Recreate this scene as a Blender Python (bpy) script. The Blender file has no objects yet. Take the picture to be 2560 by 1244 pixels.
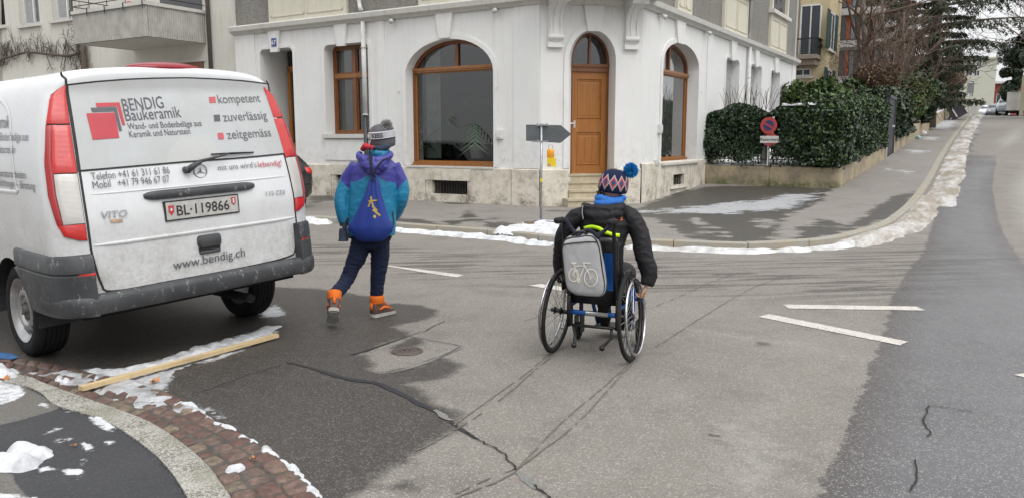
import bpy, bmesh, math, random
import numpy as np
from mathutils import Vector, Matrix, noise as mnoise
from mathutils.geometry import tessellate_polygon
from mathutils.bvhtree import BVHTree
R = math.radians
random.seed(7); rng = np.random.default_rng(7)
S = bpy.context.scene; COL = S.collection
# ------------------------------------------------------------ camera
F_, PIT, CH = 1930.0, R(8.1), 1.5
cd = bpy.data.cameras.new('camera'); cam = bpy.data.objects.new('camera', cd); COL.objects.link(cam)
cam.location = (0, 0, CH); cam.rotation_euler = (R(90) - PIT, 0, 0)
cd.sensor_width = 36; cd.lens = F_ / 2560 * 36; cd.clip_start = .05; cd.clip_end = 3000
S.camera = cam
# ------------------------------------------------------------ light
S.view_settings.view_transform = 'Standard'; S.view_settings.look = 'None'
S.view_settings.gamma = 1; S.view_settings.exposure = 0.2
S.cycles.use_denoising = True
S.cycles.max_bounces = 5; S.cycles.transparent_max_bounces = 12
W = bpy.data.worlds.new('World'); S.world = W; W.use_nodes = True
SUN_EL, SUN_AZ = R(55), R(150)
wn = W.node_tree.nodes; wl = W.node_tree.links
sky = wn.new('ShaderNodeTexSky'); sky.sky_type = 'NISHITA'; sky.sun_disc = False
sky.sun_elevation = SUN_EL; sky.sun_rotation = SUN_AZ; sky.air_density = 1.0; sky.dust_density = 6.0; sky.ozone_density = 1.0
hs = wn.new('ShaderNodeHueSaturation'); hs.inputs['Saturation'].default_value = .12; hs.inputs['Value'].default_value = 1.0
tint = wn.new('ShaderNodeMix'); tint.data_type = 'RGBA'; tint.inputs[0].default_value = .55
tint.inputs[7].default_value = (11.6, 11.8, 12.1, 1)      # overcast: the cloud layer evens the sky out
wl.new(sky.outputs[0], hs.inputs['Color']); wl.new(hs.outputs[0], tint.inputs[6])
# an overcast sky is brightest overhead
tcw = wn.new('ShaderNodeTexCoord'); sxw = wn.new('ShaderNodeSeparateXYZ'); mrw = wn.new('ShaderNodeMapRange'); mrw.inputs[1].default_value = .0; mrw.inputs[2].default_value = 1.; mrw.inputs[3].default_value = .82; mrw.inputs[4].default_value = 1.45
vmw = wn.new('ShaderNodeVectorMath'); vmw.operation = 'SCALE'; wl.new(tcw.outputs['Generated'], sxw.inputs[0]); wl.new(sxw.outputs[2], mrw.inputs[0]); wl.new(tint.outputs[2], vmw.inputs[0]); wl.new(mrw.outputs[0], vmw.inputs['Scale'])
bg = wn['Background']; bg.inputs[1].default_value = .125; wl.new(vmw.outputs[0], bg.inputs[0])
sd = bpy.data.lights.new('sun', 'SUN'); sd.energy = .6; sd.angle = R(35); sd.color = (1, .97, .93)
so = bpy.data.objects.new('sun', sd); COL.objects.link(so)
sdir = Vector((math.sin(SUN_AZ) * math.cos(SUN_EL), math.cos(SUN_AZ) * math.cos(SUN_EL), math.sin(SUN_EL)))
so.rotation_euler = (-sdir).to_track_quat('-Z', 'Y').to_euler()
# ------------------------------------------------------------ geometry helpers
sp_, cp_ = math.sin(PIT), math.cos(PIT)
def ray(px, py):
    dx = (px - 1280) / F_; up = (622 - py) / F_
    return np.array([dx, cp_ + up * sp_, -sp_ + up * cp_])
U = np.array([math.sin(R(31.5)), math.cos(R(31.5))])      # along the rising street
V = np.array([U[1], -U[0]])                               # to its right
def hgt(x, y):
    s = np.asarray(x) * U[0] + np.asarray(y) * U[1]
    def sp(t, w): return w * np.logaddexp(0, t / w)
    return .055 * (sp(s - 15.6, .9) - sp(s - 84, 3.0))
def GP(px, py, off=0.):
    r = ray(px, py); t = 1.0; p = None
    lo, hi = .5, 400.
    ts = np.geomspace(.5, 400, 4000)
    P = r[None] * ts[:, None] + [0, 0, CH]
    d = P[:, 2] - hgt(P[:, 0], P[:, 1]) - off
    k = np.argmax(d < 0)
    if d[k] >= 0: k = len(ts) - 1
    a, b = ts[max(k - 1, 0)], ts[k]
    for _ in range(30):
        m = (a + b) / 2; q = r * m + [0, 0, CH]
        if q[2] - hgt(q[0], q[1]) - off < 0: b = m
        else: a = m
    return r * a + [0, 0, CH]
def G2(pts, off=0.): return [tuple(GP(x, y, off)[:2]) for x, y in pts]
class Frame:                                              # a vertical plane: x to the viewer's right, y inwards, z up
    def __init__(s, o, xd):
        s.o = np.array([o[0], o[1], 0.]); s.x = np.array([xd[0], xd[1], 0.]); s.y = np.array([-xd[1], xd[0], 0.])
        s.M = Matrix(((s.x[0], s.y[0], 0, s.o[0]), (s.x[1], s.y[1], 0, s.o[1]), (0, 0, 1, 0), (0, 0, 0, 1)))
    def px(s, px, py, dep=0.):                            # pixel -> (x, z) on the plane at depth dep
        r = ray(px, py); o = s.o + s.y * dep; n = s.y
        t = (o - [0, 0, CH]).dot(n) / r.dot(n); P = r * t + [0, 0, CH]
        return float((P - o).dot(s.x)), float(P[2])
WM = {}
def setprops(o, label=None, cat=None, group=None, kind=None):
    if label: o['label'] = label
    if cat: o['category'] = cat
    if group: o['group'] = group
    if kind: o['kind'] = kind
def thing(name, label, cat, loc=(0, 0, 0), rotz=0., group=None, rot=None):
    o = bpy.data.objects.new(name, None); COL.objects.link(o); o.empty_display_size = .1
    o.location = loc; o.rotation_euler = rot if rot else (0, 0, rotz)
    WM[o.name] = Matrix.Translation(Vector(loc)) @ o.rotation_euler.to_matrix().to_4x4()
    setprops(o, label, cat, group); return o
def np4(M): return np.array(M)
class MB:
    def __init__(s, M=None):
        s.v = []; s.f = []; s.m = []; s.n = 0; s.M = np4(M) if M is not None else np.eye(4); s.uv = None
    def add(s, v, f, mi=0):
        v = np.asarray(v, float).reshape(-1, 3); v = v @ s.M[:3, :3].T + s.M[:3, 3]
        s.v.append(v); s.f += [tuple(int(i) + s.n for i in q) for q in f]; s.m += [mi] * len(f); s.n += len(v); return s
    def box(s, c, d, mi=0, R_=None):
        c = np.array(c, float); d = np.array(d, float) / 2
        q = np.array([[x, y, z] for z in (-1, 1) for y in (-1, 1) for x in (-1, 1)]) * d
        if R_ is not None: q = q @ np.array(R_).T
        return s.add(q + c, [(0, 2, 3, 1), (4, 5, 7, 6), (0, 1, 5, 4), (2, 6, 7, 3), (0, 4, 6, 2), (1, 3, 7, 5)], mi)
    def bb(s, x0, x1, y0, y1, z0, z1, mi=0): return s.box(((x0+x1)/2, (y0+y1)/2, (z0+z1)/2), (abs(x1-x0), abs(y1-y0), abs(z1-z0)), mi)
    def rings(s, rs, cap=True, closed=True, mi=0):        # loft rings of equal count
        rs = [np.asarray(r, float) for r in rs]; n = len(rs[0]); v = np.concatenate(rs); f = []
        for k in range(len(rs) - 1):
            for i in range(n if closed else n - 1):
                j = (i + 1) % n; f.append((k*n+i, k*n+j, (k+1)*n+j, (k+1)*n+i))
        if cap and closed: f.append(tuple(range(n))[::-1]); f.append(tuple(range((len(rs)-1)*n, len(rs)*n)))
        return s.add(v, f, mi)
    def tube(s, pts, r, n=8, cap=True, mi=0, sx=1., up=(0, 0, 1)):
        pts = [np.array(p, float) for p in pts]; rr = r if hasattr(r, '__len__') else [r] * len(pts); rs = []
        t0 = None; a = None
        for k, p in enumerate(pts):
            t = pts[min(k+1, len(pts)-1)] - pts[max(k-1, 0)]; t = t / (np.linalg.norm(t) + 1e-12)
            if a is None:
                h = np.array(up, float)
                if abs(t.dot(h)) > .95: h = np.array([1., 0, 0])
                a = np.cross(h, t); a /= np.linalg.norm(a)
            else:
                a = a - t * a.dot(t); a /= (np.linalg.norm(a) + 1e-12)
            b = np.cross(t, a)
            rs.append([p + rr[k] * (sx * math.cos(q) * a + math.sin(q) * b) for q in np.linspace(0, 2*math.pi, n, endpoint=False)])
        return s.rings(rs, cap, True, mi)
    def cyl(s, a, b, r, n=16, r2=None, mi=0): return s.tube([a, b], [r, r if r2 is None else r2], n, True, mi)
    def torus(s, c, R1, r, axis=(0, 0, 1), n=48, m=8, mi=0, a0=0., a1=2*math.pi):
        ax = np.array(axis, float); ax /= np.linalg.norm(ax); h = np.array([0, 0, 1.]) if abs(ax[2]) < .9 else np.array([1., 0, 0])
        e1 = np.cross(h, ax); e1 /= np.linalg.norm(e1); e2 = np.cross(ax, e1); rs = []
        full = abs(a1 - a0 - 2*math.pi) < 1e-6
        for t in np.linspace(a0, a1, n, endpoint=not full):
            d = e1*math.cos(t) + e2*math.sin(t)
            rs.append([np.array(c) + d*(R1 + r*math.cos(q)) + ax*r*math.sin(q) for q in np.linspace(0, 2*math.pi, m, endpoint=False)])
        if full: rs.append(rs[0])
        return s.rings(rs, not full, True, mi)
    def lathe(s, prof, c=(0, 0, 0), axis=(0, 0, 1), n=32, mi=0, cap=False):   # prof: (radius, along axis)
        ax = np.array(axis, float); ax /= np.linalg.norm(ax); h = np.array([0, 0, 1.]) if abs(ax[2]) < .9 else np.array([1., 0, 0])
        e1 = np.cross(h, ax); e1 /= np.linalg.norm(e1); e2 = np.cross(ax, e1)
        rs = [[np.array(c) + ax*z + r*(e1*math.cos(t) + e2*math.sin(t)) for t in np.linspace(0, 2*math.pi, n, endpoint=False)] for r, z in prof]
        return s.rings(rs, cap, True, mi)
    def prism(s, poly, h0, h1, ax='z', mi=0):             # polygon extruded; ax: 'z' (x,y), 'y' (x,z)
        P = np.array(poly, float); n = len(P)
        def mk(h): return np.column_stack([P[:, 0], P[:, 1], np.full(n, h)]) if ax == 'z' else np.column_stack([P[:, 0], np.full(n, h), P[:, 1]])
        v = np.concatenate([mk(h0), mk(h1)]); f = [(i, (i+1) % n, n+(i+1) % n, n+i) for i in range(n)]
        tri = tessellate_polygon([[Vector((p[0], p[1], 0)) for p in P]])
        f += [t for t in tri] + [tuple(i+n for i in t[::-1]) for t in tri]
        return s.add(v, f, mi)
    def sheet(s, outer, holes=(), y=0., reveal=0., mi=0, mr=0):   # wall with openings in the xz plane, reveals going to y+reveal
        loops = [list(outer)] + [list(h) for h in holes]
        tri = tessellate_polygon([[Vector((p[0], p[1], 0)) for p in L] for L in loops])
        flat = [p for L in loops for p in L]
        s.add([(p[0], y, p[1]) for p in flat], tri, mi)
        if reveal:
            for h in holes:
                n = len(h); s.add([(p[0], y, p[1]) for p in h] + [(p[0], y+reveal, p[1]) for p in h], [(i, (i+1) % n, n+(i+1) % n, n+i) for i in range(n)], mr)
        return s
    def grid(s, nx, ny, fn, mi=0, keep=None):
        v = [fn(i, j) for j in range(ny) for i in range(nx)]
        f = [(j*nx+i, j*nx+i+1, (j+1)*nx+i+1, (j+1)*nx+i) for j in range(ny-1) for i in range(nx-1) if keep is None or keep(i, j)]
        return s.add(v, f, mi)
    def ball(s, c, r, nu=16, nv=10, mi=0):
        c = np.array(c, float); r = np.array(r if hasattr(r, '__len__') else (r, r, r), float)
        rs = [[c + r*[math.sin(b)*math.cos(a), math.sin(b)*math.sin(a), math.cos(b)] for a in np.linspace(0, 2*math.pi, nu, endpoint=False)] for b in np.linspace(.02, math.pi-.02, nv)]
        return s.rings(rs, True, True, mi)
    def build(s, name, mats, parent=None, smooth=False, world=True, auto=None, fix=True, **props):
        v = np.concatenate(s.v) if s.v else np.zeros((0, 3))
        if parent is not None and world:
            Mi = np4(WM[parent.name].inverted()); v = v @ Mi[:3, :3].T + Mi[:3, 3]
        me = bpy.data.meshes.new(name); me.from_pydata(v.tolist(), [], s.f)
        if not isinstance(mats, (list, tuple)): mats = [mats]
        for m in mats: me.materials.append(m)
        if len(mats) > 1: me.polygons.foreach_set('material_index', s.m)
        if fix:
            bm = bmesh.new(); bm.from_mesh(me); bmesh.ops.recalc_face_normals(bm, faces=bm.faces); bm.to_mesh(me); bm.free()
        if smooth or auto: me.polygons.foreach_set('use_smooth', [True]*len(me.polygons))
        if auto: me.set_sharp_from_angle(angle=R(auto))
        me.update(); o = bpy.data.objects.new(name, me); COL.objects.link(o)
        if parent is not None:
            o.parent = parent; WM[o.name] = WM[parent.name]
        else: WM[o.name] = Matrix.Identity(4)
        setprops(o, **props); return o
def islands(mb):
    V_ = np.concatenate(mb.v); par = list(range(len(V_)))
    def fd(a):
        while par[a] != a: par[a] = par[par[a]]; a = par[a]
        return a
    for f in mb.f:
        r = fd(f[0])
        for i in f[1:]: par[fd(i)] = r
    g = {}
    for k, f in enumerate(mb.f): g.setdefault(fd(f[0]), []).append(k)
    out = []
    for ks in g.values():
        us = sorted({i for k in ks for i in mb.f[k]}); ix = {u: n for n, u in enumerate(us)}; m_ = MB(); m_.add(V_[us], [tuple(ix[i] for i in mb.f[k]) for k in ks]); m_.m = [mb.m[k] for k in ks]; out.append(m_)
    return out
def build_each(mb, name, mats, parent, **k): return [q.build(name, mats, parent, **k) for q in islands(mb)]
def own(name, mb, mats, label, cat, group=None, smooth=False, auto=None, base=None, kind=None, fix=True):
    """a top-level thing that is one mesh, its origin at its base"""
    v = np.concatenate(mb.v)
    if base is None: base = ((v[:, 0].min()+v[:, 0].max())/2, (v[:, 1].min()+v[:, 1].max())/2, v[:, 2].min())
    mb.v = [v - np.array(base)]
    o = mb.build(name, mats, None, smooth, auto=auto, fix=fix, label=label, cat=cat, group=group, kind=kind)
    o.location = base; WM[o.name] = Matrix.Translation(Vector(base)); return o
def copy_tree(o, parent=None, loc=None, rz=None, label=None, group=None):
    c = o.copy(); COL.objects.link(c); c.parent = parent
    if loc is not None: c.location = loc
    if rz is not None: c.rotation_euler = (0, 0, rz)
    if label: c['label'] = label
    for ch in list(o.children): copy_tree(ch, c)
    return c
def bez(pts, n=8, closed=False):                          # Catmull-Rom through points
    P = [np.array(p, float) for p in pts]; out = []; m = len(P)
    for i in range(m if closed else m-1):
        if closed: a, b, c, d = P[i-1], P[i], P[(i+1) % m], P[(i+2) % m]
        else: a, b, c, d = P[max(i-1, 0)], P[i], P[i+1], P[min(i+2, m-1)]
        for k in range(n):
            t = k/n; out.append(.5*((2*b)+(-a+c)*t+(2*a-5*b+4*c-d)*t*t+(-a+3*b-3*c+d)*t**3))
    if not closed: out.append(P[-1])
    return out
def text_mb(mb, txt, size, M, ext=.001, bold=0., mi=0, align='LEFT', sx=1., fn=None):
    """lettering from the built-in font, laid in the local xy plane of M"""
    cu = bpy.data.curves.new('t', 'FONT'); cu.body = txt; cu.size = size; cu.extrude = 0; cu.align_x = align; cu.offset = bold; cu.resolution_u = 3
    ob = bpy.data.objects.new('t', cu); COL.objects.link(ob)
    dg = bpy.context.evaluated_depsgraph_get(); me = bpy.data.meshes.new_from_object(ob.evaluated_get(dg))
    v = np.array([x.co[:] for x in me.vertices]).reshape(-1, 3); v[:, 0] *= sx
    f = [tuple(p.vertices) for p in me.polygons]
    if fn is None: v = v @ np4(M)[:3, :3].T + np4(M)[:3, 3]
    else: v = np.array([fn(*p) for p in v])
    mb.add(v, f, mi); bpy.data.objects.remove(ob); bpy.data.curves.remove(cu); bpy.data.meshes.remove(me)
# ------------------------------------------------------------ material helpers
class NT:
    def __init__(s, name):
        s.mat = bpy.data.materials.new(name); s.mat.use_nodes = True; s.n = s.mat.node_tree.nodes; s.l = s.mat.node_tree.links
        s.b = s.n['Principled BSDF']; s.out = s.n['Material Output']
    def _in(s, sock, val):
        if val is None: return
        if isinstance(val, bpy.types.NodeSocket): s.l.new(val, sock)
        else:
            if sock.type == 'RGBA' and len(val) == 3: val = (*val, 1)
            sock.default_value = val
    def pos(s): return s.n.new('ShaderNodeNewGeometry').outputs['Position']
    def obj(s): return s.n.new('ShaderNodeTexCoord').outputs['Object']
    def attr(s, name): q = s.n.new('ShaderNodeAttribute'); q.attribute_name = name; return q.outputs['Fac']
    def xyz(s, v): q = s.n.new('ShaderNodeSeparateXYZ'); s.l.new(v, q.inputs[0]); return q.outputs
    def map(s, v, sc=(1, 1, 1), rot=(0, 0, 0), loc=(0, 0, 0)):
        q = s.n.new('ShaderNodeMapping'); s.l.new(v, q.inputs[0]); q.inputs['Scale'].default_value = sc; q.inputs['Rotation'].default_value = rot; q.inputs['Location'].default_value = loc; return q.outputs[0]
    def noise(s, v, sc, det=4, rough=.55, col=False, dist=0.):
        q = s.n.new('ShaderNodeTexNoise'); s.l.new(v, q.inputs['Vector']); q.inputs['Scale'].default_value = sc; q.inputs['Detail'].default_value = det; q.inputs['Roughness'].default_value = rough; q.inputs['Distortion'].default_value = dist
        return q.outputs[1 if col else 0]
    def vor(s, v, sc, feat='F1', out='Distance', rnd=1.):
        q = s.n.new('ShaderNodeTexVoronoi'); q.feature = feat; s.l.new(v, q.inputs['Vector']); q.inputs['Scale'].default_value = sc
        if 'Randomness' in q.inputs: q.inputs['Randomness'].default_value = rnd
        return q.outputs[out]
    def wave(s, v, sc, dist=0., det=2, prof='SIN', dirn='X'):
        q = s.n.new('ShaderNodeTexWave'); s.l.new(v, q.inputs['Vector']); q.inputs['Scale'].default_value = sc; q.inputs['Distortion'].default_value = dist; q.inputs['Detail'].default_value = det; q.wave_profile = prof; q.bands_direction = dirn; return q.outputs['Fac']
    def m(s, op, a, b=0., c=None, clamp=False):
        q = s.n.new('ShaderNodeMath'); q.operation = op; q.use_clamp = clamp; s._in(q.inputs[0], a); s._in(q.inputs[1], b)
        if c is not None: s._in(q.inputs[2], c)
        return q.outputs[0]
    def mr(s, v, a, b, c=0., d=1.):                        # clamped linear range
        q = s.n.new('ShaderNodeMapRange'); s._in(q.inputs[0], v); q.inputs[1].default_value = a; q.inputs[2].default_value = b; q.inputs[3].default_value = c; q.inputs[4].default_value = d; return q.outputs[0]
    def mix(s, f, a, b, mode='MIX'):
        q = s.n.new('ShaderNodeMix'); q.data_type = 'RGBA'; q.blend_type = mode; s._in(q.inputs[0], f); s._in(q.inputs[6], a); s._in(q.inputs[7], b); return q.outputs[2]
    def bump(s, h, st=.3, dist=.01, nrm=None):
        q = s.n.new('ShaderNodeBump'); q.inputs['Strength'].default_value = st; q.inputs['Distance'].default_value = dist; s.l.new(h, q.inputs['Height'])
        if nrm is not None: s.l.new(nrm, q.inputs['Normal'])
        return q.outputs[0]
    def done(s, col=None, rough=None, metal=None, nrm=None, spec=None, **k):
        s._in(s.b.inputs['Base Color'], col); s._in(s.b.inputs['Roughness'], rough); s._in(s.b.inputs['Metallic'], metal); s._in(s.b.inputs['Specular IOR Level'], spec)
        if nrm is not None: s.l.new(nrm, s.b.inputs['Normal'])
        for a, v in k.items(): s._in(s.b.inputs[a.replace('_', ' ')], v)
        return s.mat
def mat(name, c, rough=.6, var=.12, sc=8., bump=.0, bsc=60., metal=0., spec=.5, bd=.004, world=False, **k):
    """a plain procedural material: mottled base colour, uneven gloss, fine relief"""
    t = NT(name); v = t.pos() if world else t.obj(); n1 = t.noise(v, sc, 5)
    dk = tuple(x*(1-var) for x in c); lt = tuple(min(1, x*(1+var*.8)) for x in c)
    col = t.mix(t.mr(n1, .3, .7), dk, lt); rg = t.mr(t.noise(v, sc*2.3, 3), .3, .7, max(0, rough-.07), min(1, rough+.07))
    nr = t.bump(t.noise(v, bsc, 4), bump, bd) if bump else None
    return t.done(col, rg, metal, nr, spec, **k)
def sdf(pts, poly):                                       # signed distance, positive inside
    P = np.asarray(pts, float); A = np.asarray(poly, float); B = np.roll(A, -1, 0); d = np.full(len(P), 1e9); ins = np.zeros(len(P), bool)
    for a, b in zip(A, B):
        e = b-a; w = P-a; t = np.clip((w@e)/(e@e+1e-12), 0, 1); d = np.minimum(d, np.hypot(*(w-t[:, None]*e).T))
        c = (a[1] > P[:, 1]) != (b[1] > P[:, 1])
        with np.errstate(divide='ignore', invalid='ignore'):
            xi = a[0]+(P[:, 1]-a[1])*(b[0]-a[0])/(b[1]-a[1])
        ins ^= c & (P[:, 0] < xi)
    return np.where(ins, d, -d)
def pdist(pts, line):
    P = np.asarray(pts, float); L = np.asarray(line, float); d = np.full(len(P), 1e9)
    for a, b in zip(L[:-1], L[1:]):
        e = b-a; w = P-a; t = np.clip((w@e)/(e@e+1e-12), 0, 1); d = np.minimum(d, np.hypot(*(w-t[:, None]*e).T))
    return d
def vnoise(P, sc, seed=0.):                               # cheap fractal value noise on arrays, about -1..1
    out = np.zeros(len(P))
    for i, p in enumerate(P): out[i] = mnoise.noise((p[0]*sc+seed, p[1]*sc-seed, (p[2]*sc if len(p) > 2 else seed)))
    return out
def setattr_f(o, name, arr):
    a = o.data.attributes.new(name, 'FLOAT', 'POINT'); a.data.foreach_set('value', np.asarray(arr, np.float32))
# ============================================================ GROUND
def asphalt(name, dry, wetc, new=None, streak=False, snow=True, fine=1.0, ice=False):
    t = NT(name); p = t.pos()
    n1 = t.noise(p, 1.3, 6, .6); n2 = t.noise(p, 9, 5, .65); sp = t.vor(p, 150*fine, out='Color'); spx = t.xyz(sp)[0]; n3 = t.noise(p, 260*fine, 3, .7)
    warp = t.m('ADD', t.m('MULTIPLY', t.m('SUBTRACT', t.noise(t.map(p, (1, 1.7, 1)), 1.9 if ice else 3.2, 5, .65), .5), .95 if ice else .22), t.m('MULTIPLY', t.m('SUBTRACT', n2, .5), .14))
    warp = t.m('ADD', warp, t.m('MULTIPLY', t.m('SUBTRACT', t.noise(p, 45, 4, .7), .5), .06))
    base = t.mix(t.mr(n1, .35, .65), dry, tuple(x*1.12 for x in dry))
    base = t.mix(t.mr(t.noise(p, 2.1, 7, .75), .50, .66, 0, .62), base, tuple(x*.64 for x in dry)); base = t.mix(t.mr(t.noise(t.map(p, (1, 1, 1), loc=(7, 3, 0)), .8, 6, .7), .52, .66, 0, .4), base, tuple(min(1, x*1.22) for x in dry)); base = t.mix(t.mr(t.noise(p, 38, 5, .8), .35, .65, 0, .28), base, tuple(x*.62 for x in dry))
    wet = t.m('ADD', t.attr('wet'), warp); wm = t.mr(wet, -.035, .045)
    wv = t.mix(t.mr(n2, .35, .7), wetc, tuple(x*1.3 for x in wetc)); base = t.mix(wm, base, wv)
    rough = t.mr(wm, 0, 1, .82, .5)
    if new:
        nw = t.m('ADD', t.attr('new'), t.m('MULTIPLY', warp, .8)); nm = t.mr(nw, -.01, .015)
        nc = t.mix(t.mr(n1, .3, .7), new, tuple(x*1.25 for x in new))
        edge = t.m('MULTIPLY', nm, t.mr(nw, .0, .30, 1, 0)); nc = t.mix(t.m('MULTIPLY', edge, .75), nc, (.062, .052, .044))
        base = t.mix(nm, base, nc); rough = t.m('SUBTRACT', rough, t.m('MULTIPLY', nm, t.mr(t.noise(t.map(p, (1, .4, 1), (0, 0, R(-31))), 1.1, 5, .6), .38, .62, .30, .52)))
        rough = t.m('MAXIMUM', rough, .26)
    if streak:
        q = t.map(p, (1, 1, 1), (0, 0, R(-8))); st = t.noise(t.map(q, (.35, 4.2, 1)), 1.6, 6, .62, dist=.6)
        sm = t.m('MULTIPLY', t.mr(st, .49, .56), t.mr(t.attr('streak'), 0, .8)); base = t.mix(t.m('MULTIPLY', sm, .72), base, tuple(x*.9 for x in wetc))
    # stone chips
    base = t.mix(t.mr(spx, .0, .22, .42, 0), base, tuple(x*.3 for x in dry)); base = t.mix(t.m('MULTIPLY', t.mr(spx, .83, .93), t.mr(wm, 0, 1, .40, .20)), base, (.52, .49, .45))
    base = t.mix(t.mr(n3, .3, .7, .22, 0), base, (.03, .03, .03))
    # salt bloom
    if streak:
        base = t.mix(t.m('MULTIPLY', t.mr(t.m('ADD', t.attr('salt'), t.m('MULTIPLY', t.m('SUBTRACT', t.noise(p, 9, 8, .82), .52), 1.1)), 0, .5), .42), base, (.46, .45, .43))
    h = t.m('ADD', t.m('MULTIPLY', t.m('SUBTRACT', 1, t.vor(p, 150*fine)), .7), n3)
    if snow:
        sn = t.m('ADD', t.attr('snow'), t.m('MULTIPLY', t.m('SUBTRACT', t.noise(t.map(p, (1, 2.2, 1) if ice else (1, 1.6, 1)), 2.6 if ice else 11, 7 if ice else 6, .72 if ice else .7), .55 if ice else .5), 2.3 if ice else .22)); sm = t.mr(sn, 0, .10 if ice else .03, 0, .8 if ice else 1.)
        thin = t.mr(t.noise(p, 16, 5, .7), .3, .62); sc_ = t.mix(thin, (.27, .275, .28), (.56, .58, .60)); sc_ = t.mix(t.mr(sn, 0, .1, .5, 0), sc_, (.2, .2, .2)); base = t.mix(sm, base, sc_)
        rough = t.mix(sm, rough, (.45, .45, .45)); h = t.m('MULTIPLY', h, t.mr(sm, 0, 1, 1, .3))
    nr = t.bump(h, .55, .0035)
    return t.done(base, rough, 0, nr, .4)
def gridlines(a, b, fa, fb, st, grow=1.13, mx=12.):
    L = list(np.arange(fa, fb+1e-9, st)); d = st; x = fb
    while x < b: d = min(d*grow, mx); x += d; L.append(x)
    d = st; x = fa
    while x > a: d = min(d*grow, mx); x -= d; L.insert(0, x)
    return np.array(L)
# ---- lines traced on the ground, in metres
kerb_px = [(300, 515), (560, 528), (765, 540), (900, 549), (989, 557), (1120, 567), (1276, 579), (1380, 590), (1500, 596), (1620, 599), (1794, 606), (1900, 607), (2048, 598), (2138, 583), (2215, 560), (2262, 530), (2302, 488), (2333, 440), (2357, 392), (2385, 345), (2411, 310)]
KO = [np.array(q) for q in G2(kerb_px, .10)]
KO = [KO[0]+V*-1*14.] + [KO[0]-V*5] + KO
e = KO[-1]; KO += [e+U*d for d in (6, 14, 25, 40, 70, 110)]
KO = bez(KO, 6); KO = np.array(KO)
def seglen(L): return np.concatenate([[0], np.cumsum(np.hypot(*(L[1:]-L[:-1]).T))])
def resamp(L, n=None, step=None):
    L = np.asarray(L, float); s = seglen(L)
    if step: n = max(2, int(s[-1]/step)+1)
    q = np.linspace(0, s[-1], n); return np.column_stack([np.interp(q, s, L[:, k]) for k in range(L.shape[1])])
def offs(L, d):                                           # offset a polyline to its left
    L = np.asarray(L, float); t = np.gradient(L, axis=0); t /= np.hypot(*t.T)[:, None]; return L + d*np.column_stack([-t[:, 1], t[:, 0]])
# ---- building corner points
P0 = GP(1350, 516, .10); WX = .8526, -.5225
P0 = P0[:2]
FLc = Frame(P0, WX)                                      # left facade
cdir = np.array([math.sin(R(76.5)), math.cos(R(76.5))]); FC = Frame(P0, cdir)
xw = FC.px(1600, 400)[0]; Q0 = P0 + cdir*xw; FR = Frame(Q0, U)
LENR = FR.px(1984, 260)[0]; LENL = -FLc.px(598, 300)[0]
TW = FR.px(1758, 440)[0]                                  # where the garden wall starts
GA = GP(1759, 462, .1)[:2]; GA = Q0 + U*TW
GB = GP(2095, 472, .1)[:2]                                # wall corner at the pavement
GBv = (GB-GA); 
# ---- main road sheet
xs = gridlines(-420, 420, -5.2, 4.8, .05); ys = gridlines(-60, 700, 1.2, 9.5, .05)
XX, YY = np.meshgrid(xs, ys); PP = np.column_stack([XX.ravel(), YY.ravel()]); nx, ny = len(xs), len(ys)
zz = hgt(PP[:, 0], PP[:, 1])
ii, jj = np.meshgrid(np.arange(nx-1), np.arange(ny-1)); k0 = (jj*nx+ii).ravel()
me = bpy.data.meshes.new('road'); me.from_pydata(np.column_stack([PP, zz]).tolist(), [], np.column_stack([k0, k0+1, k0+nx+1, k0+nx]).tolist())
me.polygons.foreach_set('use_smooth', [True]*len(me.polygons))
road = bpy.data.objects.new('road', me); COL.objects.link(road); setprops(road, kind='structure', label='worn grey asphalt street with wet patches and cracks')
wetA = G2([(-400, 700), (500, 700), (640, 712), (709, 717), (797, 720), (862, 730), (919, 739), (959, 757), (1037, 761), (1094, 774), (1090, 788), (1059, 800), (980, 816), (1030, 827), (1015, 842), (960, 860), (905, 885), (930, 890), (924, 906), (941, 930), (972, 926), (1037, 916), (1094, 892), (1138, 901), (1156, 919), (1103, 945), (1024, 962), (1064, 980), (1107, 1015), (1150, 1035), (1147, 1076), (1077, 1098), (1037, 1137), (981, 1181), (930, 1210), (880, 1244), (860, 1500), (-400, 1500), (-1200, 900)])
wetB = G2([(1005, 1203), (1040, 1198), (1066, 1206), (1055, 1222), (1010, 1228), (990, 1215)])
wetC = G2([(1880, 850), (1925, 853), (1932, 862), (1895, 864)])
wetD = G2([(1030, 842), (1058, 850), (1035, 870), (985, 882), (975, 868), (1000, 855)])
wv = sdf(PP, wetA)
for w_ in (wetB, wetC, wetD): wv = np.maximum(wv, sdf(PP, w_))
setattr_f(road, 'wet', np.clip(wv, -3, 3))
newR = G2([(2405, 330), (2385, 400), (2352, 480), (2330, 560), (2310, 625), (2262, 688), (2228, 745), (2218, 800), (2195, 860), (2165, 940), (2135, 1020), (2095, 1120), (2060, 1200), (2030, 1300), (1990, 1500)])
newR += [(4, -20), (60, -20)] + G2([(3300, 1300), (3300, 950), (2900, 800), (2640, 720), (2560, 660), (2512, 590), (2490, 520), (2480, 465), (2492, 400), (2484, 340), (2466, 300)]) + [tuple(np.array(newR[0])+U*90+V*2.6), tuple(np.array(newR[0])+U*90)]
setattr_f(road, 'new', np.clip(sdf(PP, newR), -3, 3))
stk = G2([(500, 590), (1000, 612), (1400, 640), (2000, 640), (2330, 600), (2600, 640), (2300, 760), (2000, 745), (1400, 740), (1000, 690), (700, 650)])
setattr_f(road, 'streak', np.clip(sdf(PP, stk)+.3, -1, 1.5))
sal = np.full(len(PP), -1.)
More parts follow.
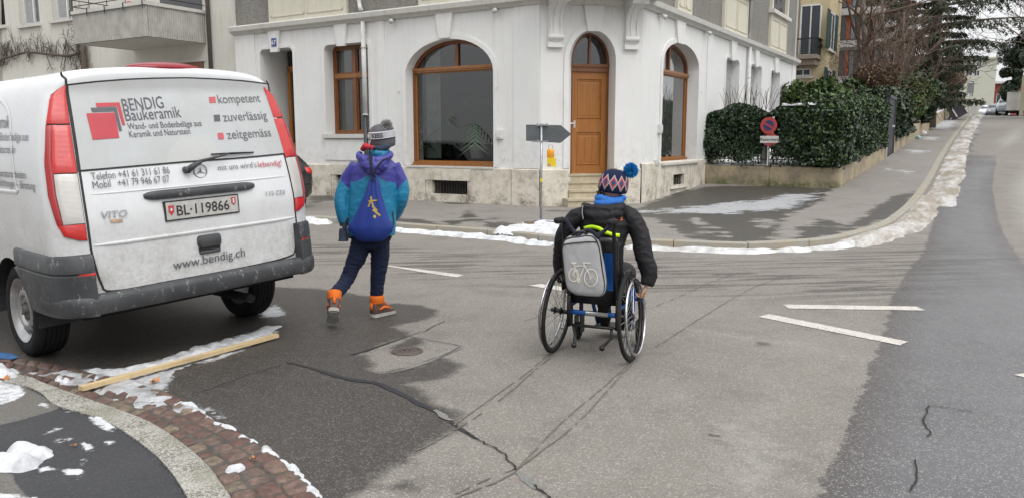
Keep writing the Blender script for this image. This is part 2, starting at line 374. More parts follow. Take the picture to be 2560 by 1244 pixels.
for pl, w_ in (([(1665, 955), (1700, 985), (1720, 1010)], .10), ([(1945, 960), (1940, 1000), (1890, 1045), (1850, 1090), (1870, 1150)], .12), ([(1620, 1090), (1570, 1150), (1480, 1190), (1390, 1210)], .07), ([(1830, 1070), (1900, 1120), (1860, 1200)], .22), ([(1700, 820), (2050, 870), (2160, 900)], .12), ([(1000, 1130), (960, 1170), (900, 1200)], .05)):
    sal = np.maximum(sal, w_-pdist(PP, G2(pl)))

snw = np.full(len(PP), -2.)
film = [[(-300, 915), (-20, 905), (60, 925), (130, 930), (240, 915), (310, 917), (400, 893), (480, 865), (560, 845), (640, 820), (700, 812), (705, 830), (600, 885), (540, 905), (470, 915), (430, 925), (450, 935), (430, 975), (445, 1000), (520, 1012), (575, 1022), (530, 1034), (450, 1022), (330, 1022), (310, 1010), (200, 980), (100, 945), (-50, 950), (-300, 960)],
        [(640, 780), (690, 752), (725, 775), (722, 790), (680, 796), (640, 795)],
        [(500, 1040), (570, 1028), (620, 1030), (560, 1050), (600, 1068), (560, 1068)], [(590, 1068), (640, 1060), (632, 1072), (600, 1078)],
        [(628, 1104), (700, 1088), (708, 1094), (640, 1110)], [(640, 912), (672, 909), (674, 916), (650, 918)], [(745, 905), (765, 903), (770, 910), (750, 912)]]
for F1 in film: snw = np.maximum(snw, sdf(PP, G2(F1)))
# slush on the far right of the rising street
for F1 in ([(2500, 470), (2560, 400), (2800, 380), (3000, 560), (2700, 620), (2560, 590), (2520, 560)], [(2450, 300), (2480, 330), (2500, 390), (2560, 350), (2560, 300)], [(2425, 372), (2500, 365), (2508, 378), (2430, 385)], [(2425, 392), (2495, 398), (2498, 408), (2430, 402)], [(2455, 345), (2500, 340), (2503, 350), (2460, 355)]): sal = np.maximum(sal, sdf(PP, G2(F1))*.8)
setattr_f(road, 'snow', np.clip(snw-.03, -2, 2)); setattr_f(road, 'salt', np.clip(sal, -1, 1))
M_road = asphalt('asphalt_road', (.215, .196, .172), (.048, .042, .037), new=(.110, .108, .113), streak=True)
road.data.materials.append(M_road)
# ---- far pavement between kerb and facades
inn = [P0-np.array(WX)*40, P0-np.array(WX)*LENL, P0-np.array(WX)*5, P0, Q0, GA, GB]
dW = np.array(GP(2215, 385, .1)[:2]); wdir = U
for d in (6, 12, 20, 35, 60, 95): inn.append(GB+wdir*d)
inn = [np.array(q) for q in inn]
kb = offs(KO, .13); na = 700
Kr = resamp(kb, na)
# pair every kerb sample with a point of the inner line by matching markers
def sat(L, p): s = seglen(L); return s[np.argmin(np.hypot(*(L-p).T))]
inA = resamp(np.array(inn), step=.05)
mk = [(P0-np.array(WX)*LENL), P0, Q0, GA, GB, GB+U*20, GB+U*60]
ms = [0.]; mi_ = [0.]; sK = seglen(Kr); sI = seglen(inA)
kt = [GP(560, 530, .1)[:2], GP(1330, 585, .1)[:2], GP(1640, 600, .1)[:2], GP(1900, 605, .1)[:2], GP(2240, 540, .1)[:2], None, None]
for a, b in zip(mk, kt):
    if b is None: b = a + V*2.2
    ms.append(sat(Kr, b)); mi_.append(sat(inA, a))
ms.append(sK[-1]); mi_.append(sI[-1])
qI = np.interp(sK, ms, mi_); In = np.column_stack([np.interp(qI, sI, inA[:, k]) for k in range(2)])
nr_ = 60; tt = np.linspace(0, 1, nr_)
PV = (Kr[None]*(1-tt[:, None, None])+In[None]*tt[:, None, None]).reshape(-1, 2)
me = bpy.data.meshes.new('pavement'); k0 = (np.arange(nr_-1)[:, None]*na+np.arange(na-1)[None]).ravel()
me.from_pydata(np.column_stack([PV, hgt(PV[:, 0], PV[:, 1])+.10]).tolist(), [], np.column_stack([k0, k0+1, k0+na+1, k0+na]).tolist())
me.polygons.foreach_set('use_smooth', [True]*len(me.polygons))
pave = bpy.data.objects.new('pavement', me); COL.objects.link(pave); setprops(pave, kind='structure', label='patched asphalt pavement round the street corner')
wp = np.full(len(PV), -2.)
for F1 in ([(1677, 484), (1760, 468), (1900, 464), (2068, 471), (2080, 476), (2056, 500), (2001, 528), (1974, 536), (1940, 575), (1912, 603), (1794, 606), (1747, 599), (1669, 567), (1640, 545), (1560, 535), (1500, 540), (1500, 522), (1600, 520)],
           [(2230, 490), (2290, 480), (2270, 520), (2225, 545), (2130, 575), (2040, 598), (1990, 600), (2010, 565), (2100, 570), (2150, 545)], [(2040, 548), (2090, 550), (2110, 565), (2060, 575), (2035, 565)],
           [(1060, 572), (1150, 545), (1170, 530), (1190, 524), (1180, 540), (1170, 555), (1120, 568)], [(985, 545), (1060, 548), (1100, 560), (1000, 560)], [(1120, 506), (1170, 504), (1180, 510), (1120, 513)], [(1180, 552), (1240, 543), (1240, 548), (1190, 556)], [(770, 492), (840, 485), (840, 500), (780, 508)], [(1370, 525), (1420, 524), (1425, 530), (1370, 531)], [(1200, 560), (1300, 556), (1330, 566), (1240, 572)]):
    wp = np.maximum(wp, sdf(PV, G2(F1, .1)))
for F1 in ([(1724, 542), (1750, 548), (1800, 575), (1845, 598), (1820, 597), (1770, 580), (1730, 555)], [(1900, 545), (1925, 548), (1930, 568), (1912, 570), (1895, 552)]): wp = np.minimum(wp, -sdf(PV, G2(F1, .1)))
setattr_f(pave, 'wet', wp)
sp1 = np.full(len(PV), -2.)
for F1 in ([(1560, 526), (1640, 522), (1716, 515), (1779, 505), (1872, 500), (1951, 484), (1990, 482), (2075, 474), (2056, 497), (2009, 520), (1990, 526), (1911, 530), (1833, 538), (1677, 534), (1595, 534)], [(1850, 478), (1862, 473), (1880, 474), (1870, 480)], [(2040, 474), (2060, 473), (2062, 476), (2042, 477)],
           [(2200, 420), (2290, 428), (2280, 436), (2230, 430)], [(2240, 372), (2330, 376), (2310, 388), (2270, 384)], [(2290, 340), (2360, 343), (2345, 352), (2300, 350)], [(2320, 300), (2400, 300), (2380, 325), (2310, 322)]): sp1 = np.maximum(sp1, sdf(PV, G2(F1, .1)))
setattr_f(pave, 'snow', sp1-.06)
pave.data.materials.append(asphalt('asphalt_pavement', (.235, .216, .195), (.050, .046, .038), ice=True))
# ---- far kerb stones
M_kerb = (lambda t: t.done(t.mix(t.mr(t.noise(t.pos(), 2.2, 5), .4, .62), t.mix(t.mr(t.noise(t.pos(), 90, 4, .8), .35, .65), (.16, .15, .13), (.42, .40, .35)), (.30, .265, .20)), .85, 0, t.bump(t.noise(t.pos(), 120, 4, .8), .6, .004)))(NT('granite_kerb'))
def kerb_strip(name, L, w, top, step=1.0, gap=.012, side=1, lab=None, bot=-.05):
    mb = MB(); L = resamp(L, step=.1); s = seglen(L); I_ = offs(L, side*w); k = 0; m = int(step/.1)
    for k in range(0, len(L)-m, m):
        a = L[k:k+m+1].copy(); b = I_[k:k+m+1].copy(); a[-1] += (a[-2]-a[-1])*gap/.1; b[-1] += (b[-2]-b[-1])*gap/.1; dz = random.uniform(-.003, .003)
        rs = []
        for p, q in zip(a, b):
            z = hgt(*p)+top+dz; e_ = (q-p)/np.hypot(*(q-p)); c = p+e_*.012
            rs.append([(p[0], p[1], z+bot-top), (p[0], p[1], z-.012), (c[0], c[1], z), (q[0], q[1], z+.001), (q[0], q[1], z+bot-top)])
        mb.rings(rs)
    return mb.build(name, M_kerb, auto=40, kind='structure', label=lab)
kerb_strip('kerb', KO[(np.abs(KO) < 130).all(1)], .14, .104, 1.0, side=1, lab='granite kerb round the far street corner')
# ---- near pavement, its kerb and the cobbled gutter
NZ = .05
kn_out = [(-500, 870), (-250, 890), (-60, 912), (72, 938), (103, 951), (200, 985), (312, 1025), (375, 1050), (453, 1100), (516, 1154), (547, 1194), (581, 1244), (610, 1310), (640, 1450)]
NKo = np.array(bez(G2(kn_out, NZ), 8))
kn_in = [(-500, 900), (-200, 925), (59, 963), (137, 1010), (219, 1035), (281, 1060), (353, 1107), (403, 1150), (437, 1191), (469, 1244), (490, 1310), (505, 1450)]
NKi = np.array(bez(G2(kn_in, NZ), 8))
mb = MB(); a = resamp(NKo, 160); b = resamp(NKi, 160); cuts = [44, 93, 130]
rs = []
for k in range(160):
    p, q = a[k], b[k]
    ring = [(p[0], p[1], -.05), (p[0], p[1], NZ-.008), (p[0]*.93+q[0]*.07, p[1]*.93+q[1]*.07, NZ), (q[0], q[1], NZ+.002), (q[0], q[1], -.05)]
    rs.append(ring)
    if k in cuts: mb.rings(rs); rs = [[(x+(b[k][0]-a[k][0])*0, y+.006, z) for x, y, z in ring]]
mb.rings(rs)
tk = NT('speckled_granite'); p = tk.pos(); sp3 = tk.vor(p, 150, out='Color')
c_ = tk.mix(tk.mr(tk.xyz(sp3)[0], .15, .9), (.10, .095, .08), (.44, .425, .375)); c_ = tk.mix(tk.mr(tk.noise(p, 6, 5, .7), .42, .68, 0, .6), c_, (.42, .41, .37))
c_ = tk.mix(tk.mr(tk.noise(tk.map(p, (1, 1, 1), loc=(3, 1, 0)), 3, 5), .5, .62, 0, .45), c_, (.2, .19, .13))
M_gran = tk.done(c_, .85, 0, tk.bump(tk.noise(p, 160, 4, .8), .7, .004))
mb.build('kerb', M_gran, auto=40, kind='structure', label='pale speckled granite kerb curving round the near pavement')
inner = [tuple(q) for q in NKi] + [(1.2, -3), (-8, -3), (-12, 3)]
x1 = np.arange(-4.6, -.3, .035); y1 = np.arange(1.3, 6.5, .035); XN, YN = np.meshgrid(x1, y1); PN = np.column_stack([XN.ravel(), YN.ravel()]); dN = sdf(PN, inner)
def sheet_from(P_, nx_, ny_, keep, zf, name, mt, **pr):
    ok = keep.reshape(ny_, nx_); fo = ok[:-1, :-1] | ok[1:, :-1] | ok[:-1, 1:] | ok[1:, 1:]; j, i = np.nonzero(fo); k = j*nx_+i
    F0 = np.column_stack([k, k+1, k+nx_+1, k+nx_]); us, inv = np.unique(F0.ravel(), return_inverse=True)
    me = bpy.data.meshes.new(name); me.from_pydata(np.column_stack([P_[us], zf[us]]).tolist(), [], inv.reshape(-1, 4).tolist())
    me.polygons.foreach_set('use_smooth', [True]*len(me.polygons)); me.materials.append(mt); o = bpy.data.objects.new(name, me); COL.objects.link(o); setprops(o, **pr); return o, us
zN = np.where(dN > -.02, NZ-.003, NZ-.05)
M_np = None
tn = NT('new_black_asphalt'); p = tn.pos(); old = tn.attr('old'); n2 = tn.noise(p, 40, 4, .7)
om = tn.mr(tn.m('ADD', old, tn.m('MULTIPLY', tn.m('SUBTRACT', n2, .5), .03)), -.004, .006)
spc = tn.xyz(tn.vor(p, 170, out='Color'))[0]
c_ = tn.mix(tn.noise(p, 2.5, 5), (.028, .029, .032), (.05, .05, .054)); c_ = tn.mix(tn.mr(spc, .8, .95, 0, .35), c_, (.12, .12, .12)); c_ = tn.mix(om, c_, tn.mix(spc, (.09, .085, .075), (.17, .16, .145)))
sn = tn.m('ADD', tn.attr('snow'), tn.m('MULTIPLY', tn.m('SUBTRACT', tn.noise(p, 14, 6, .7), .5), .12)); smk = tn.mr(sn, 0, .015); c_ = tn.mix(smk, c_, tn.mix(tn.mr(tn.noise(p, 30, 5, .7), .35, .6), (.3, .3, .3), (.7, .71, .73)))
M_np = tn.done(c_, tn.mr(smk, 0, 1, .72, .5), 0, tn.bump(tn.m('ADD', tn.vor(p, 170), n2), .6, .004), .4)
o, us = sheet_from(PN, len(x1), len(y1), dN > 0.0, zN, 'near_pavement', M_np, kind='structure', label='fresh black asphalt pavement with scattered snow')
op = sdf(PN[us], G2([(-300, 900), (60, 963), (150, 1012), (140, 1022), (60, 1045), (-60, 1075), (-300, 1100)], NZ)); op = np.maximum(op, sdf(PN[us], G2([(-100, 1180), (30, 1180), (40, 1205), (60, 1230), (140, 1300), (-100, 1300)], NZ)))
setattr_f(o, 'old', op)
sn_px = [[(-200, 900), (60, 960), (70, 980), (40, 1000), (0, 1012), (-100, 1020)], [(75, 1003), (120, 1006), (130, 1016), (90, 1016)], [(150, 1030), (185, 1020), (192, 1024), (165, 1034)], [(100, 1080), (160, 1060), (158, 1070), (120, 1082)], [(215, 1030), (265, 1035), (290, 1060), (300, 1085), (265, 1075), (235, 1062)], [(132, 1100), (165, 1088), (172, 1100), (150, 1112)], [(175, 1092), (200, 1085), (195, 1105), (180, 1110)], [(195, 1102), (230, 1100), (238, 1125), (215, 1132), (205, 1118)], [(245, 1105), (280, 1090), (298, 1105), (270, 1114)], [(190, 1140), (215, 1145), (205, 1160), (195, 1155)], [(222, 1140), (240, 1138), (242, 1150), (226, 1152)], [(155, 1170), (190, 1165), (220, 1172), (200, 1188), (160, 1187)], [(90, 1165), (140, 1158), (138, 1178), (100, 1180)], [(180, 1200), (212, 1196), (205, 1204)], [(213, 1204), (228, 1204), (226, 1209)], [(-40, 1225), (100, 1238), (90, 1260), (-40, 1250)]]
ss = np.full(len(us), -1.)
for F1 in sn_px: ss = np.maximum(ss, sdf(PN[us], G2(F1, NZ)))
setattr_f(o, 'snow', ss-.005)
# cobbles: reddish setts in two or three rows along the kerb
cb_out = [(-500, 842), (-200, 868), (-40, 888), (40, 897), (120, 912), (230, 935), (360, 965), (440, 995), (510, 1040), (560, 1068), (620, 1100), (675, 1133), (715, 1166), (760, 1205), (800, 1250), (850, 1330), (900, 1450)]
CO = resamp(np.array(bez(G2(cb_out, 0), 8)), 400); CI = resamp(NKo, 400)
mb = MB(); sL = seglen((CO+CI)/2); rows = 3; tot = sL[-1]
bed = MB(); bed.rings([[(CI[k][0], CI[k][1], .017), (CO[k][0], CO[k][1], .013)] for k in range(0, 400, 4)], cap=False, closed=False)
bed.build('gutter_bed', mat('gutter_sand', (.075, .066, .056), .9, .4, 20, .8), kind='structure')
for r_ in range(rows):
    s_ = random.uniform(0, .1)
    while s_ < tot-.2:
        w_ = random.uniform(.085, .145); t0, t1 = r_/rows+.012, (r_+1)/rows-.012; cs = []
        for (ss_, t_) in ((s_, t0), (s_+w_-.012, t0), (s_+w_-.012, t1), (s_, t1)):
            k = np.interp(ss_, sL, np.arange(400)); kk = int(k); fr = k-kk; kk2 = min(kk+1, 399)
            pi = CI[kk]*(1-fr)+CI[kk2]*fr; po = CO[kk]*(1-fr)+CO[kk2]*fr; cs.append(pi*(1-t_)+po*t_+rng.normal(0, .005, 2))
        cs = np.array(cs); cen = cs.mean(0); zt = .022+random.uniform(-.005, .006)
        ring = np.array([cs[i]*(1-u_)+cs[(i+1) % 4]*u_+rng.normal(0, .0018, 2) for i in range(4) for u_ in (.10, .3, .5, .7, .9)]); ring = cen+(ring-cen)*.99
        rs = []
        for sc_, z in ((1.0, -.02), (1.0, zt-.012), (.92, zt-.004), (.7, zt), (.35, zt+.003)):
            rs.append([(cen[0]+(q[0]-cen[0])*sc_, cen[1]+(q[1]-cen[1])*sc_, z+.004*mnoise.noise((q[0]*25, q[1]*25, sc_*3))) for q in ring])
        mb.rings(rs, mi=random.choice((0, 0, 1, 1, 2))); s_ += w_
cm = []
for nm_, c0_, c1_ in (('red_sett', (.07, .038, .030), (.165, .088, .068)), ('rose_sett', (.085, .052, .040), (.20, .13, .10)), ('tan_sett', (.11, .08, .055), (.25, .19, .135))):
    t = NT(nm_); p = t.pos(); c_ = t.mix(t.mr(t.noise(p, 22, 6, .7), .35, .65), c0_, c1_); c_ = t.mix(t.mr(t.noise(p, 13, 6, .75), .48, .62, 0, .75), c_, (.075, .06, .05))
    cm.append(t.done(c_, .6, 0, t.bump(t.noise(p, 60, 5, .7), .8, .008), .5))
mb.build('cobbled_gutter', cm, smooth=True, kind='structure', label='reddish stone setts in the gutter')
# ---- snow with body: laid as lumpy ridges
tsn = NT('snow'); p = tsn.pos(); c_ = tsn.mix(tsn.mr(tsn.noise(p, 7, 6, .7), .36, .62), (.44, .45, .46), (.74, .75, .77)); c_ = tsn.mix(tsn.mr(tsn.noise(tsn.map(p, (1, 1, 1), loc=(9, 2, 0)), 3.5, 6, .75), .54, .70, 0, .75), c_, (.30, .27, .23))
M_snow = tsn.done(c_, .6, 0, tsn.bump(tsn.noise(p, 70, 5, .75), .7, .012), .4)
tg_ = NT('grey_snow'); p = tg_.pos(); c_ = tg_.mix(tg_.mr(tg_.noise(p, 4, 6, .7), .36, .6), (.32, .31, .295), (.62, .625, .63)); c_ = tg_.mix(tg_.mr(tg_.noise(p, 22, 5, .75), .5, .72, 0, .5), c_, (.30, .28, .25)); M_gsnow = tg_.done(c_, .5, 0, tg_.bump(tg_.noise(p, 60, 5, .75), .4, .006), .4)
tq_ = NT('grey_slush'); p = tq_.pos(); c_ = tq_.mix(tq_.mr(tq_.noise(p, 9, 7, .72), .36, .64), (.22, .22, .225), (.52, .53, .54)); M_slush = tq_.done(c_, .35, 0, tq_.bump(tq_.noise(p, 50, 5, .75), .4, .006), .5)
tsd = NT('dirty_snow'); p = tsd.map(tsd.map(tsd.pos(), (1, 1, 1), (0, 0, R(31.5))), (1, .22, 1)); c_ = tsd.mix(tsd.mr(tsd.noise(p, 18, 6, .75), .45, .68, 0, .6), tsd.mix(tsd.mr(tsd.noise(p, 2.4, 7, .72), .42, .58), (.25, .21, .165), (.50, .49, .475)), (.22, .19, .155)); M_dsnow = tsd.done(c_, .65, 0, tsd.bump(tsd.noise(p, 60, 5, .75), .4, .006), .4)
def snow_patch(name, poly, hmax, st=.02, base=0., amp=.5, nsc=9., rise=.08, lab=None, mt=None, edge=.05, cut=.3, blur=3, basef=None, along=False):
    P_ = np.array(poly); x_ = np.arange(P_[:, 0].min()-.05, P_[:, 0].max()+.05, st); y_ = np.arange(P_[:, 1].min()-.05, P_[:, 1].max()+.05, st); X_, Y_ = np.meshgrid(x_, y_); q = np.column_stack([X_.ravel(), Y_.ravel()])
    d = sdf(q, poly); near = d > -edge-.03; n_ = np.zeros(len(q)); n2_ = np.zeros(len(q))
    qq = q[near]; qq = np.column_stack([qq@V, (qq@U)*.22]) if along else qq; n_[near] = vnoise(qq, nsc, 3.)+.5*vnoise(qq, nsc*2.7, 8.); n2_[near] = vnoise(qq, nsc*5, 1.)
    dd = d+n_*edge; z = hmax*(np.clip(dd/rise, -1, 1))*(1+amp*n_)-.012 + n2_*.10*hmax - cut*hmax*np.clip(n_, -1, 0)*-1
    z = np.where(dd < 0, np.minimum(z, -.014), z)
    Z_ = z.reshape(len(y_), len(x_))
    for _ in range(blur): Z_ = np.pad(Z_, 1, mode='edge'); Z_ = (Z_[:-2, 1:-1]+Z_[2:, 1:-1]+Z_[1:-1, :-2]+Z_[1:-1, 2:]+2*Z_[1:-1, 1:-1])/6
    z = Z_.ravel()+.03*hmax*n2_*(dd > 0); z = z+(basef(q) if basef else 0.)
    o, us_ = sheet_from(q, len(x_), len(y_), (d > -edge) & (dd > -.02), hgt(q[:, 0], q[:, 1])+base+z, name, mt or M_snow, kind='stuff', label=lab); return o
def band(lo, w0, w1=None):                                # polygon between two offsets of a line
    a = offs(lo, w0); b = offs(lo, w1); return [tuple(v) for v in a]+[tuple(v) for v in b[::-1]]
def kseg(pa, pb):
    i = np.argmin(np.hypot(*(KO-GP(*pa, .1)[:2]).T)); j = np.argmin(np.hypot(*(KO-GP(*pb, .1)[:2]).T)); return KO[i:j+1]
snow_patch('snow', band(kseg((600, 530), (850, 545)), .10, -.30), .09, .02, 0, .4, 6, .12, 'old snow heaped in the gutter between van and boy', edge=.09)
snow_patch('snow', band(kseg((985, 556), (1400, 591)), -.01, -.38), .06, .02, 0, .35, 6, .10, 'snow strip in the gutter between the two children', edge=.07)
snow_patch('snow', band(kseg((1560, 597), (2200, 565)), .02, -.36), .065, .02, 0, .2, 3.5, .16, 'long snow strip along the corner kerb', edge=.05, mt=M_gsnow, blur=5)
snow_patch('snow', G2([(1230, 575), (1290, 565), (1340, 560), (1400, 562), (1410, 590), (1330, 582), (1300, 578), (1270, 580)], .1), .07, .02, .10, .6, 8, .1, 'small heap of snow round the foot of the sign post', edge=.06)
snow_patch('snow', band(kseg((2080, 594), (2310, 478)), .22, -.48), .105, .022, 0, .12, 3.0, .35, 'slushy snow heaped over the bend of the kerb', mt=M_dsnow, edge=.09, cut=.0, blur=4, along=True)
snow_patch('snow', band(kseg((2290, 500), (2411, 310)), .03, -.80), .05, .035, 0, .12, 3.0, .45, 'dirty snow bank running up along the street kerb', mt=M_dsnow, edge=.09, cut=.0, blur=4, along=True)
e_ = KO[np.argmin(np.hypot(*(KO-GP(2400, 325, .1)[:2]).T))]; snow_patch('snow', [tuple(e_), tuple(e_+U*40), tuple(e_+U*40+V*.8), tuple(e_+V*.8)], .12, .2, 0, .6, 1.2, .3, 'snow bank by the kerb near the top of the street', mt=M_dsnow, edge=.2, along=True)
snow_patch('snow', G2([(180, 935), (245, 916), (310, 917), (400, 893), (480, 865), (560, 845), (620, 827), (680, 806), (718, 812), (712, 828), (690, 840), (600, 864), (500, 894), (420, 920), (340, 945), (260, 968), (200, 970)]), .030, .010, 0, .7, 11, .10, 'crumbly snow ridge along the wooden batten', edge=.035)
snow_patch('slush', G2([(-40, 905), (60, 927), (130, 932), (240, 930), (330, 935), (400, 915), (520, 888), (600, 868), (612, 880), (560, 898), (470, 918), (440, 935), (430, 975), (445, 1000), (520, 1010), (590, 1022), (530, 1036), (505, 1048), (440, 1035), (360, 1030), (315, 1020), (200, 980), (100, 948), (0, 925)]), .022, .010, .0, .5, 8, .10, 'thin grey slush over the setts and gutter by the batten', mt=M_slush, edge=.06, cut=.6, basef=lambda q: .020*np.clip(sdf(q, [tuple(a) for a in NKo]+[tuple(a) for a in CO[::-1]])/.05+.6, 0, 1))
snow_patch('snow', G2([(-120, 930), (0, 912), (55, 925), (80, 940), (65, 958), (20, 975), (-60, 985)], .02), .07, .015, .0, .6, 12, .08, 'snow heap over the kerb at the left edge', edge=.05)
snow_patch('snow', G2([(105, 948), (140, 945), (185, 955), (195, 975), (150, 965)], .0), .05, .012, 0, .6, 14, .05, 'lump of snow beside the end of the batten', edge=.03)
snow_patch('snow', G2([(-60, 1150), (0, 1140), (25, 1118), (110, 1112), (130, 1120), (145, 1138), (110, 1150), (95, 1168), (60, 1180), (0, 1178), (-60, 1190)], NZ), .05, .01, NZ, .5, 14, .05, 'large snow clump on the black pavement', edge=.02)
snow_patch('snow', G2([(222, 1038), (262, 1040), (285, 1058), (290, 1070), (262, 1068), (235, 1055)], NZ), .02, .008, NZ, .5, 25, .02, 'thin snow patch beside the kerb on the black pavement', edge=.015)
snow_patch('snow', G2([(196, 1104), (228, 1102), (236, 1120), (220, 1130), (206, 1118)], NZ), .018, .007, NZ, .5, 30, .02, 'small round snow patch right of the large clump', edge=.01)
snow_patch('snow', G2([(157, 1170), (190, 1166), (216, 1172), (200, 1186), (162, 1186)], NZ), .018, .007, NZ, .5, 30, .02, 'small snow patch below the large clump', edge=.01)
snow_patch('snow', G2([(556, 1178), (575, 1160), (605, 1160), (622, 1166), (600, 1178), (570, 1184)], .02), .04, .01, .015, .5, 20, .03, 'snow clump on the reddish setts', edge=.02)
snow_patch('snow', band(resamp(CO, 400)[250:372], .035, -.05), .035, .012, 0, .9, 18, .04, 'thin snow line along the edge of the setts', edge=.03, cut=.5)
# ---- ribbons on the road: seams, cracks, tracks
M_tar = mat('bitumen_seam', (.022, .023, .026), .45, .3, 30, .3, world=True)
M_crk = mat('dark_crack', (.02, .017, .015), .95, .2, 30, world=True)  # near-black ribbons drawn along the cracks
M_trk = mat('tyre_mark', (.135, .12, .102), .9, .35, 60, world=True)
M_fil = mat('grey_joint_filler', (.17, .17, .16), .7, .25, 40, world=True)
def ribbon(name, pts, w, mt, jit=.0, off=.004, lab=None, st=.02, wj=.3, gaps=0., dash=None):
    L = resamp(np.array(bez(G2(pts), 6)), step=st); n = len(L); t = np.gradient(L, axis=0); t /= np.hypot(*t.T)[:, None]; nn = np.column_stack([-t[:, 1], t[:, 0]])
    sd_ = random.random()*50; w = np.interp(np.linspace(0, 1, n), np.linspace(0, 1, len(w)), w) if hasattr(w, '__len__') else np.full(n, w)
    j = np.array([mnoise.noise((k*.13, sd_, 0))+.6*mnoise.noise((k*.4, sd_, 5)) for k in range(n)])*jit; wk = np.array([1+wj*mnoise.noise((k*.3, sd_, 9)) for k in range(n)])
    L = L+nn*j[:, None]; a = L-nn*(w*wk/2)[:, None]; b = L+nn*(w*wk/2)[:, None]; f = []
    for k in range(n-1):
        if gaps and mnoise.noise((k*.25, sd_, 20)) < gaps-1: continue
        f.append((k, k+1, n+k+1, n+k))
    m_ = MB(); m_.add([(x, y, hgt(x, y)+off) for x, y in np.concatenate([a, b])], f); return m_.build(name, mt, fix=False, kind='structure', label=lab)
ribbon('tar_seam', [(718, 906), (775, 919), (862, 945), (941, 958), (1002, 984), (1042, 1006), (1085, 1026), (1115, 1045)], [.012, .03, .04, .045, .045, .04, .035, .02], M_tar, .006, lab='dark bitumen seam across the wet asphalt')
ribbon('tar_seam', [(1125, 1054), (1150, 1070), (1175, 1085), (1190, 1097)], [.02, .03, .012], M_tar, .006)
ribbon('joint_filler', [(1085, 1026), (1100, 1035), (1120, 1048), (1135, 1050)], [.02, .05, .02], M_fil, .006, off=.006)
ribbon('joint_filler', [(1291, 1178), (1315, 1195), (1345, 1222)], [.02, .06, .03], M_fil, .006, off=.003)
ribbon('road_crack', [(1165, 1080), (1195, 1102), (1247, 1126), (1274, 1150), (1291, 1175)], .009, M_crk, .022, off=.007, wj=.8, st=.012)
ribbon('road_crack', [(1334, 1214), (1352, 1226), (1372, 1240), (1400, 1262)], .010, M_crk, .02, off=.007, wj=.8, st=.012)
ribbon('tar_seam', [(880, 886), (910, 878), (945, 866), (985, 853), (1020, 840)], [.03, .02, .012], M_tar, .008)
ribbon('road_crack', [(1020, 840), (1045, 832), (1064, 827), (1085, 815), (1112, 803)], .008, M_crk, .02, off=.007)
ribbon('road_crack', [(1022, 841), (1060, 848), (1110, 857), (1156, 866)], .007, M_crk, .008, off=.007)
ribbon('joint_filler', [(1154, 868), (1103, 892), (1060, 908), (1016, 923), (975, 932)], [.03, .02, .03, .012], M_fil, .008)
ribbon('road_crack', [(1150, 868), (1103, 890), (1060, 905)], .006, M_crk, .01, off=.008)
ribbon('road_crack', [(480, 985), (540, 968), (600, 945), (660, 925), (700, 912)], .006, M_crk, .02, off=.007)
ribbon('road_crack', [(1770, 1087), (1785, 1088), (1800, 1092)], .009, M_crk, .008, off=.007)
ribbon('road_crack', [(2318, 1015), (2313, 1050), (2320, 1078), (2312, 1092)], .008, M_crk, .02, off=.007)
ribbon('road_crack', [(2318, 1014), (2380, 1022), (2430, 1030)], .006, M_crk, .01, off=.007)
ribbon('road_crack', [(2285, 1150), (2292, 1180), (2275, 1230)], .007, M_crk, .012, off=.007)
ribbon('road_crack', [(1310, 803), (1345, 790), (1357, 780)], .005, M_crk, .02, off=.007)
for L_ in ([(1375, 884), (1300, 945), (1215, 1005), (1134, 1063)], [(1383, 886), (1320, 940), (1240, 1008), (1142, 1072)], [(1577, 906), (1500, 975), (1400, 1060), (1291, 1175)], [(1581, 908), (1520, 975), (1440, 1060), (1350, 1130), (1295, 1172)], [(1291, 1178), (1230, 1210), (1150, 1240), (1080, 1275)], [(1288, 1172), (1220, 1198), (1140, 1235)], [(1142, 1072), (1085, 1105), (1035, 1130)]):
    ribbon('tyre_track', L_, .009, M_trk, .006, off=.005, wj=.7, gaps=.75, lab='faint wheel track on the damp asphalt')
for L_ in ([(1640, 868), (1720, 815), (1800, 765), (1880, 720), (1960, 690)], [(1630, 770), (1700, 740), (1790, 700), (1850, 680)], [(1010, 660), (1080, 645), (1150, 634), (1200, 628)]):
    ribbon('road_crack', L_, .008, M_trk, .01, off=.005, wj=.7, gaps=.8)
# ---- painted lines
tp = NT('worn_road_paint'); p = tp.pos(); wr = tp.m('ADD', tp.mr(tp.noise(p, 55, 5, .75), .3, .75), 0.)
c_ = tp.mix(tp.mr(tp.noise(p, 70, 5, .8), .50, .62), (.56, .53, .485), (.21, .195, .175)); c_ = tp.mix(tp.mr(tp.noise(p, 4, 5, .7), .5, .7, 0, .5), c_, (.24, .22, .20)); M_paint = tp.done(c_, .7, 0, tp.bump(tp.noise(p, 150, 3), .3, .002))
for q in ([(958, 664), (977, 664), (1160, 687), (1142, 693), (1060, 681)], [(1322, 714), (1350, 709), (1440, 722), (1450, 736), (1400, 726)], [(1957, 761), (2290, 766), (2314, 776), (1972, 771)], [(1895, 792), (1923, 785), (2271, 854), (2249, 863)], [(2533, 937), (2560, 933), (2700, 955), (2700, 975)]):
    m_ = MB(); pts = np.array(G2(q)); pts = resamp(np.vstack([pts, pts[:1]]), step=.012)[:-1]; pts = pts+np.array([[mnoise.noise((a*40, b*40, 1)), mnoise.noise((a*40, b*40, 7))] for a, b in pts])*.007; m_.add([(x, y, hgt(x, y)+.0045) for x, y in pts], tessellate_polygon([[Vector((x, y, 0)) for x, y in pts]])); m_.build('road_marking', M_paint, kind='structure', label='worn white painted line on the road', fix=False)
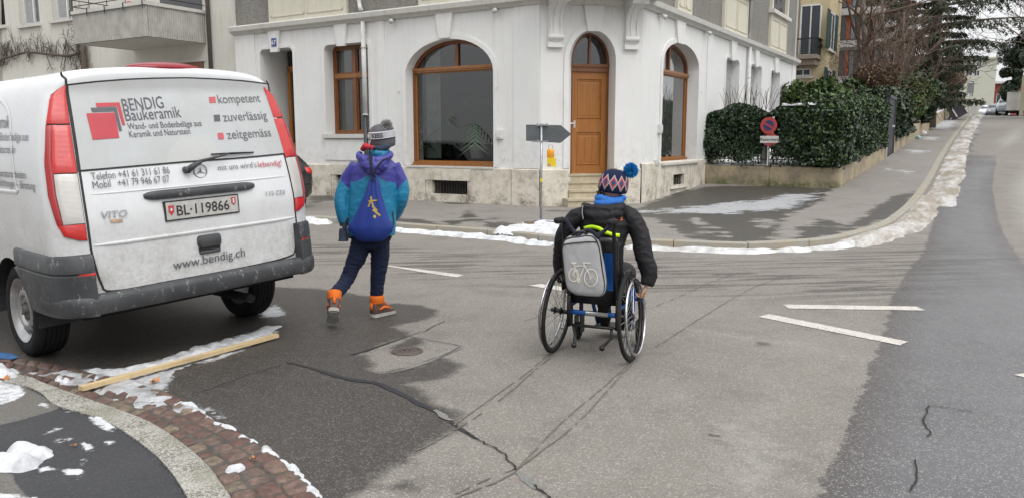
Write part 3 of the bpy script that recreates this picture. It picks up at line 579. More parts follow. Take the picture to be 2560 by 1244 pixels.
# ---- manhole cover
c_ = GP(1018, 878); m_ = MB(); m_.lathe([(.0, .010), (.075, .010), (.078, .008), (.084, .008), (.088, .012), (.098, .012), (.102, .009), (.112, .006), (.114, -.01)], (c_[0], c_[1], 0), n=40)
for k in range(8):
    a = k*math.pi/4+.2; m_.box((c_[0]+.055*math.cos(a), c_[1]+.055*math.sin(a), .011), (.018, .006, .004), 0)
mo = thing('manhole_cover', 'small round rusty manhole cover in the asphalt', 'manhole cover', (c_[0], c_[1], 0))
m_.build('lid', mat('rusty_iron', (.11, .085, .075), .6, .35, 60, .5, metal=.4), mo, auto=35)
m2 = MB(); m2.box((c_[0]-.018, c_[1], .0115), (.022, .009, .004)); m2.box((c_[0]+.018, c_[1]-.002, .0115), (.022, .009, .004)); m2.build('lifting_slot', mat('dark_hole', (.01, .01, .01), .9), mo)
# ============================================================ CORNER BUILDING
def stucco(name, c, stain=.25, scale=1., dirt=(.30, .28, .24), rc=0.):
    t = NT(name); p = t.pos(); n = t.noise(p, 1.1, 6, .6); st = t.noise(t.map(p, (2.6, 2.6, .5)), 1.5, 7, .72); c1 = t.mix(t.mr(n, .3, .7), tuple(x*.93 for x in c), c)
    c1 = t.mix(t.m('MULTIPLY', t.mr(st, .52, .78), stain), c1, dirt); zz = t.xyz(p)[2]; dr = t.noise(t.map(p, (9, 9, .6)), 1.5, 5, .75); c1 = t.mix(t.m('MULTIPLY', t.m('MULTIPLY', t.mr(dr, .5, .75), t.mr(zz, 3.2, 4.3)), .35), c1, dirt); c1 = t.mix(t.m('MULTIPLY', t.mr(t.noise(p, 7, 6, .75), .45, .7), t.mr(zz, 1.9, 1.1, 0, .30)), c1, dirt); c1 = t.mix(t.mr(t.noise(p, 55, 4, .8), .62, .75, 0, .12), c1, tuple(x*.6 for x in c))
    if rc:
        vo = t.vor(p, 55); c1 = t.mix(t.mr(t.noise(p, 30, 5, .8), .35, .65), tuple(x*.6 for x in c), tuple(x*1.35 for x in c)); c1 = t.mix(t.mr(st, .45, .7, 0, .5), c1, tuple(x*.55 for x in c))
        return t.done(c1, .95, 0, t.bump(t.m('ADD', t.noise(p, 42, 5, .85), vo), .9, .02), .2)
    return t.done(c1, .85, 0, t.bump(t.noise(p, 130, 3, .7), .25, .002), .3)
M_wall = stucco('pale_grey_render', (.70, .70, .685), .20)
M_trim = stucco('cream_grey_stone_trim', (.56, .55, .515), .5)
M_cream = stucco('cream_panel', (.60, .57, .47), .35)
M_rough = stucco('grey_roughcast', (.27, .26, .235), rc=1.)
t = NT('limestone_plinth'); p = t.pos(); zc = t.xyz(p)[2]; gz = t.m('SUBTRACT', zc, t.attr('gz'))
n1 = t.noise(p, 3.4, 7, .72); n2 = t.noise(p, 28, 5, .8); c_ = t.mix(t.mr(n1, .3, .7), (.66, .62, .54), (.52, .475, .39)); pit = t.mr(t.noise(p, 75, 4, .8), .60, .68)
c_ = t.mix(t.m('MULTIPLY', pit, .7), c_, (.16, .14, .11)); dm = t.m('MULTIPLY', t.mr(t.m('ADD', n2, t.m('MULTIPLY', n1, 1.4)), 1.16, 1.5), t.mr(zc, .15, .95, 1, .25)); c_ = t.mix(dm, c_, (.13, .11, .085))
c_ = t.mix(t.mr(t.noise(t.map(p, (3, 3, .8)), 1.2, 6, .75), .58, .75, 0, .4), c_, (.34, .31, .25)); M_plinth = t.done(c_, .85, 0, t.bump(t.m('ADD', n2, pit), .35, .006), .3)
def wood(name, a, b, sc=1., rough=.4, axis=2):
    t = NT(name); p = t.obj(); s_ = [14, 14, 14]; s_[axis] = .9; g = t.noise(t.map(p, tuple(s_)), 2.2*sc, 6, .62, dist=.4); s2 = [60, 60, 60]; s2[axis] = 2.5; g2 = t.noise(t.map(p, tuple(s2)), 2*sc, 3)
    c = t.mix(t.mr(g, .3, .7), a, b); c = t.mix(t.mr(g2, .45, .7, 0, .35), c, tuple(x*.6 for x in a)); return t.done(c, rough, 0, t.bump(g2, .15, .002), .5)
M_oak = wood('varnished_oak', (.265, .094, .014), (.385, .152, .026)); M_oakh = wood('varnished_oak_rail', (.265, .094, .014), (.385, .152, .026), axis=0)
M_win = wood('window_wood', (.13, .042, .012), (.23, .085, .024)); M_winh = wood('window_wood_rail', (.22, .08, .02), (.34, .155, .05), axis=0)
def glass(name, tint=(.75, .8, .78), ior=1.5, dirt=.0):
    m_ = bpy.data.materials.new(name); m_.use_nodes = True; n = m_.node_tree.nodes; l = m_.node_tree.links; n.remove(n['Principled BSDF'])
    tr = n.new('ShaderNodeBsdfTransparent'); tr.inputs[0].default_value = (*tint, 1); gl = n.new('ShaderNodeBsdfGlossy'); gl.inputs['Roughness'].default_value = .01; gl.inputs['Color'].default_value = (.95, .95, .95, 1)
    fr = n.new('ShaderNodeFresnel'); fr.inputs[0].default_value = ior; mu = n.new('ShaderNodeMath'); mu.operation = 'MULTIPLY'; mu.inputs[1].default_value = 2.4; mu.use_clamp = True; mx = n.new('ShaderNodeMixShader')
    tc = n.new('ShaderNodeNewGeometry'); no = n.new('ShaderNodeTexNoise'); no.inputs['Scale'].default_value = 1.3; bu = n.new('ShaderNodeBump'); bu.inputs['Strength'].default_value = .004; bu.inputs['Distance'].default_value = .01
    l.new(tc.outputs['Position'], no.inputs['Vector']); l.new(no.outputs[0], bu.inputs['Height']); l.new(bu.outputs[0], gl.inputs['Normal'])
    l.new(fr.outputs[0], mu.inputs[0]); l.new(mu.outputs[0], mx.inputs[0]); l.new(tr.outputs[0], mx.inputs[1]); l.new(gl.outputs[0], mx.inputs[2]); l.new(mx.outputs[0], n['Material Output'].inputs[0]); return m_
M_glass = glass('window_glass')
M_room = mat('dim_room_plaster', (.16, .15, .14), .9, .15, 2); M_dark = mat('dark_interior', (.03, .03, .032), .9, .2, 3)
M_iron = mat('black_iron', (.03, .028, .026), .6, .3, 20, .3, metal=.3); M_white = mat('white_enamel', (.62, .62, .6), .4, .1, 6)
M_zinc = mat('painted_downpipe', (.55, .545, .52), .5, .2, 5, .1); M_blk = mat('black_downpipe', (.03, .03, .032), .45, .4, 25)
BLD = thing('corner_building', 'pale grey corner house with arched shop windows and oak door', 'building', (P0[0], P0[1], 0.))
def arch(x0, x1, z0, zs, zt, n=20):
    c, a, b = (x0+x1)/2, (x1-x0)/2, zt-zs; return [(x0, z0), (x1, z0)] + [(c+a*math.cos(t), zs+b*math.sin(t)) for t in np.linspace(0, math.pi, n)]
def rrect(x0, x1, z0, z1, r=.14, n=5):
    return [(x0, z0), (x1, z0)] + [(x1-r+r*math.cos(t), z1-r+r*math.sin(t)) for t in np.linspace(0, math.pi/2, n)] + [(x0+r+r*math.cos(t), z1-r+r*math.sin(t)) for t in np.linspace(math.pi/2, math.pi, n)]
def inset(poly, d):                                       # inset an opening outline (convex-ish)
    P = np.array(poly); c = P.mean(0); q = []
    n = len(P)
    for i in range(n):
        a, b, e = P[i-1], P[i], P[(i+1) % n]; t1 = (b-a)/(np.hypot(*(b-a))+1e-9); t2 = (e-b)/(np.hypot(*(e-b))+1e-9); n1 = np.array([-t1[1], t1[0]]); n2 = np.array([-t2[1], t2[0]]); m_ = n1+n2; m_ /= max(.3, m_.dot(m_)/2); q.append(tuple(b+m_*d))
    return q
ZPL = FLc.px(1300, 421)[1]; ZCB = FLc.px(1000, 47)[1]; ZCT = ZCB+.20; ZTOP = 12.5
# ---------- openings
aL = dict(x0=FLc.px(1017, 300)[0], x1=FLc.px(1235, 300)[0], z0=ZPL+.0, zs=FLc.px(1020, 190)[1], zt=FLc.px(1135, 97)[1])
OPL = arch(**aL)
w1 = dict(x0=FLc.px(815, 250)[0], x1=FLc.px(924, 250)[0], z0=FLc.px(870, 336)[1], z1=FLc.px(860, 110)[1]); OPW1 = rrect(**w1)
d67 = dict(x0=FLc.px(656, 250)[0], x1=FLc.px(737, 250)[0], z0=.45, z1=FLc.px(700, 121)[1]); OPD = rrect(**d67)
wall = MB(FLc.M)
def notched(mb, x0, x1, z0, z1, notches, holes, dep):     # wall whose lower edge is broken by door-like openings
    out = [(x0, z0)]
    for nq in notches:
        a, b = nq[0][0], nq[1][0]; up = [q for q in nq[2:] if q[1] > z0]; path = [(a, z0)]+up[::-1]+[(b, z0)]; out += path
        mb.add([(q[0], 0, q[1]) for q in path]+[(q[0], dep, q[1]) for q in path], [(i, i+1, len(path)+i+1, len(path)+i) for i in range(len(path)-1)])
    mb.sheet(out+[(x1, z0), (x1, z1), (x0, z1)], holes, 0, dep)
notched(wall, -LENL, 0, ZPL, ZCB, [OPD, OPL], [OPW1], .34)
# slightly proud piers and shallow panels
for a, b in ((FLc.px(1285, 300)[0], -.02), (FLc.px(925, 300)[0]+.25, FLc.px(966, 300)[0])):
    wall.prism([(a, ZPL), (b, ZPL), (b, ZCB), (a, ZCB)], -.022, .001, 'y')
wall.prism([(-LENL, ZPL), (-LENL+.75, ZPL), (-LENL+.75, ZCB), (-LENL, ZCB)], -.022, .001, 'y')
# chamfer
dC = dict(x0=FC.px(1421, 300)[0], x1=FC.px(1536, 300)[0], z0=.45, zs=FC.px(1425, 150)[1], zt=FC.px(1478, 76)[1]); OPC = arch(**dC)
cw = MB(FC.M); notched(cw, 0, xw, ZPL, ZCB+.3, [OPC], [], .36)
# right facade
aR = dict(x0=FR.px(1652, 300)[0], x1=FR.px(1741, 300)[0], z0=FR.px(1700, 405)[1], zs=FR.px(1741, 175)[1], zt=FR.px(1693, 106)[1]); OPR = arch(**aR)
wR = []
for x0, x1, yt in ((1812, 1845, 147), (1874, 1901, 163), (1925, 1947, 178)):
    wR.append(dict(x0=FR.px(x0, 230)[0], x1=FR.px(x1, 230)[0], z0=ZPL+.45, z1=FR.px((x0+x1)/2, yt)[1]))
rw = MB(FR.M); rw.sheet([(0, ZPL+.1), (LENR, ZPL+.1), (LENR, ZCB), (0, ZCB)], [OPR]+[rrect(**w_) for w_ in wR], 0, .36)
xp_ = FR.px(1763, 250)[0]; rw.prism([(xp_, ZPL+.1), (xp_+.45, ZPL+.1), (xp_+.45, ZCB), (xp_, ZCB)], -.03, .001, 'y'); rw.prism([(LENR-.6, ZPL+.1), (LENR, ZPL+.1), (LENR, ZCB), (LENR-.6, ZCB)], -.03, .001, 'y')
# north end of the building and rear faces so that it is a closed body
A_ = FLc.o-FLc.x*LENL; B_ = FR.o+FR.x*LENR
for mbx, x_, ww in ((MB(Frame(B_[:2], -V).M), 0, 8.), ):
    mbx.sheet([(0, 0), (ww, 0), (ww, ZTOP), (0, ZTOP)], []); rw.M = np.eye(4); rw.add(np.concatenate(mbx.v), mbx.f)
for m_ in (cw, rw): wall.M = np.eye(4); wall.add(np.concatenate(m_.v), m_.f)
wall.build('wall', M_wall, BLD)
# mouldings round openings: raised band
def band_poly(mb, op, w, y0, y1, skip=2):                 # a band outside an opening outline (sides and top)
    o_ = inset(op, -w); n = len(op); idx = list(range(1, n))+[0]; P = [op[i] for i in idx]; Q = [o_[i] for i in idx]
    P[0] = op[1]; Q[0] = (o_[1][0], op[1][1]); Q[-1] = (o_[0][0], op[0][1])
    rs = [[(p[0], y0, p[1]), (p[0], y1, p[1]), (q[0], y1, q[1]), (q[0], y0, q[1])] for p, q in zip(P, Q)]; mb.rings(rs, True, True)
mo_ = MB(FLc.M); band_poly(mo_, OPL, .10, -.03, 0.002); band_poly(mo_, OPW1, .09, -.025, .002); band_poly(mo_, rrect(d67['x0'], d67['x1'], ZPL, d67['z1']), .09, -.025, .002)
mo_.M = np4(FC.M); band_poly(mo_, [(x, max(z, ZPL)) for x, z in OPC], .11, -.03, .002)
mo_.M = np4(FR.M); band_poly(mo_, OPR, .11, -.03, .002)
for w_ in wR: band_poly(mo_, rrect(**w_), .09, -.02, .002)
build_each(mo_, 'moulding', M_wall, BLD)
# keystones: each a part
def keystone(Fm, xc, z0, z1, w0, w1, pr=.07):
    m_ = MB(Fm.M); m_.rings([[(xc-w0, y, z0), (xc+w0, y, z0), (xc+w1, y, z1), (xc-w1, y, z1)] for y in (.002, -pr)]); m_.build('keystone', M_wall, BLD)
for Fm, px0, px1, yt, yb, xb in ((FLc, 1093, 1135, 40, 94, 1114), (FLc, 840, 871, 64, 114, 856), (FLc, 673, 702, 82, 129, 690), (FC, 1461, 1512, 20, 77, 1483), (FR, 1700, 1722, 60, 108, 1696), (FR, 1820, 1834, 108, 150, 1829), (FR, 1882, 1893, 130, 166, 1888), (FR, 1934, 1944, 150, 181, 1937)):
    xc, zb = Fm.px(xb, yb); x0, zt = Fm.px(px0, yt); x1, _ = Fm.px(px1, yt); hw = abs(x1-x0)/2; keystone(Fm, xc, zb-.02, min(zt+.1, ZCB), hw*.62, hw)
# cornice
def ledge(Fm, xa, xb, z, prof, ma=0., mbq=0.):            # profile (outward, up), mitred ends
    m_ = MB(Fm.M); m_.rings([[(xa-ma*o, -o, z+h) for o, h in prof], [(xb+mbq*o, -o, z+h) for o, h in prof]]); return m_
cp = [(-.02, 0), (.06, 0), (.09, .05), (.16, .08), (.18, .18), (.10, .22), (-.02, .23)]
cb = MB()
kL = math.tan(R((90-58.5-(90-76.5))/2+9)) * .35
for m_ in (ledge(FLc, -LENL-.05, 0, ZCB, cp, 0, .4), ledge(FC, 0, xw, ZCB, cp, .4, .4), ledge(FR, 0, LENR+.1, ZCB, cp, .4, 0)): cb.add(np.concatenate(m_.v), m_.f)
cb.build('cornice', M_trim, BLD, auto=40)
# plinth with basement openings
def basement(Fm, x0, x1, y0, y1): a = Fm.px(x0, y1); b = Fm.px(x1, y0); return [(a[0], a[1]), (b[0], a[1]), (b[0], b[1]), (a[0], b[1])]
bs1 = basement(FLc, 1085, 1172, 453, 486); bs0 = basement(FLc, 843, 873, 438, 466); bsR = basement(FR, 1678, 1706, 434, 464)
pl = MB(FLc.M)
def zg(Fm, x): q = Fm.o+Fm.x*x; return float(hgt(q[0], q[1]))+.08
pl.sheet([(-LENL, 0), (0.01, 0), (.01, ZPL-.03), (-LENL, ZPL-.03)], [bs1, bs0, [(d67['x0'], .02), (d67['x1'], .02), (d67['x1'], ZPL-.05), (d67['x0'], ZPL-.05)]], -.05, .3)
pl.add([(-LENL, -.05, ZPL-.03), (0, -.05, ZPL-.03), (0, 0.01, ZPL+.005), (-LENL, .01, ZPL+.005)], [(0, 1, 2, 3)])
pl.M = np4(FC.M); dx0, dx1 = dC['x0'], dC['x1']
for a, b in ((0, dx0), (dx1, xw)): pl.sheet([(a, 0), (b, 0), (b, ZPL-.03), (a, ZPL-.03)], [], -.05); pl.add([(a, -.05, ZPL-.03), (b, -.05, ZPL-.03), (b, .01, ZPL+.005), (a, .01, ZPL+.005)], [(0, 1, 2, 3)])
for a in (dx0, dx1): pl.add([(a, -.05, 0), (a, .4, 0), (a, .4, ZPL), (a, -.05, ZPL)], [(0, 1, 2, 3)])
pl.M = np4(FR.M); pl.sheet([(0, 0), (LENR, .3), (LENR, ZPL+.07), (0, ZPL+.07)], [bsR], -.05, .3); pl.add([(0, -.05, ZPL+.07), (LENR, -.05, ZPL+.07), (LENR, .01, ZPL+.105), (0, .01, ZPL+.105)], [(0, 1, 2, 3)])
PLN = pl.build('plinth', M_plinth, BLD)
# block joints and carved lintel blocks on the plinth
bl = MB(FLc.M)
def pbox(mb, Fm, x0, x1, y0, y1, pr0, pr1):
    mb.M = np4(Fm.M); a = Fm.px(x0, y1); b = Fm.px(x1, y0); mb.bb(a[0], b[0], -pr1, -pr0, a[1], b[1])
pbox(bl, FLc, 1068, 1181, 423, 449, .045, .075); pbox(bl, FLc, 1077, 1175, 487, 512, .045, .085); pbox(bl, FLc, 832, 880, 412, 436, .045, .07)
pbox(bl, FR, 1670, 1712, 466, 473, .045, .10)
build_each(bl, 'plinth_block', M_plinth, BLD, auto=30)
jn = MB(FLc.M)
for xx in (1281, 1175, 1068, 960, 832): jn.M = np4(FLc.M); a = FLc.px(xx, 470)[0]; jn.bb(a-.004, a+.004, -.0515, -.04, .1, ZPL-.03)
jn.M = np4(FR.M)
for xx in (1655, 1720): a = FR.px(xx, 450)[0]; jn.bb(a-.004, a+.004, -.0515, -.04, .1, ZPL+.07)
build_each(jn, 'plinth_joint', M_dark, BLD)
# grilles
for Fm, bs, nb in ((FLc, bs1, 13), (FLc, bs0, 4), (FR, bsR, 5)):
    g = MB(Fm.M); x0, x1, z0, z1 = bs[0][0], bs[1][0], bs[0][1], bs[2][1]
    for k in range(nb): xx = x0+(x1-x0)*(k+.5)/nb; g.bb(xx-.011, xx+.011, .02, .04, z0, z1)
    for zz_ in (z0+.03, z1-.04): g.bb(x0, x1, .015, .045, zz_-.012, zz_+.012)
    gr = g.build('basement_grille', M_iron, BLD); d_ = MB(Fm.M); d_.add([(x0, .25, z0-.05), (x1, .25, z0-.05), (x1, .25, z1+.05), (x0, .25, z1+.05)], [(0, 1, 2, 3)]); d_.build('basement_void', M_dark, gr)
# ---------- window joinery
def arch_window(Fm, ar, dep, transom_z, mull, fw=.075, parent=BLD, room=2.6, name='arched_window', bar_top=True, zb=.0):
    x0, x1, z0, zs, zt = ar['x0'], ar['x1'], ar['z0']+zb, ar['zs'], ar['zt']; op = arch(x0, x1, z0, zs, zt, 24); ino = inset(op, fw)
    fr = MB(Fm.M); n = len(op)
    fr.rings([[(p[0], dep, p[1]), (q[0], dep, q[1]), (q[0], dep+.07, q[1]), (p[0], dep+.07, p[1])] for p, q in zip(op+[op[0]], ino+[ino[0]])], cap=False)
    W_ = fr.build('window', M_win, parent)
    W_['label'] = 'arched shop window with oak frame'
    tr = MB(Fm.M); tr.bb(x0+fw*.5, x1-fw*.5, dep-.035, dep+.06, transom_z-.05, transom_z+.05); tr.bb(x0+fw*.5, x1-fw*.5, dep-.055, dep-.03, transom_z-.012, transom_z+.03); tr.build('transom_bar', M_winh, W_, auto=30)
    if mull:
        mm = MB(Fm.M); zz_ = zt-fw*.9; mm.bb(mull-.035, mull+.035, dep-.01, dep+.055, transom_z+.045, zz_ if mull else zt); mm.build('mullion', M_win, W_)
    lo = MB(Fm.M); lo.bb(x0+.01, x1-.01, dep-.05, dep+.05, z0-.0, z0+.09); lo.bb(x0-.0, x1+.0, dep-.12, dep-.045, z0-.02, z0+.028); lo.build('bottom_rail', M_winh, W_)
    # inner sash rim
    rim = MB(Fm.M); a, b = x0+fw, x1-fw; c, d = z0+.09, transom_z-.05
    for q in ((a, a+.03, c, d), (b-.03, b, c, d), (a, b, c, c+.03), (a, b, d-.03, d)): rim.bb(q[0], q[1], dep+.015, dep+.045, q[2], q[3])
    rim.build('sash', M_oak, W_)
    gl = MB(Fm.M); gl.add([(p[0], dep+.04, p[1]) for p in ino], [tuple(range(n))]); gl.build('pane', M_glass, W_, fix=False)
    return W_
zt1 = FLc.px(1135, 172, .24)[1]; WA = arch_window(FLc, aL, .24, zt1, FLc.px(1142, 140, .24)[0])
WB = arch_window(FR, aR, .26, FR.px(1690, 186, .26)[1], FR.px(1674, 150, .26)[0], zb=.0)
sl = MB(FR.M); sl.bb(aR['x0']-.05, aR['x1']+.05, -.10, .28, aR['z0']-.05, aR['z0']-.003); sl.M = np4(FLc.M); sl.bb(aL['x0'], aL['x1'], -.07, .2, ZPL-.03, ZPL+.008)
sl.bb(w1['x0']-.1, w1['x1']+.1, -.08, .30, w1['z0']-.09, w1['z0']+.004); build_each(sl, 'sill', M_trim, BLD)
ap = MB(FLc.M); ap.bb(w1['x0']-.06, w1['x1']+.06, -.03, .002, ZPL+.10, w1['z0']-.14); ap.build('apron_panel', M_wall, BLD)
# small window with cross bars
def cross_window(Fm, w_, dep, bw=.05):
    x0, x1, z0, z1 = w_['x0'], w_['x1'], w_['z0'], w_['z1']; fr = MB(Fm.M); f = .075
    for q in ((x0, x0+f, z0, z1), (x1-f, x1, z0, z1), (x0+f, x1-f, z0, z0+f), (x0+f, x1-f, z1-f, z1)): fr.bb(q[0], q[1], dep, dep+.07, q[2], q[3])
    W_ = fr.build('window', M_win, BLD); W_['label'] = 'brown wooden window with a cross of glazing bars'; xm = (x0+x1)/2; zm = z0+(z1-z0)*.66; b_ = MB(Fm.M)
    b_.bb(xm-.05, xm+.05, dep-.012, dep+.06, z0+f, z1-f); b_.build('mullion', M_win, W_); b_ = MB(Fm.M); b_.bb(x0+f, x1-f, dep-.03, dep+.055, zm-.05, zm+.05); b_.build('transom_bar', M_winh, W_)
    s_ = MB(Fm.M)
    for a, b in ((x0+f, xm-.05), (xm+.05, x1-f)):
        for c, d in ((z0+f, zm-.05), (zm+.05, z1-f)):
            for q in ((a, a+.035, c, d), (b-.035, b, c, d), (a+.035, b-.035, c, c+.035), (a+.035, b-.035, d-.035, d)): s_.bb(q[0], q[1], dep+.01, dep+.05, q[2], q[3])
    s_.build('sash', M_win, W_); g = MB(Fm.M); g.add([(x0, dep+.045, z0), (x1, dep+.045, z0), (x1, dep+.045, z1), (x0, dep+.045, z1)], [(0, 1, 2, 3)]); g.build('pane', M_glass, W_, fix=False); return W_
cross_window(FLc, w1, .28)
# shuttered windows on the rising street
M_shut = mat('white_roller_slats', (.55, .55, .54), .6, .15, 6)
for w_ in wR:
    x0, x1, z0, z1 = w_['x0'], w_['x1'], w_['z0'], w_['z1']; f = MB(FR.M)
    for q in ((x0, x0+.06, z0, z1), (x1-.06, x1, z0, z1), (x0, x1, z0, z0+.06), (x0, x1, z1-.06, z1)): f.bb(q[0], q[1], .27, .33, q[2], q[3])
    W_ = f.build('window', M_white, BLD); W_['label'] = 'narrow window with a half lowered slatted blind'; s_ = MB(FR.M); zz_ = z1-.05
    while zz_ > z0+(z1-z0)*.45: s_.box(((x0+x1)/2, .23, zz_), (x1-x0-.04, .03, .03), R_=np4(Matrix.Rotation(R(35), 3, 'X'))); zz_ -= .048
    s_.build('blind', M_shut, W_); g = MB(FR.M); g.add([(x0, .31, z0), (x1, .31, z0), (x1, .31, z1), (x0, .31, z1)], [(0, 1, 2, 3)]); g.build('pane', M_glass, W_, fix=False)
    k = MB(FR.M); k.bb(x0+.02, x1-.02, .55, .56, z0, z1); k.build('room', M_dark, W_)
# ---------- rooms behind the glass
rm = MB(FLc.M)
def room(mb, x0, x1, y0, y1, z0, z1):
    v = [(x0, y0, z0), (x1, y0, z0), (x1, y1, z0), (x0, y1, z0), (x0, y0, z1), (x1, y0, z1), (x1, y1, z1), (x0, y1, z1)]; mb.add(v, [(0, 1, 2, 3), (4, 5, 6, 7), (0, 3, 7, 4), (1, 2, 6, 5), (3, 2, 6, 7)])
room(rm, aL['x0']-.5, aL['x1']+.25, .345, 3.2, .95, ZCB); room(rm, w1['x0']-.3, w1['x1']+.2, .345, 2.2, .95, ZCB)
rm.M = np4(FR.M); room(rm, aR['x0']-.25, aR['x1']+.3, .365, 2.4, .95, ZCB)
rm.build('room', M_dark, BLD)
ct = MB(FLc.M); x0 = aL['x0']+.14
def curtain(mb, x0, x1, y, z0, z1, k=9):
    n = 40; rs = [[(x0+(x1-x0)*i/n, y+.025*math.sin(i/n*k*2*math.pi), z) for i in range(n+1)] for z in (z0, z1)]; mb.rings(rs, cap=False, closed=False)
curtain(ct, x0, x0+.42, .55, 1.05, ZCB-.2, 6); ct.build('curtain', mat('pale_curtain', (.36, .40, .38), .9, .15, 5), WA)
ct = MB(FR.M); curtain(ct, aR['x0']+.55, aR['x1']-.1, .6, 1.1, ZCB-.2, 6); ct.build('curtain', mat('grey_curtain', (.28, .28, .27), .9, .15, 5), WB)
ct = MB(FLc.M); curtain(ct, w1['x0']+.05, w1['x0']+.4, .5, 1.3, ZCB-.3, 5); curtain(ct, w1['x1']-.35, w1['x1']-.05, .5, 1.3, ZCB-.3, 5); ct.build('curtain', mat('pale_curtain', (.30, .31, .30), .9, .15, 5), BLD)
M_palm = mat('palm_green', (.03, .075, .032), .5, .4, 20)
def palm(Fm, x, y, z, s, n=13, seed=1, lab=''):
    r_ = random.Random(seed); T = thing('palm', lab, 'plant', tuple(Fm.o+Fm.x*x+Fm.y*y+np.array([0, 0, z]))); pot = MB(Fm.M); pot.lathe([(.0, 0), (.16, 0), (.21, .3), (.20, .3), (.0, .27)], (x, y, z)); pot.build('pot', mat('pale_pot', (.42, .42, .38), .5), T, auto=40)
    m_ = MB(Fm.M)
    for k in range(n):
        a = k*2.4; L = s*r_.uniform(.7, 1.1); el = r_.uniform(.35, 1.4); pts = []
        for i in range(9): u_ = i/8; rr = L*u_*math.cos(el)*1.1; pts.append(np.array([x+rr*math.cos(a)*.9, y+rr*math.sin(a)*.7, z+.28+L*(u_*math.sin(el)*1.1-.75*u_*u_)+s*.25]))
        m_.tube(pts, .006, 4)
        for i in range(2, 9):
            for sgn in (-1, 1):
                for h_ in (0, .5):
                    p = pts[i]*(1-h_)+pts[i-1]*h_; t_ = pts[i]-pts[i-1]; t_ /= np.linalg.norm(t_); sd_ = np.cross(t_, [0, 0, 1]); sd_ /= (np.linalg.norm(sd_)+1e-6); e_ = p+sgn*sd_*.20*s+t_*.12*s+np.array([0, 0, -.07*s]); w_ = t_*.022; m_.add([p-w_, p+w_, e_], [(0, 1, 2)])
    m_.build('fronds', M_palm, T, fix=False)
palm(FLc, FLc.px(1075, 380, .9)[0], .95, 1.05, 1.0, 14, 2, 'small palm at the left inside the big arched shop window')
palm(FLc, FLc.px(1192, 380, .9)[0], .95, 1.05, 1.7, 20, 5, 'tall potted palm at the right inside the big arched shop window')
# ---------- oak corner door
yd = .42; DZ0 = FC.px(1470, 434, yd)[1]; D_ = MB(FC.M); a0, a1 = FC.px(1424, 300, yd)[0], FC.px(1519, 300, yd)[0]; ztr = FC.px(1470, 165, yd)[1]
frm = MB(FC.M); zs_, zt_ = dC['zs'], dC['zt']; opd = arch(a0, a1, DZ0, zs_, zt_, 24); ind = inset(opd, .05)
frm.rings([[(p[0], yd-.03, p[1]), (q[0], yd-.03, q[1]), (q[0], yd+.07, q[1]), (p[0], yd+.07, p[1])] for p, q in zip(opd[1:]+[opd[0]], ind[1:]+[ind[0]])])
# reveal return between the wide opening and the door
DR = thing('door', None, None); 
bpy.data.objects.remove(DR)
df = frm.build('door_frame', M_win, BLD)
rv = MB(FC.M); rv.sheet(arch(dC['x0']-.2, dC['x1']+.2, .2, zs_, zt_+.3), [arch(a0, a1, .3, zs_, zt_, 24)], .352, .14); rv.build('door_reveal', M_wall, BLD)
lf = MB(FC.M); b0, b1 = a0+.045, a1-.045; ztl = ztr-.12; lf.bb(b0, b1, yd+.012, yd+.055, DZ0, ztl); LEAF = lf.build('door', M_oak, BLD); LEAF['label'] = 'panelled oak corner door above stone steps'
st_ = MB(FC.M); wS = .115; zmid0 = FC.px(1460, 331, yd)[1]; zmid1 = FC.px(1460, 300, yd)[1]; zb_ = DZ0+.17
for q in ((b0, b0+wS, DZ0, ztl), (b1-wS, b1, DZ0, ztl), (b0+wS, b1-wS, DZ0, zb_), (b0+wS, b1-wS, zmid0, zmid1), (b0+wS, b1-wS, ztl-.16, ztl)): st_.bb(q[0], q[1], yd-.012, yd+.014, q[2], q[3])
st_.build('stile', M_oak, LEAF)
pn = MB(FC.M)
def raised(mb, x0, x1, z0, z1, y, d=.012, i=.05):
    mb.rings([[(x0, y, z0), (x1, y, z0), (x1, y, z1), (x0, y, z1)], [(x0+.012, y-d, z0+.012), (x1-.012, y-d, z0+.012), (x1-.012, y-d, z1-.012), (x0+.012, y-d, z1-.012)], [(x0+.025, y-d, z0+.025), (x1-.025, y-d, z0+.025), (x1-.025, y-d, z1-.025), (x0+.025, y-d, z1-.025)], [(x0+.03, y+.004, z0+.03), (x1-.03, y+.004, z0+.03), (x1-.03, y+.004, z1-.03), (x0+.03, y+.004, z1-.03)], [(x0+i+.03, y-.004, z0+i+.03), (x1-i-.03, y-.004, z0+i+.03), (x1-i-.03, y-.004, z1-i-.03), (x0+i+.03, y-.004, z1-i-.03)]])
raised(pn, b0+wS, b1-wS, zmid1+.02, ztl-.17, yd+.01); raised(pn, b0+wS, b1-wS, zb_+.01, zmid0-.02, yd+.01)
pn.bb(b0+wS+.19, b0+wS+.20, yd-.001, yd+.01, zb_+.1, zmid0-.1); pn.bb(b1-wS-.20, b1-wS-.19, yd-.001, yd+.01, zb_+.1, zmid0-.1); pn.build('door_panel', M_oakh if 0 else M_oak, LEAF)
hd = MB(FC.M); hz = FC.px(1425, 309, yd)[1]; hd.tube([(b0+.06, yd-.012, hz), (b0+.06, yd-.06, hz), (b0-.0, yd-.065, hz), (b0-.05, yd-.06, hz)], .009, 8); hd.bb(b0+.04, b0+.08, yd-.016, yd-.01, hz-.09, hz+.06); hd.build('handle', mat('brushed_steel', (.55, .55, .55), .3, .1, 20, metal=1.), LEAF)
tr = MB(FC.M); tr.bb(a0+.02, a1-.02, yd-.06, yd+.06, ztr-.125, ztr+.02); tr.bb(a0+.01, a1-.01, yd-.09, yd-.05, ztr-.03, ztr+.03); tr.build('lintel_rail', M_win, df, auto=30)
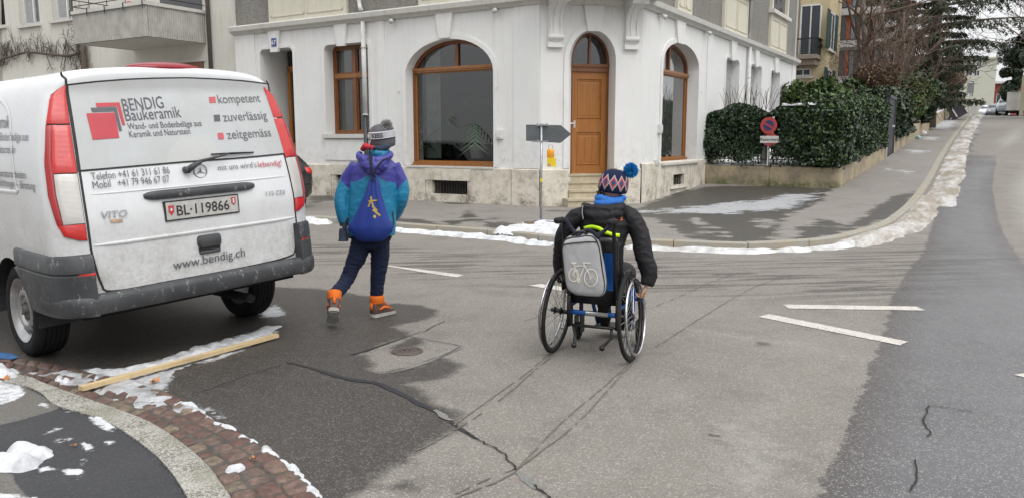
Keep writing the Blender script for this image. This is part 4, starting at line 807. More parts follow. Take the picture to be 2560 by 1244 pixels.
fm = MB(FC.M); xm = (a0+a1)/2; fm.bb(xm-.022, xm+.022, yd-.01, yd+.05, ztr+.02, zt_-.05); fm.build('mullion', M_win, df); gp = MB(FC.M); gp.add([(p[0], yd+.03, max(p[1], ztr)) for p in ind], [tuple(range(len(ind)))]); gp.build('pane', M_glass, df, fix=False)
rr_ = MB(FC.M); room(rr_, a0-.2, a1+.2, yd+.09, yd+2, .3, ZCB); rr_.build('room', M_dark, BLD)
# steps
stp = NT('sandstone_step'); p = stp.pos(); M_step = stp.done(stp.mix(stp.mr(stp.noise(p, 6, 6, .7), .3, .7), (.50, .44, .32), (.36, .31, .22)), .8, 0, stp.bump(stp.noise(p, 80, 4), .3, .003))
zs3 = [.10, .10+(DZ0-.10)*.27, .10+(DZ0-.10)*.52, .10+(DZ0-.10)*.77, DZ0]
for k, (y0, ex) in enumerate(((-.42, .12), (-.13, 0.), (.10, 0.), (.33, 0.))):
    m_ = MB(FC.M); xa, xb = dx0-ex+.004, dx1+ex-.004; m_.bb(xa, xb, y0+.025, yd+.1, zs3[k]-.02, zs3[k+1]-.045); m_.bb(xa-.01*(k == 0), xb+.01*(k == 0), y0, yd+.1, zs3[k+1]-.045, zs3[k+1]); m_.build('step', M_step, BLD)
# consoles under the bay
def console(Fm, xc, z0, z1, w, out):
    T = MB(Fm.M); H_ = z1-z0; pr = [(0, 0), (.06, .0), (.10, .03), (.08, .06), (.13, .10), (.16, .2), (.15, .3), (.13, .42), (.15, .55), (.24, .68), (.42, .80), (.62, .86), (.78, .87)]
    pts = [(o*out, z0+h*H_) for o, h in pr]; side = [(-.0, z1-.13*H_)]
    poly = [(-o, z) for o, z in pts] + [(-.0-.78*out, z1-.13*H_), (.0, z1-.13*H_)]
    def yz(poly, xa, xb, mb):
        n = len(poly); mb.rings([[(xa, y, z) for y, z in poly], [(xb, y, z) for y, z in poly]])
    yz(poly, xc-w/2, xc+w/2, T); yz([(-o*1.04-.01, z) for o, z in pts[3:]]+[(-.78*out, z1-.12*H_), (0, z1-.12*H_), (0, z0+.1*H_)], xc-w*.16, xc+w*.16, T)
    yz([(y*1.03-.008, z) for y, z in poly[4:-2]]+[(-.1, z1-.14*H_), (-.1, z0+.2*H_)], xc-w*.42, xc-w*.3, T); yz([(y*1.03-.008, z) for y, z in poly[4:-2]]+[(-.1, z1-.14*H_), (-.1, z0+.2*H_)], xc+w*.3, xc+w*.42, T)
    T.cyl((xc-w/2-.01, -.085*out*1.6, z0+.17*H_), (xc+w/2+.01, -.085*out*1.6, z0+.17*H_), .055, 20)
    T.bb(xc-w/2-.03, xc+w/2+.03, -.84*out, .0, z1-.13*H_, z1-.02); T.bb(xc-w/2-.05, xc+w/2+.05, -.90*out, .0, z1-.022, z1+.03); T.bb(xc-w/2+.03, xc+w/2-.03, -.86*out, -.8*out, z1-.11*H_, z1-.05)
    T.bb(xc-w/2-.015, xc+w/2+.015, -.14*out, 0, z0-.05, z0+.02); T.build('console', M_wall, BLD, auto=35)
zc0 = FC.px(1395, 112, -.1)[1]; zc1 = ZCB+.12
console(FC, FC.px(1392, 80, -.15)[0], zc0, zc1, .29, .62); console(FC, FC.px(1584, 85, -.15)[0], zc0, zc1, .29, .62)
sb = MB(FC.M); sb.prism([(-.28, .02), (-.28, -.40), (.02, -.72), (xw-.02, -.72), (xw+.28, -.40), (xw+.28, .02)], zc1+.03, zc1+.16, 'z'); sb.prism([(-.34, .02), (-.34, -.44), (.0, -.79), (xw, -.79), (xw+.34, -.44), (xw+.34, .02)], zc1+.16, zc1+.27, 'z'); sb.build('bay_floor', M_trim, BLD, auto=30)
by = MB(FC.M); by.prism([(-.22, .0), (-.22, -.34), (.06, -.64), (xw-.06, -.64), (xw+.22, -.34), (xw+.22, 0)], zc1+.27, ZTOP-1, 'z'); by.build('bay_wall', M_cream, BLD)
# ---------- upper storeys
up_ = MB(FLc.M); zu = ZCB+.22
for Fm, xa, xb in ((FLc, -LENL, 0), (FC, 0, xw), (FR, 0, LENR)): up_.M = np4(Fm.M); up_.sheet([(xa, zu-.1), (xb, zu-.1), (xb, ZTOP), (xa, ZTOP)], [], .05)
up_.build('upper_wall', M_rough, BLD)
def upanel(Fm, px0, px1, py, kind):
    x0 = Fm.px(px0, py)[0]; x1 = Fm.px(px1, py)[0]; m_ = MB(Fm.M); m_.bb(x0, x1, -.03, .06, zu+.005, zu+1.12); f = m_.build('window_apron', M_cream, BLD); W_ = (x1-x0)
    e = MB(Fm.M); n = 2
    for k in range(n):
        a = x0+.1+(W_-.1)*k/n; b = x0+(W_-.1)*(k+1)/n
        for q in ((a, b, zu+.12, zu+.155), (a, b, zu+.94, zu+.975), (a, a+.035, zu+.12, zu+.95), (b-.035, b, zu+.12, zu+.95)): e.bb(q[0], q[1], -.048, -.025, q[2], q[3])
    e.build('panel_border', M_cream, f)
    s_ = MB(Fm.M); s_.bb(x0-.1, x1+.1, -.14, .05, zu+1.12, zu+1.24); s_.build('sill', M_trim, BLD)
    w_ = MB(Fm.M); w_.bb(x0+.15, x1-.15, .06, .1, zu+1.25, zu+3.1); wq = w_.build('window', M_white, BLD); g = MB(Fm.M); g.bb(x0+.25, (x0+x1)/2-.04, .045, .0605, zu+1.35, zu+3.0); g.bb((x0+x1)/2+.04, x1-.25, .045, .0605, zu+1.35, zu+3.0); g.build('pane', mat('upper_pane', (.05, .055, .06), .08), wq)
    fr_ = MB(Fm.M)
    for q in ((x0-.02, x0+.15), (x1-.15, x1+.02)): fr_.bb(q[0], q[1], -.05, .06, zu+1.24, zu+3.3)
    build_each(fr_, 'window_surround', M_cream, BLD)
upanel(FLc, 674, 868, 40, 0); upanel(FLc, 1048, 1235, 20, 0)
for a, b in ((1690, 1726), (1808, 1867), (1925, 1966)): upanel(FR, a, b, 80, 0)
# downpipes
def pipe(Fm, pts, r, mt, name='downpipe', parent=BLD, br=()):
    m_ = MB(Fm.M); m_.tube(pts, r, 12)
    for k in br: m_.cyl((pts[0][0], pts[0][1], k-.015), (pts[0][0], pts[0][1], k+.015), r*1.2, 14)
    return m_.build(name, mt, parent, smooth=True)
xp = FLc.px(911, 200, -.08)[0]; zj = FLc.px(912, 287, -.08)[1]
pipe(FLc, [(xp, -.08, ZCB), (xp, -.08, zj)], .055, M_zinc, br=(zj, 3.6)); pipe(FLc, [(xp, -.08, zj), (xp, -.08, .12)], .05, M_blk)
pipe(FLc, [(xp-.12, -.06, zu+3), (xp-.12, -.06, zu+.25), (xp-.06, -.1, zu+.1), (xp, -.12, zu+.02)], .05, M_zinc)
xq = FR.px(1872, 180, -.08)[0]; pipe(FR, [(xq, -.08, ZCB), (xq, -.08, .5)], .055, M_zinc, br=(3.3,)); pipe(FR, [(xq, -.06, ZTOP), (xq, -.06, zu+.05)], .05, M_zinc, br=(6.,))
# house number 67, entry niche with its door
nb = MB(FLc.M); xn, zn = FLc.px(689, 107, -.02); NPL = None
tnp = thing('number_plate', 'blue enamel house number 67 above the recessed entrance', 'house number', tuple(FLc.o+FLc.x*xn-FLc.y*.085+np.array([0, 0, zn-.1])))
nb.rings([[(xn-.085, y, zn-.10), (xn+.085, y, zn-.10), (xn+.085, y, zn+.10), (xn-.085, y, zn+.10)] for y in (-.072, -.084)]); nb.build('plate', mat('blue_enamel', (.02, .045, .22), .3, .1, 8), tnp)
tx = MB(); text_mb(tx, '67', .155, FLc.M @ Matrix.Translation((xn, -.086, zn-.055)) @ Matrix.Rotation(R(90), 4, 'X'), bold=.003, align='CENTER'); tx.build('numerals', M_white, tnp)
nd = MB(FLc.M); x0, x1, z1 = d67['x0'], d67['x1'], d67['z1']; room(nd, x0+.001, x1-.001, .33, .95, .42, z1+.05); nd.build('entry_niche', M_wall, BLD)
ed = MB(FLc.M); ea, eb = x0+.12, x1-.0; yq = .80; zdt = FLc.px(725, 172, yq)[1]; ed.bb(ea, eb, yq, yq+.06, .45, zdt); E_ = ed.build('door', M_oak, BLD); E_['label'] = 'brown entrance door deep in the niche'
ef = MB(FLc.M)
for q in ((ea, ea+.1, .45, zdt), (eb-.1, eb, .45, zdt), (ea, eb, zdt-.06, zdt+.05), (ea, eb, 1.2, 1.32), ((ea+eb)/2-.04, (ea+eb)/2+.04, 1.3, zdt)): ef.bb(q[0], q[1], yq-.03, yq+.01, q[2], q[3])
ef.build('stile', M_oak, E_); eg = MB(FLc.M); eg.bb(ea+.12, (ea+eb)/2-.06, yq-.008, yq+.005, 1.4, zdt-.1); eg.bb((ea+eb)/2+.06, eb-.12, yq-.008, yq+.005, 1.4, zdt-.1); eg.bb(ea, eb, yq+.0, yq+.02, zdt+.05, z1+.02); eg.build('pane', mat('dark_pane', (.02, .022, .024), .15), E_)
br_ = MB(FLc.M)
for k in range(8): zz_ = 1.45+k*.13; br_.bb(ea+.12, eb-.12, yq-.02, yq-.01, zz_, zz_+.012)
br_.build('door_grille', M_iron, E_)
mbx = MB(FLc.M); xm_, zm_ = x0+.004, 1.9; mbx.bb(x0, x0+.03, .45, .62, 1.75, 2.0); own('letter_box', mbx, mat('grey_letterbox', (.2, .19, .19), .4), 'dark letter box inside the recessed entrance', 'letter box')
# little fittings
for Fm, px0, px1, y0, y1, lab in ((FLc, 1243, 1258, 326, 347, 'small white box on the wall right of the big arched window'), (FR, 1643, 1650, 312, 333, 'small white box on the wall left of the narrow arched window'), (FR, 1633, 1641, 401, 414, 'tiny grey socket low on the wall right of the oak door')):
    a = Fm.px(px0, y1); b = Fm.px(px1, y0); m_ = MB(Fm.M); m_.bb(a[0], b[0], -.07, -.0, a[1], b[1]); m_.bb(a[0]+.02, b[0]-.02, -.08, -.07, a[1]+.03, b[1]-.04); own('wall_box', m_, M_white if 'white' in lab else M_zinc, lab, 'wall box')
for Fm, px, py, lab in ((FLc, 998, 230, 'small metal hook left of the big arched window'), (FLc, 1244, 220, 'small metal hook right of the big arched window'), (FR, 1652, 215, 'small dark hook left of the narrow arched window'), (FR, 1748, 231, 'small dark hook right of the narrow arched window')):
    x, z = Fm.px(px, py); m_ = MB(Fm.M); m_.cyl((x, 0, z), (x, -.07, z), .008, 8); m_.cyl((x, -.07, z), (x, -.075, z-.03), .009, 8); m_.cyl((x, 0, z), (x, -.01, z), .02, 12); own('wall_hook', m_, M_zinc, lab, 'hook')
for px, py, Fm, lab in ((985, 52, FLc, 'small lamp under the cornice left of the big arched window'), (1243, 25, FLc, 'small lamp under the cornice right of the big arched window'), (1646, 40, FR, 'small white lamp under the cornice right of the oak door'), (1760, 78, FR, 'small lamp under the cornice beyond the narrow arched window')):
    x, z = Fm.px(px, py); z = min(z, ZCB-.03); T = thing('spot_lamp', lab, 'lamp', tuple(Fm.o+Fm.x*x+np.array([0, 0, z]))); m_ = MB(Fm.M); m_.bb(x-.03, x+.03, -.07, 0, z-.02, z+.02); m_.build('bracket', M_zinc, T); m_ = MB(Fm.M); m_.tube([(x+.02, -.07, z), (x+.03, -.12, z-.02), (x+.03, -.17, z-.05)], [.03, .045, .05], 12); m_.build('lamp_head', M_zinc, T, smooth=True)
# ============================================================ NEIGHBOUR WITH BALCONY (left)
NB = thing('cream_house', 'cream rendered house with ribbed concrete balcony at the left', 'building', tuple(A_))
M_nw = stucco('cream_render', (.60, .585, .53), .25)
xl = -LENL; FN = Frame((FLc.o+FLc.y*.10)[:2], WX); ndp = .10
wn_ = [(FN.px(a, 60)[0], FN.px(b, 60)[0], FN.px(a, c)[1], 7.2) for a, b, c in ((-70, 14, 76), (50, 100, 65), (132, 186, 52))]
wnd = [((a, c), (b, c), (b, d), (a, d)) for a, b, c, d in wn_]
m_ = MB(FN.M); m_.sheet([(-22, 0), (xl, 0), (xl, ZTOP), (-22, ZTOP)], wnd, 0, .22); m_.M = np4(FLc.M); m_.bb(xl-.02, xl, 0, .12, 0, ZTOP); m_.build('wall', M_nw, NB)
for a, b, c, d in wn_:
    f = MB(FN.M)
    for q in ((a, a+.08, c, d), (b-.08, b, c, d), (a, b, c, c+.08), ((a+b)/2-.04, (a+b)/2+.04, c, d)): f.bb(q[0], q[1], .15, .21, q[2], q[3])
    W_ = f.build('window', M_white, NB); g = MB(FN.M); g.bb(a, b, .205, .215, c, d); g.build('pane', mat('grey_pane', (.10, .11, .11), .1), W_); cu = MB(FN.M); curtain(cu, a+.1, a+(b-a)*.42, .195, c+.08, d, 5); cu.build('curtain', mat('net_curtain', (.35, .36, .35), .9), W_); s_ = MB(FN.M); s_.bb(a-.08, b+.08, -.1, .2, c-.1, c); s_.build('sill', M_trim, NB)
# balcony from measured corner points
bx0, bz0 = FN.px(512, 105); D_b = 1.75; xR_ = bx0
FF = Frame((FN.o-FN.y*D_b)[:2], WX); bxr, zb0 = FF.px(367, 91); bxl, _ = FF.px(187, 112); zb1 = FF.px(361, 6)[1]
xR_ = bxr
BM = MB(FN.M); BM.bb(bxl, bxr, -D_b, 0, zb0, zb0+.14); bal = BM.build('balcony', M_trim, NB); bal['label'] = 'balcony with ribbed concrete parapet'
def ribbed(mb, p0, p1, z0, z1, n, th=.07):
    p0 = np.array(p0); p1 = np.array(p1); e = (p1-p0)/np.linalg.norm(p1-p0); nn = np.array([e[1], -e[0]]); L = np.linalg.norm(p1-p0)
    out = []; w = L/n
    for k in range(n):
        for t_, o in ((0, 0), (.12, .018), (.5, .024), (.62, .018), (.70, 0)): out.append(p0+e*(k+t_)*w+nn*o)
    out.append(p1); inn_ = [q-nn*th-nn*0 for q in out]
    out = [(q[0], q[1]) for q in out]; mb.rings([[(a[0], a[1], z0), (a[0], a[1], z1), (b[0], b[1], z1), (b[0], b[1], z0)] for a, b in zip(out, inn_)], True, True)
rb = MB(FN.M); zt_b = zb1-.06; ribbed(rb, (bxl, -D_b), (bxr, -D_b), zb0, zt_b, 44); ribbed(rb, (bxr, -D_b), (bxr, 0), zb0, zt_b, 26); ribbed(rb, (bxl, 0), (bxl, -D_b), zb0, zt_b, 26); rb.build('parapet', mat('ribbed_concrete', (.40, .39, .36), .9, .2, 3, .3, world=True), bal, auto=50)
cpn = MB(FN.M); cpn.bb(bxl-.05, bxr+.05, -D_b-.06, -D_b+.12, zt_b+.002, zt_b+.09); cpn.bb(bxr-.12, bxr+.05, -D_b+.12, 0, zt_b+.002, zt_b+.09); cpn.bb(bxl-.05, bxl+.12, -D_b+.12, 0, zt_b+.002, zt_b+.09); cpn.build('coping', M_trim, bal)
rl = MB(FN.M)
for z_ in (zt_b+.22, zt_b+.40):
    rl.tube([(bxl, 0, z_), (bxl, -D_b, z_), (bxr, -D_b, z_), (bxr, 0, z_)], .012, 8)
for k in range(5):
    x_ = bxl+(bxr-bxl)*k/4; rl.tube([(x_, -D_b, zt_b), (x_, -D_b, zt_b+.42)], .011, 6)
    rl.tube([(x_, -D_b-.075, zt_b-.1), (x_, -D_b-.08, zt_b+.1), (x_, -D_b-.03, zt_b+.12)], .012, 6)
rl.build('railing', M_iron, bal)
bp = MB(FN.M); bp.bb(bxl+.3, bxl+1.1, -D_b+.2, -D_b+.42, zt_b-.05, zt_b+.12); own('flower_box', bp, mat('teal_box', (.12, .22, .20), .5), 'teal planter at the left end of the ribbed balcony', 'planter')
rd = MB(FN.M); rd.tube([(bxr-1.2, -D_b+.35, zt_b-.1), (bxr-1.2, -D_b+.35, zt_b+.1), (bxr-1.15, -D_b+.35, zt_b+.22)], [.16, .17, .06], 14); own('red_pot', rd, mat('red_glaze', (.42, .02, .06), .35), 'crimson pot behind the parapet of the ribbed balcony', 'pot')
dd = MB(FN.M); dd.bb(xl-3.2, xl-1.4, .0+.001, -.02, zb0+.2, zb0+2.4); dd.build('balcony_door', mat('dark_balcony_glass', (.06, .06, .065), .2), NB)
xpp, _ = FN.px(521, 60, -.07); pp = pipe(FN, [(xpp, -.07, ZTOP), (xpp, -.07, .1)], .055, mat('brown_downpipe', (.07, .055, .05), .5, .2, 8), parent=NB)
gd = MB(FN.M); a = FN.px(440, 165)[0]; b = FN.px(510, 165)[0]; zt_ = FN.px(470, 157)[1]; gd.bb(a, b, -.005, -.03, .1, zt_); g_ = gd.build('door', mat('brown_side_door', (.16, .06, .03), .5), NB); gs = MB(FN.M); gs.bb(a-.1, b+.1, -.04, 0, zt_+.001, zt_+.1); gs.build('door_surround', M_trim, NB)
# climbing vine trained along the wall
def branch(mb, p, d, L, r, depth, rnd, grav=.0, n=6, spread=.7, flat=None, kids=3, shrink=.62, rmin=.003, wob=.25, nseg=5):
    pts = [np.array(p, float)]; rr = [r]; d = np.array(d, float); d /= np.linalg.norm(d)
    for k in range(nseg):
        d = d+np.array([rnd.gauss(0, wob), rnd.gauss(0, wob), rnd.gauss(0, wob)+grav]); 
        if flat is not None: d = d-flat*d.dot(flat)*.8
        d /= np.linalg.norm(d); pts.append(pts[-1]+d*L/nseg); rr.append(max(rmin, r*(1-.55*(k+1)/nseg)))
    mb.tube(pts, rr, n if r > .02 else 4, True)
    if depth > 0:
        for k in range(kids):
            i = rnd.randint(max(1, nseg//3), nseg); dd = d+np.array([rnd.gauss(0, spread), rnd.gauss(0, spread), rnd.gauss(0, spread)+.15]); branch(mb, pts[i], dd, L*shrink*rnd.uniform(.75, 1.2), rr[i]*.65, depth-1, rnd, grav, n, spread, flat, kids, shrink, rmin, wob, nseg)
    return pts
VT = MB(FN.M); rv_ = random.Random(4); vx, vz = FN.px(213, 160, -.12); VT.tube([(vx, -.12, 0), (vx+.05, -.12, 1.6), (vx-.03, -.12, 3.0), (vx+.02, -.14, 4.0), (vx-.1, -.15, 5.2)], [.13, .11, .095, .08, .05], 10)
M_bark = (lambda t: t.done(t.mix(t.mr(t.noise(t.map(t.obj(), (9, 9, 1.5)), 3, 6, .7), .3, .7), (.055, .04, .03), (.15, .12, .095)), .9, 0, t.bump(t.noise(t.map(t.obj(), (9, 9, 2)), 8, 4), .7, .01)))(NT('bark'))
M_twig = mat('twig_brown', (.075, .055, .042), .85, .35, 12)
VINE = thing('climbing_vine', 'leafless climbing vine trained along the cream house wall', 'vine', tuple(FN.o+FN.x*vx-FN.y*.12)); VT.build('trunk', M_bark, VINE, smooth=True)
VB = MB(FN.M); lp = [FN.px(a, b, -.1) for a, b in ((212, 128), (170, 140), (110, 135), (65, 132), (20, 145), (0, 150), (-60, 158))]; L_ = [np.array([x, -.10, z]) for x, z in lp]; VB.tube(bez(L_, 5), list(np.linspace(.045, .02, len(bez(L_, 5)))), 7)
fl_ = np.array([0, 1., 0])
for q in bez(L_, 9)[2:]:
    for k in range(2):
        if rv_.random() < .75: branch(VB, q, (rv_.gauss(-.5, .5), rv_.gauss(0, .2), rv_.choice((1, 1, 1, -.6))), rv_.uniform(.3, .6), .014, 2, rv_, 0, 5, .7, fl_, 3, .6, .004, .35, 4)
for z_ in np.arange(3.0, 5.1, .14): branch(VB, (vx, -.15, z_), (rv_.gauss(-.7, .5), -.1, rv_.gauss(.4, .5)), rv_.uniform(.4, .9), .016, 2, rv_, 0, 5, .7, fl_, 3, .6, .004, .35, 4)
VB.build('branches', M_twig, VINE, fix=False)
# ============================================================ WHITE VAN
vth, vro, VS = R(40.9), R(2.66), .96
VM0 = Matrix.Translation((-2.087, 5.290, 0)) @ Matrix.Rotation(R(90)-vth, 4, 'Z') @ Matrix.Scale(VS, 4)
VMB = Matrix.Translation((-2.087, 5.290, 0)) @ Matrix.Rotation(R(90)-vth, 4, 'Z') @ Matrix.Rotation(-vro, 4, 'Y') @ Matrix.Scale(VS, 4)
VAN = thing('delivery_van', 'white panel van with red tail lamps and printed rear window', 'van', (-2.087, 5.290, 0), R(90)-vth)
def vrear(x, z): return .22*np.clip((z-1.05)/.85, 0, 1)**1.3 + .10*(abs(x)/.93)**5
VMi = np4(VMB.inverted())
def vpx(px, py, ex=0.):                                   # pixel -> (x, z) on the rear face
    r = VMi[:3, :3] @ ray(px, py); o = VMi[:3, :3] @ np.array([0, 0, CH]) + VMi[:3, 3]; ts = np.linspace(3.3, 9.5, 1500); P = o+r*ts[:, None]; d = P[:, 1]-vrear(P[:, 0], P[:, 2])-ex; k = int(np.argmax(d > 0))
    return P[k][0], P[k][2]
t = NT('white_van_paint'); p = t.obj(); xz = t.xyz(p); g = t.noise(p, 5, 6, .7); dl = t.m('MULTIPLY', t.mr(xz[2], .35, 1.15, 1, .12), t.mr(t.m('ADD', g, t.m('MULTIPLY', t.noise(p, 40, 4, .8), .5)), .55, .95)); c_ = t.mix(dl, (.64, .65, .66), (.30, .275, .235)); c_ = t.mix(t.mr(t.noise(t.map(p, (9, 9, .7)), 2.2, 5, .7), .55, .8, 0, .22), c_, (.42, .41, .38))
M_van = t.done(c_, t.mr(dl, 0, .7, .22, .6), 0, None, .5, Coat_Weight=.5, Coat_Roughness=.06)
t = NT('scuffed_grey_plastic'); p = t.obj(); n_ = t.noise(t.map(p, (1, 1, .5)), 26, 6, .8); c_ = t.mix(t.mr(t.noise(p, 5, 4), .3, .7), (.030, .032, .036), (.062, .064, .067)); c_ = t.mix(t.mr(n_, .58, .66, 0, .75), c_, (.34, .33, .31)); M_bump = t.done(c_, .55, 0, t.bump(t.noise(p, 180, 3), .2, .002))
M_seam = mat('dark_gap', (.02, .02, .022), .7, .1, 8)
sec = [(0, .475), (.55, .475), (.86, .48), (.925, .52), (.945, .62), (.952, .80), (.956, 1.0), (.950, 1.2), (.928, 1.45), (.895, 1.65), (.852, 1.82), (.815, 1.92), (.765, 1.985), (.68, 2.025), (.52, 2.05), (.27, 2.066), (0, 2.07)]
sec = bez(sec, 3); half = [tuple(s_) for s_ in sec]; ringxz = half + [(-x, z) for x, z in half[-2:0:-1]]; ringxz = np.array(ringxz); cz = 1.25
def vring(y, k=1., zt=None, yf=None):
    out = []
    for x, z in ringxz:
        X = x*k; Z = cz+(z-cz)*k
        if zt is not None and Z > 1.0: Z = 1.0+(Z-1.0)*(zt-1.0)/1.07
        out.append((X, yf(X, Z) if yf else y, Z))
    return out
body = MB(); rs = []
for k, dy in ((.002, 0), (.1, 0), (.2, 0), (.3, 0), (.4, 0), (.5, 0), (.58, 0), (.65, 0), (.72, 0), (.78, 0), (.83, 0), (.88, 0), (.92, 0), (.94, 0), (.955, .003), (.975, .014), (.99, .035), (1., .075)): rs.append(vring(0, k, yf=lambda X, Z: vrear(X, Z)+dy))
for y in (.5, .8, 1.2, 1.8, 2.4, 2.9): rs.append(vring(y))
for y, zt, k in ((3.2, 2.04, 1), (3.5, 1.85, .995), (3.8, 1.5, .99), (4.05, 1.22, .98), (4.3, 1.12, .95), (4.55, 1.05, .88), (4.68, .95, .78), (4.72, .9, .5)): rs.append(vring(y, k, zt))
body.rings(rs); VB0 = body.build('tmp', M_van, None, smooth=True, world=False)
cut = MB()
for s_ in (-1, 1):
    for yy in (1.0, 4.05): cut.cyl((s_*.70, yy, .36), (s_*1.2, yy, .36), .415, 48)
CU = cut.build('tmpc', M_seam, None); bo = VB0.modifiers.new('b', 'BOOLEAN'); bo.object = CU; bo.operation = 'DIFFERENCE'; bo.solver = 'EXACT'
dg = bpy.context.evaluated_depsgraph_get(); me = bpy.data.meshes.new_from_object(VB0.evaluated_get(dg)); vv = np.array([v_.co[:] for v_ in me.vertices]); ff = [tuple(p_.vertices) for p_ in me.polygons]
bpy.data.objects.remove(VB0); bpy.data.objects.remove(CU); bpy.data.meshes.remove(me)
BV = BVHTree.FromPolygons([Vector(v_) for v_ in vv], ff)
bd = MB(VMB); bd.add(vv, ff); BODY = bd.build('body', M_van, VAN, auto=38)
def vy(x, z):
    h = BV.ray_cast(Vector((x, -2, z)), Vector((0, 1, 0))); return h[0].y if h[0] is not None and h[0].y < 1.2 else float(vrear(x, z))
def surf(x, z, off=.004):
    if abs(x) < .80 and .60 < z < 1.99: return (x, float(vrear(x, z))-off, z)
    h = BV.ray_cast(Vector((x, -2, z)), Vector((0, 1, 0)))
    if h[0] is None or h[0].y > 1.2: return (x, float(vrear(x, z))-off, z)
    n_ = h[1] if h[1].y < 0 else -h[1]; q = h[0]+n_*off; return tuple(q)
def vpatch(mb, poly, off=.004, n=None, mi=0, dens=.03):    # polygon in (x,z) laid on the rear, subdivided
    P = np.array(poly); q = [];
    for a, b in zip(P, np.roll(P, -1, 0)):
        m_ = max(1, int(np.hypot(*(b-a))/dens))
        for k in range(m_): q.append(a+(b-a)*k/m_)
    bm = bmesh.new(); vs = [bm.verts.new((a[0], 0, a[1])) for a in q]; tri = tessellate_polygon([[Vector((a[0], a[1], 0)) for a in q]])
    for t_ in tri:
        try: bm.faces.new([vs[i] for i in t_])
        except ValueError: pass
    for _ in range(8):
        es = [e for e in bm.edges if e.calc_length() > dens*2.5]
        if not es: break
        bmesh.ops.subdivide_edges(bm, edges=es, cuts=1); bmesh.ops.triangulate(bm, faces=bm.faces)
    bm.verts.ensure_lookup_table(); mb.add([surf(v_.co.x, v_.co.z, off) for v_ in bm.verts], [[v_.index for v_ in f_.verts] for f_ in bm.faces], mi); bm.free()
def coons(mb, T, B, L, Rr, off, nx=44, ny=22):            # patch between four (x, z) edges
    T, B = resamp(np.array(T), nx), resamp(np.array(B), nx); L, Rr = resamp(np.array(L), ny), resamp(np.array(Rr), ny); g = []
    for j in range(ny):
        v = j/(ny-1); row = []
        for i in range(nx):
            u_ = i/(nx-1); p = T[i]*(1-v)+B[i]*v+L[j]*(1-u_)+Rr[j]*u_-(T[0]*(1-u_)*(1-v)+T[-1]*u_*(1-v)+B[0]*(1-u_)*v+B[-1]*u_*v); row.append(surf(p[0], p[1], off))
        g.append(row)
    mb.rings(g, False, False)
def quad_on(mb, q, off, n=9): a, b, c, d = [np.array(vpx(*k)) for k in q]; coons(mb, [a, b], [d, c], [a, d], [b, c], off, n, n)
def vline(pts, w, off, name, mt, closed=False, par=None, n=6, th=0.):
    m_ = MB(VMB); P = resamp(np.array(bez(pts, n, closed)), step=.025); T = np.gradient(P, axis=0); T /= np.hypot(*T.T)[:, None]+1e-9; N_ = np.column_stack([-T[:, 1], T[:, 0]])
    rs = [[surf(*(p_-nn*w/2), off), surf(*(p_+nn*w/2), off)] for p_, nn in zip(P, N_)]; m_.rings(rs, False, False); return m_.build(name, mt, par or BODY, fix=False)
vline([(-.72, 2.02), (-.70, 1.98), (-.70, 1.92), (-.745, 1.26), (-.752, .95), (-.745, .83), (-.717, .66), (-.66, .603), (-.3, .600), (.3, .600), (.68, .615), (.755, .66), (.79, .85), (.79, 1.0), (.795, 1.42), (.775, 1.92), (.76, 1.98)], .014, .003, 'tailgate_gap', M_seam)
# rear window: dark seal, printed pane
gl_poly = [vpx(170, 215), vpx(240, 207), vpx(316, 201), vpx(390, 198), vpx(466, 197), vpx(540, 200), vpx(600, 204), vpx(667, 212), vpx(690, 292), vpx(715, 382), vpx(590, 394), vpx(460, 403), vpx(330, 414), vpx(201, 425), vpx(185, 320)]
m_ = MB(VMB); P = np.array(gl_poly); cc = P.mean(0); Pq = cc+(P-cc)*1.018+np.sign(P-cc)*.006; coons(m_, Pq[0:8], Pq[[13, 12, 11, 10, 9]], [Pq[0], Pq[14], Pq[13]], [Pq[7], Pq[8], Pq[9]], .004); WSEAL = m_.build('rear_window', M_seam, BODY, smooth=True)
t = NT('printed_window_film'); p = t.obj(); pv_, pz_ = vpx(463, 425); piv = VMB @ Vector((pv_, .06, pz_)); piv = VAN_loc = Matrix.Rotation(-(R(90)-vth), 4, 'Z') @ (piv-Vector((-2.087, 5.290, 0)))
vd = t.n.new('ShaderNodeVectorMath'); vd.operation = 'DISTANCE'; t.l.new(p, vd.inputs[0]); vd.inputs[1].default_value = piv+Vector((.09, 0, .02)); dd = vd.outputs['Value']
c_ = t.mix(t.mr(t.noise(p, 3.5, 6, .7), .3, .7), (.47, .485, .49), (.41, .42, .415)); c_ = t.mix(t.mr(dd, .205, .212, .28, 0), c_, (.52, .51, .46)); c_ = t.mix(t.m('MULTIPLY', t.mr(dd, .56, .575, 0, 1), .28), c_, (.40, .40, .38)); c_ = t.mix(t.mr(t.noise(p, 60, 4, .8), .62, .72, 0, .3), c_, (.3, .29, .26))
M_film = t.done(c_, .25, 0, None, .5)
m_ = MB(VMB); Pq = np.array(gl_poly); coons(m_, Pq[0:8], Pq[[13, 12, 11, 10, 9]], [Pq[0], Pq[14], Pq[13]], [Pq[7], Pq[8], Pq[9]], .007); m_.build('printed_pane', M_film, WSEAL, smooth=True, fix=False)
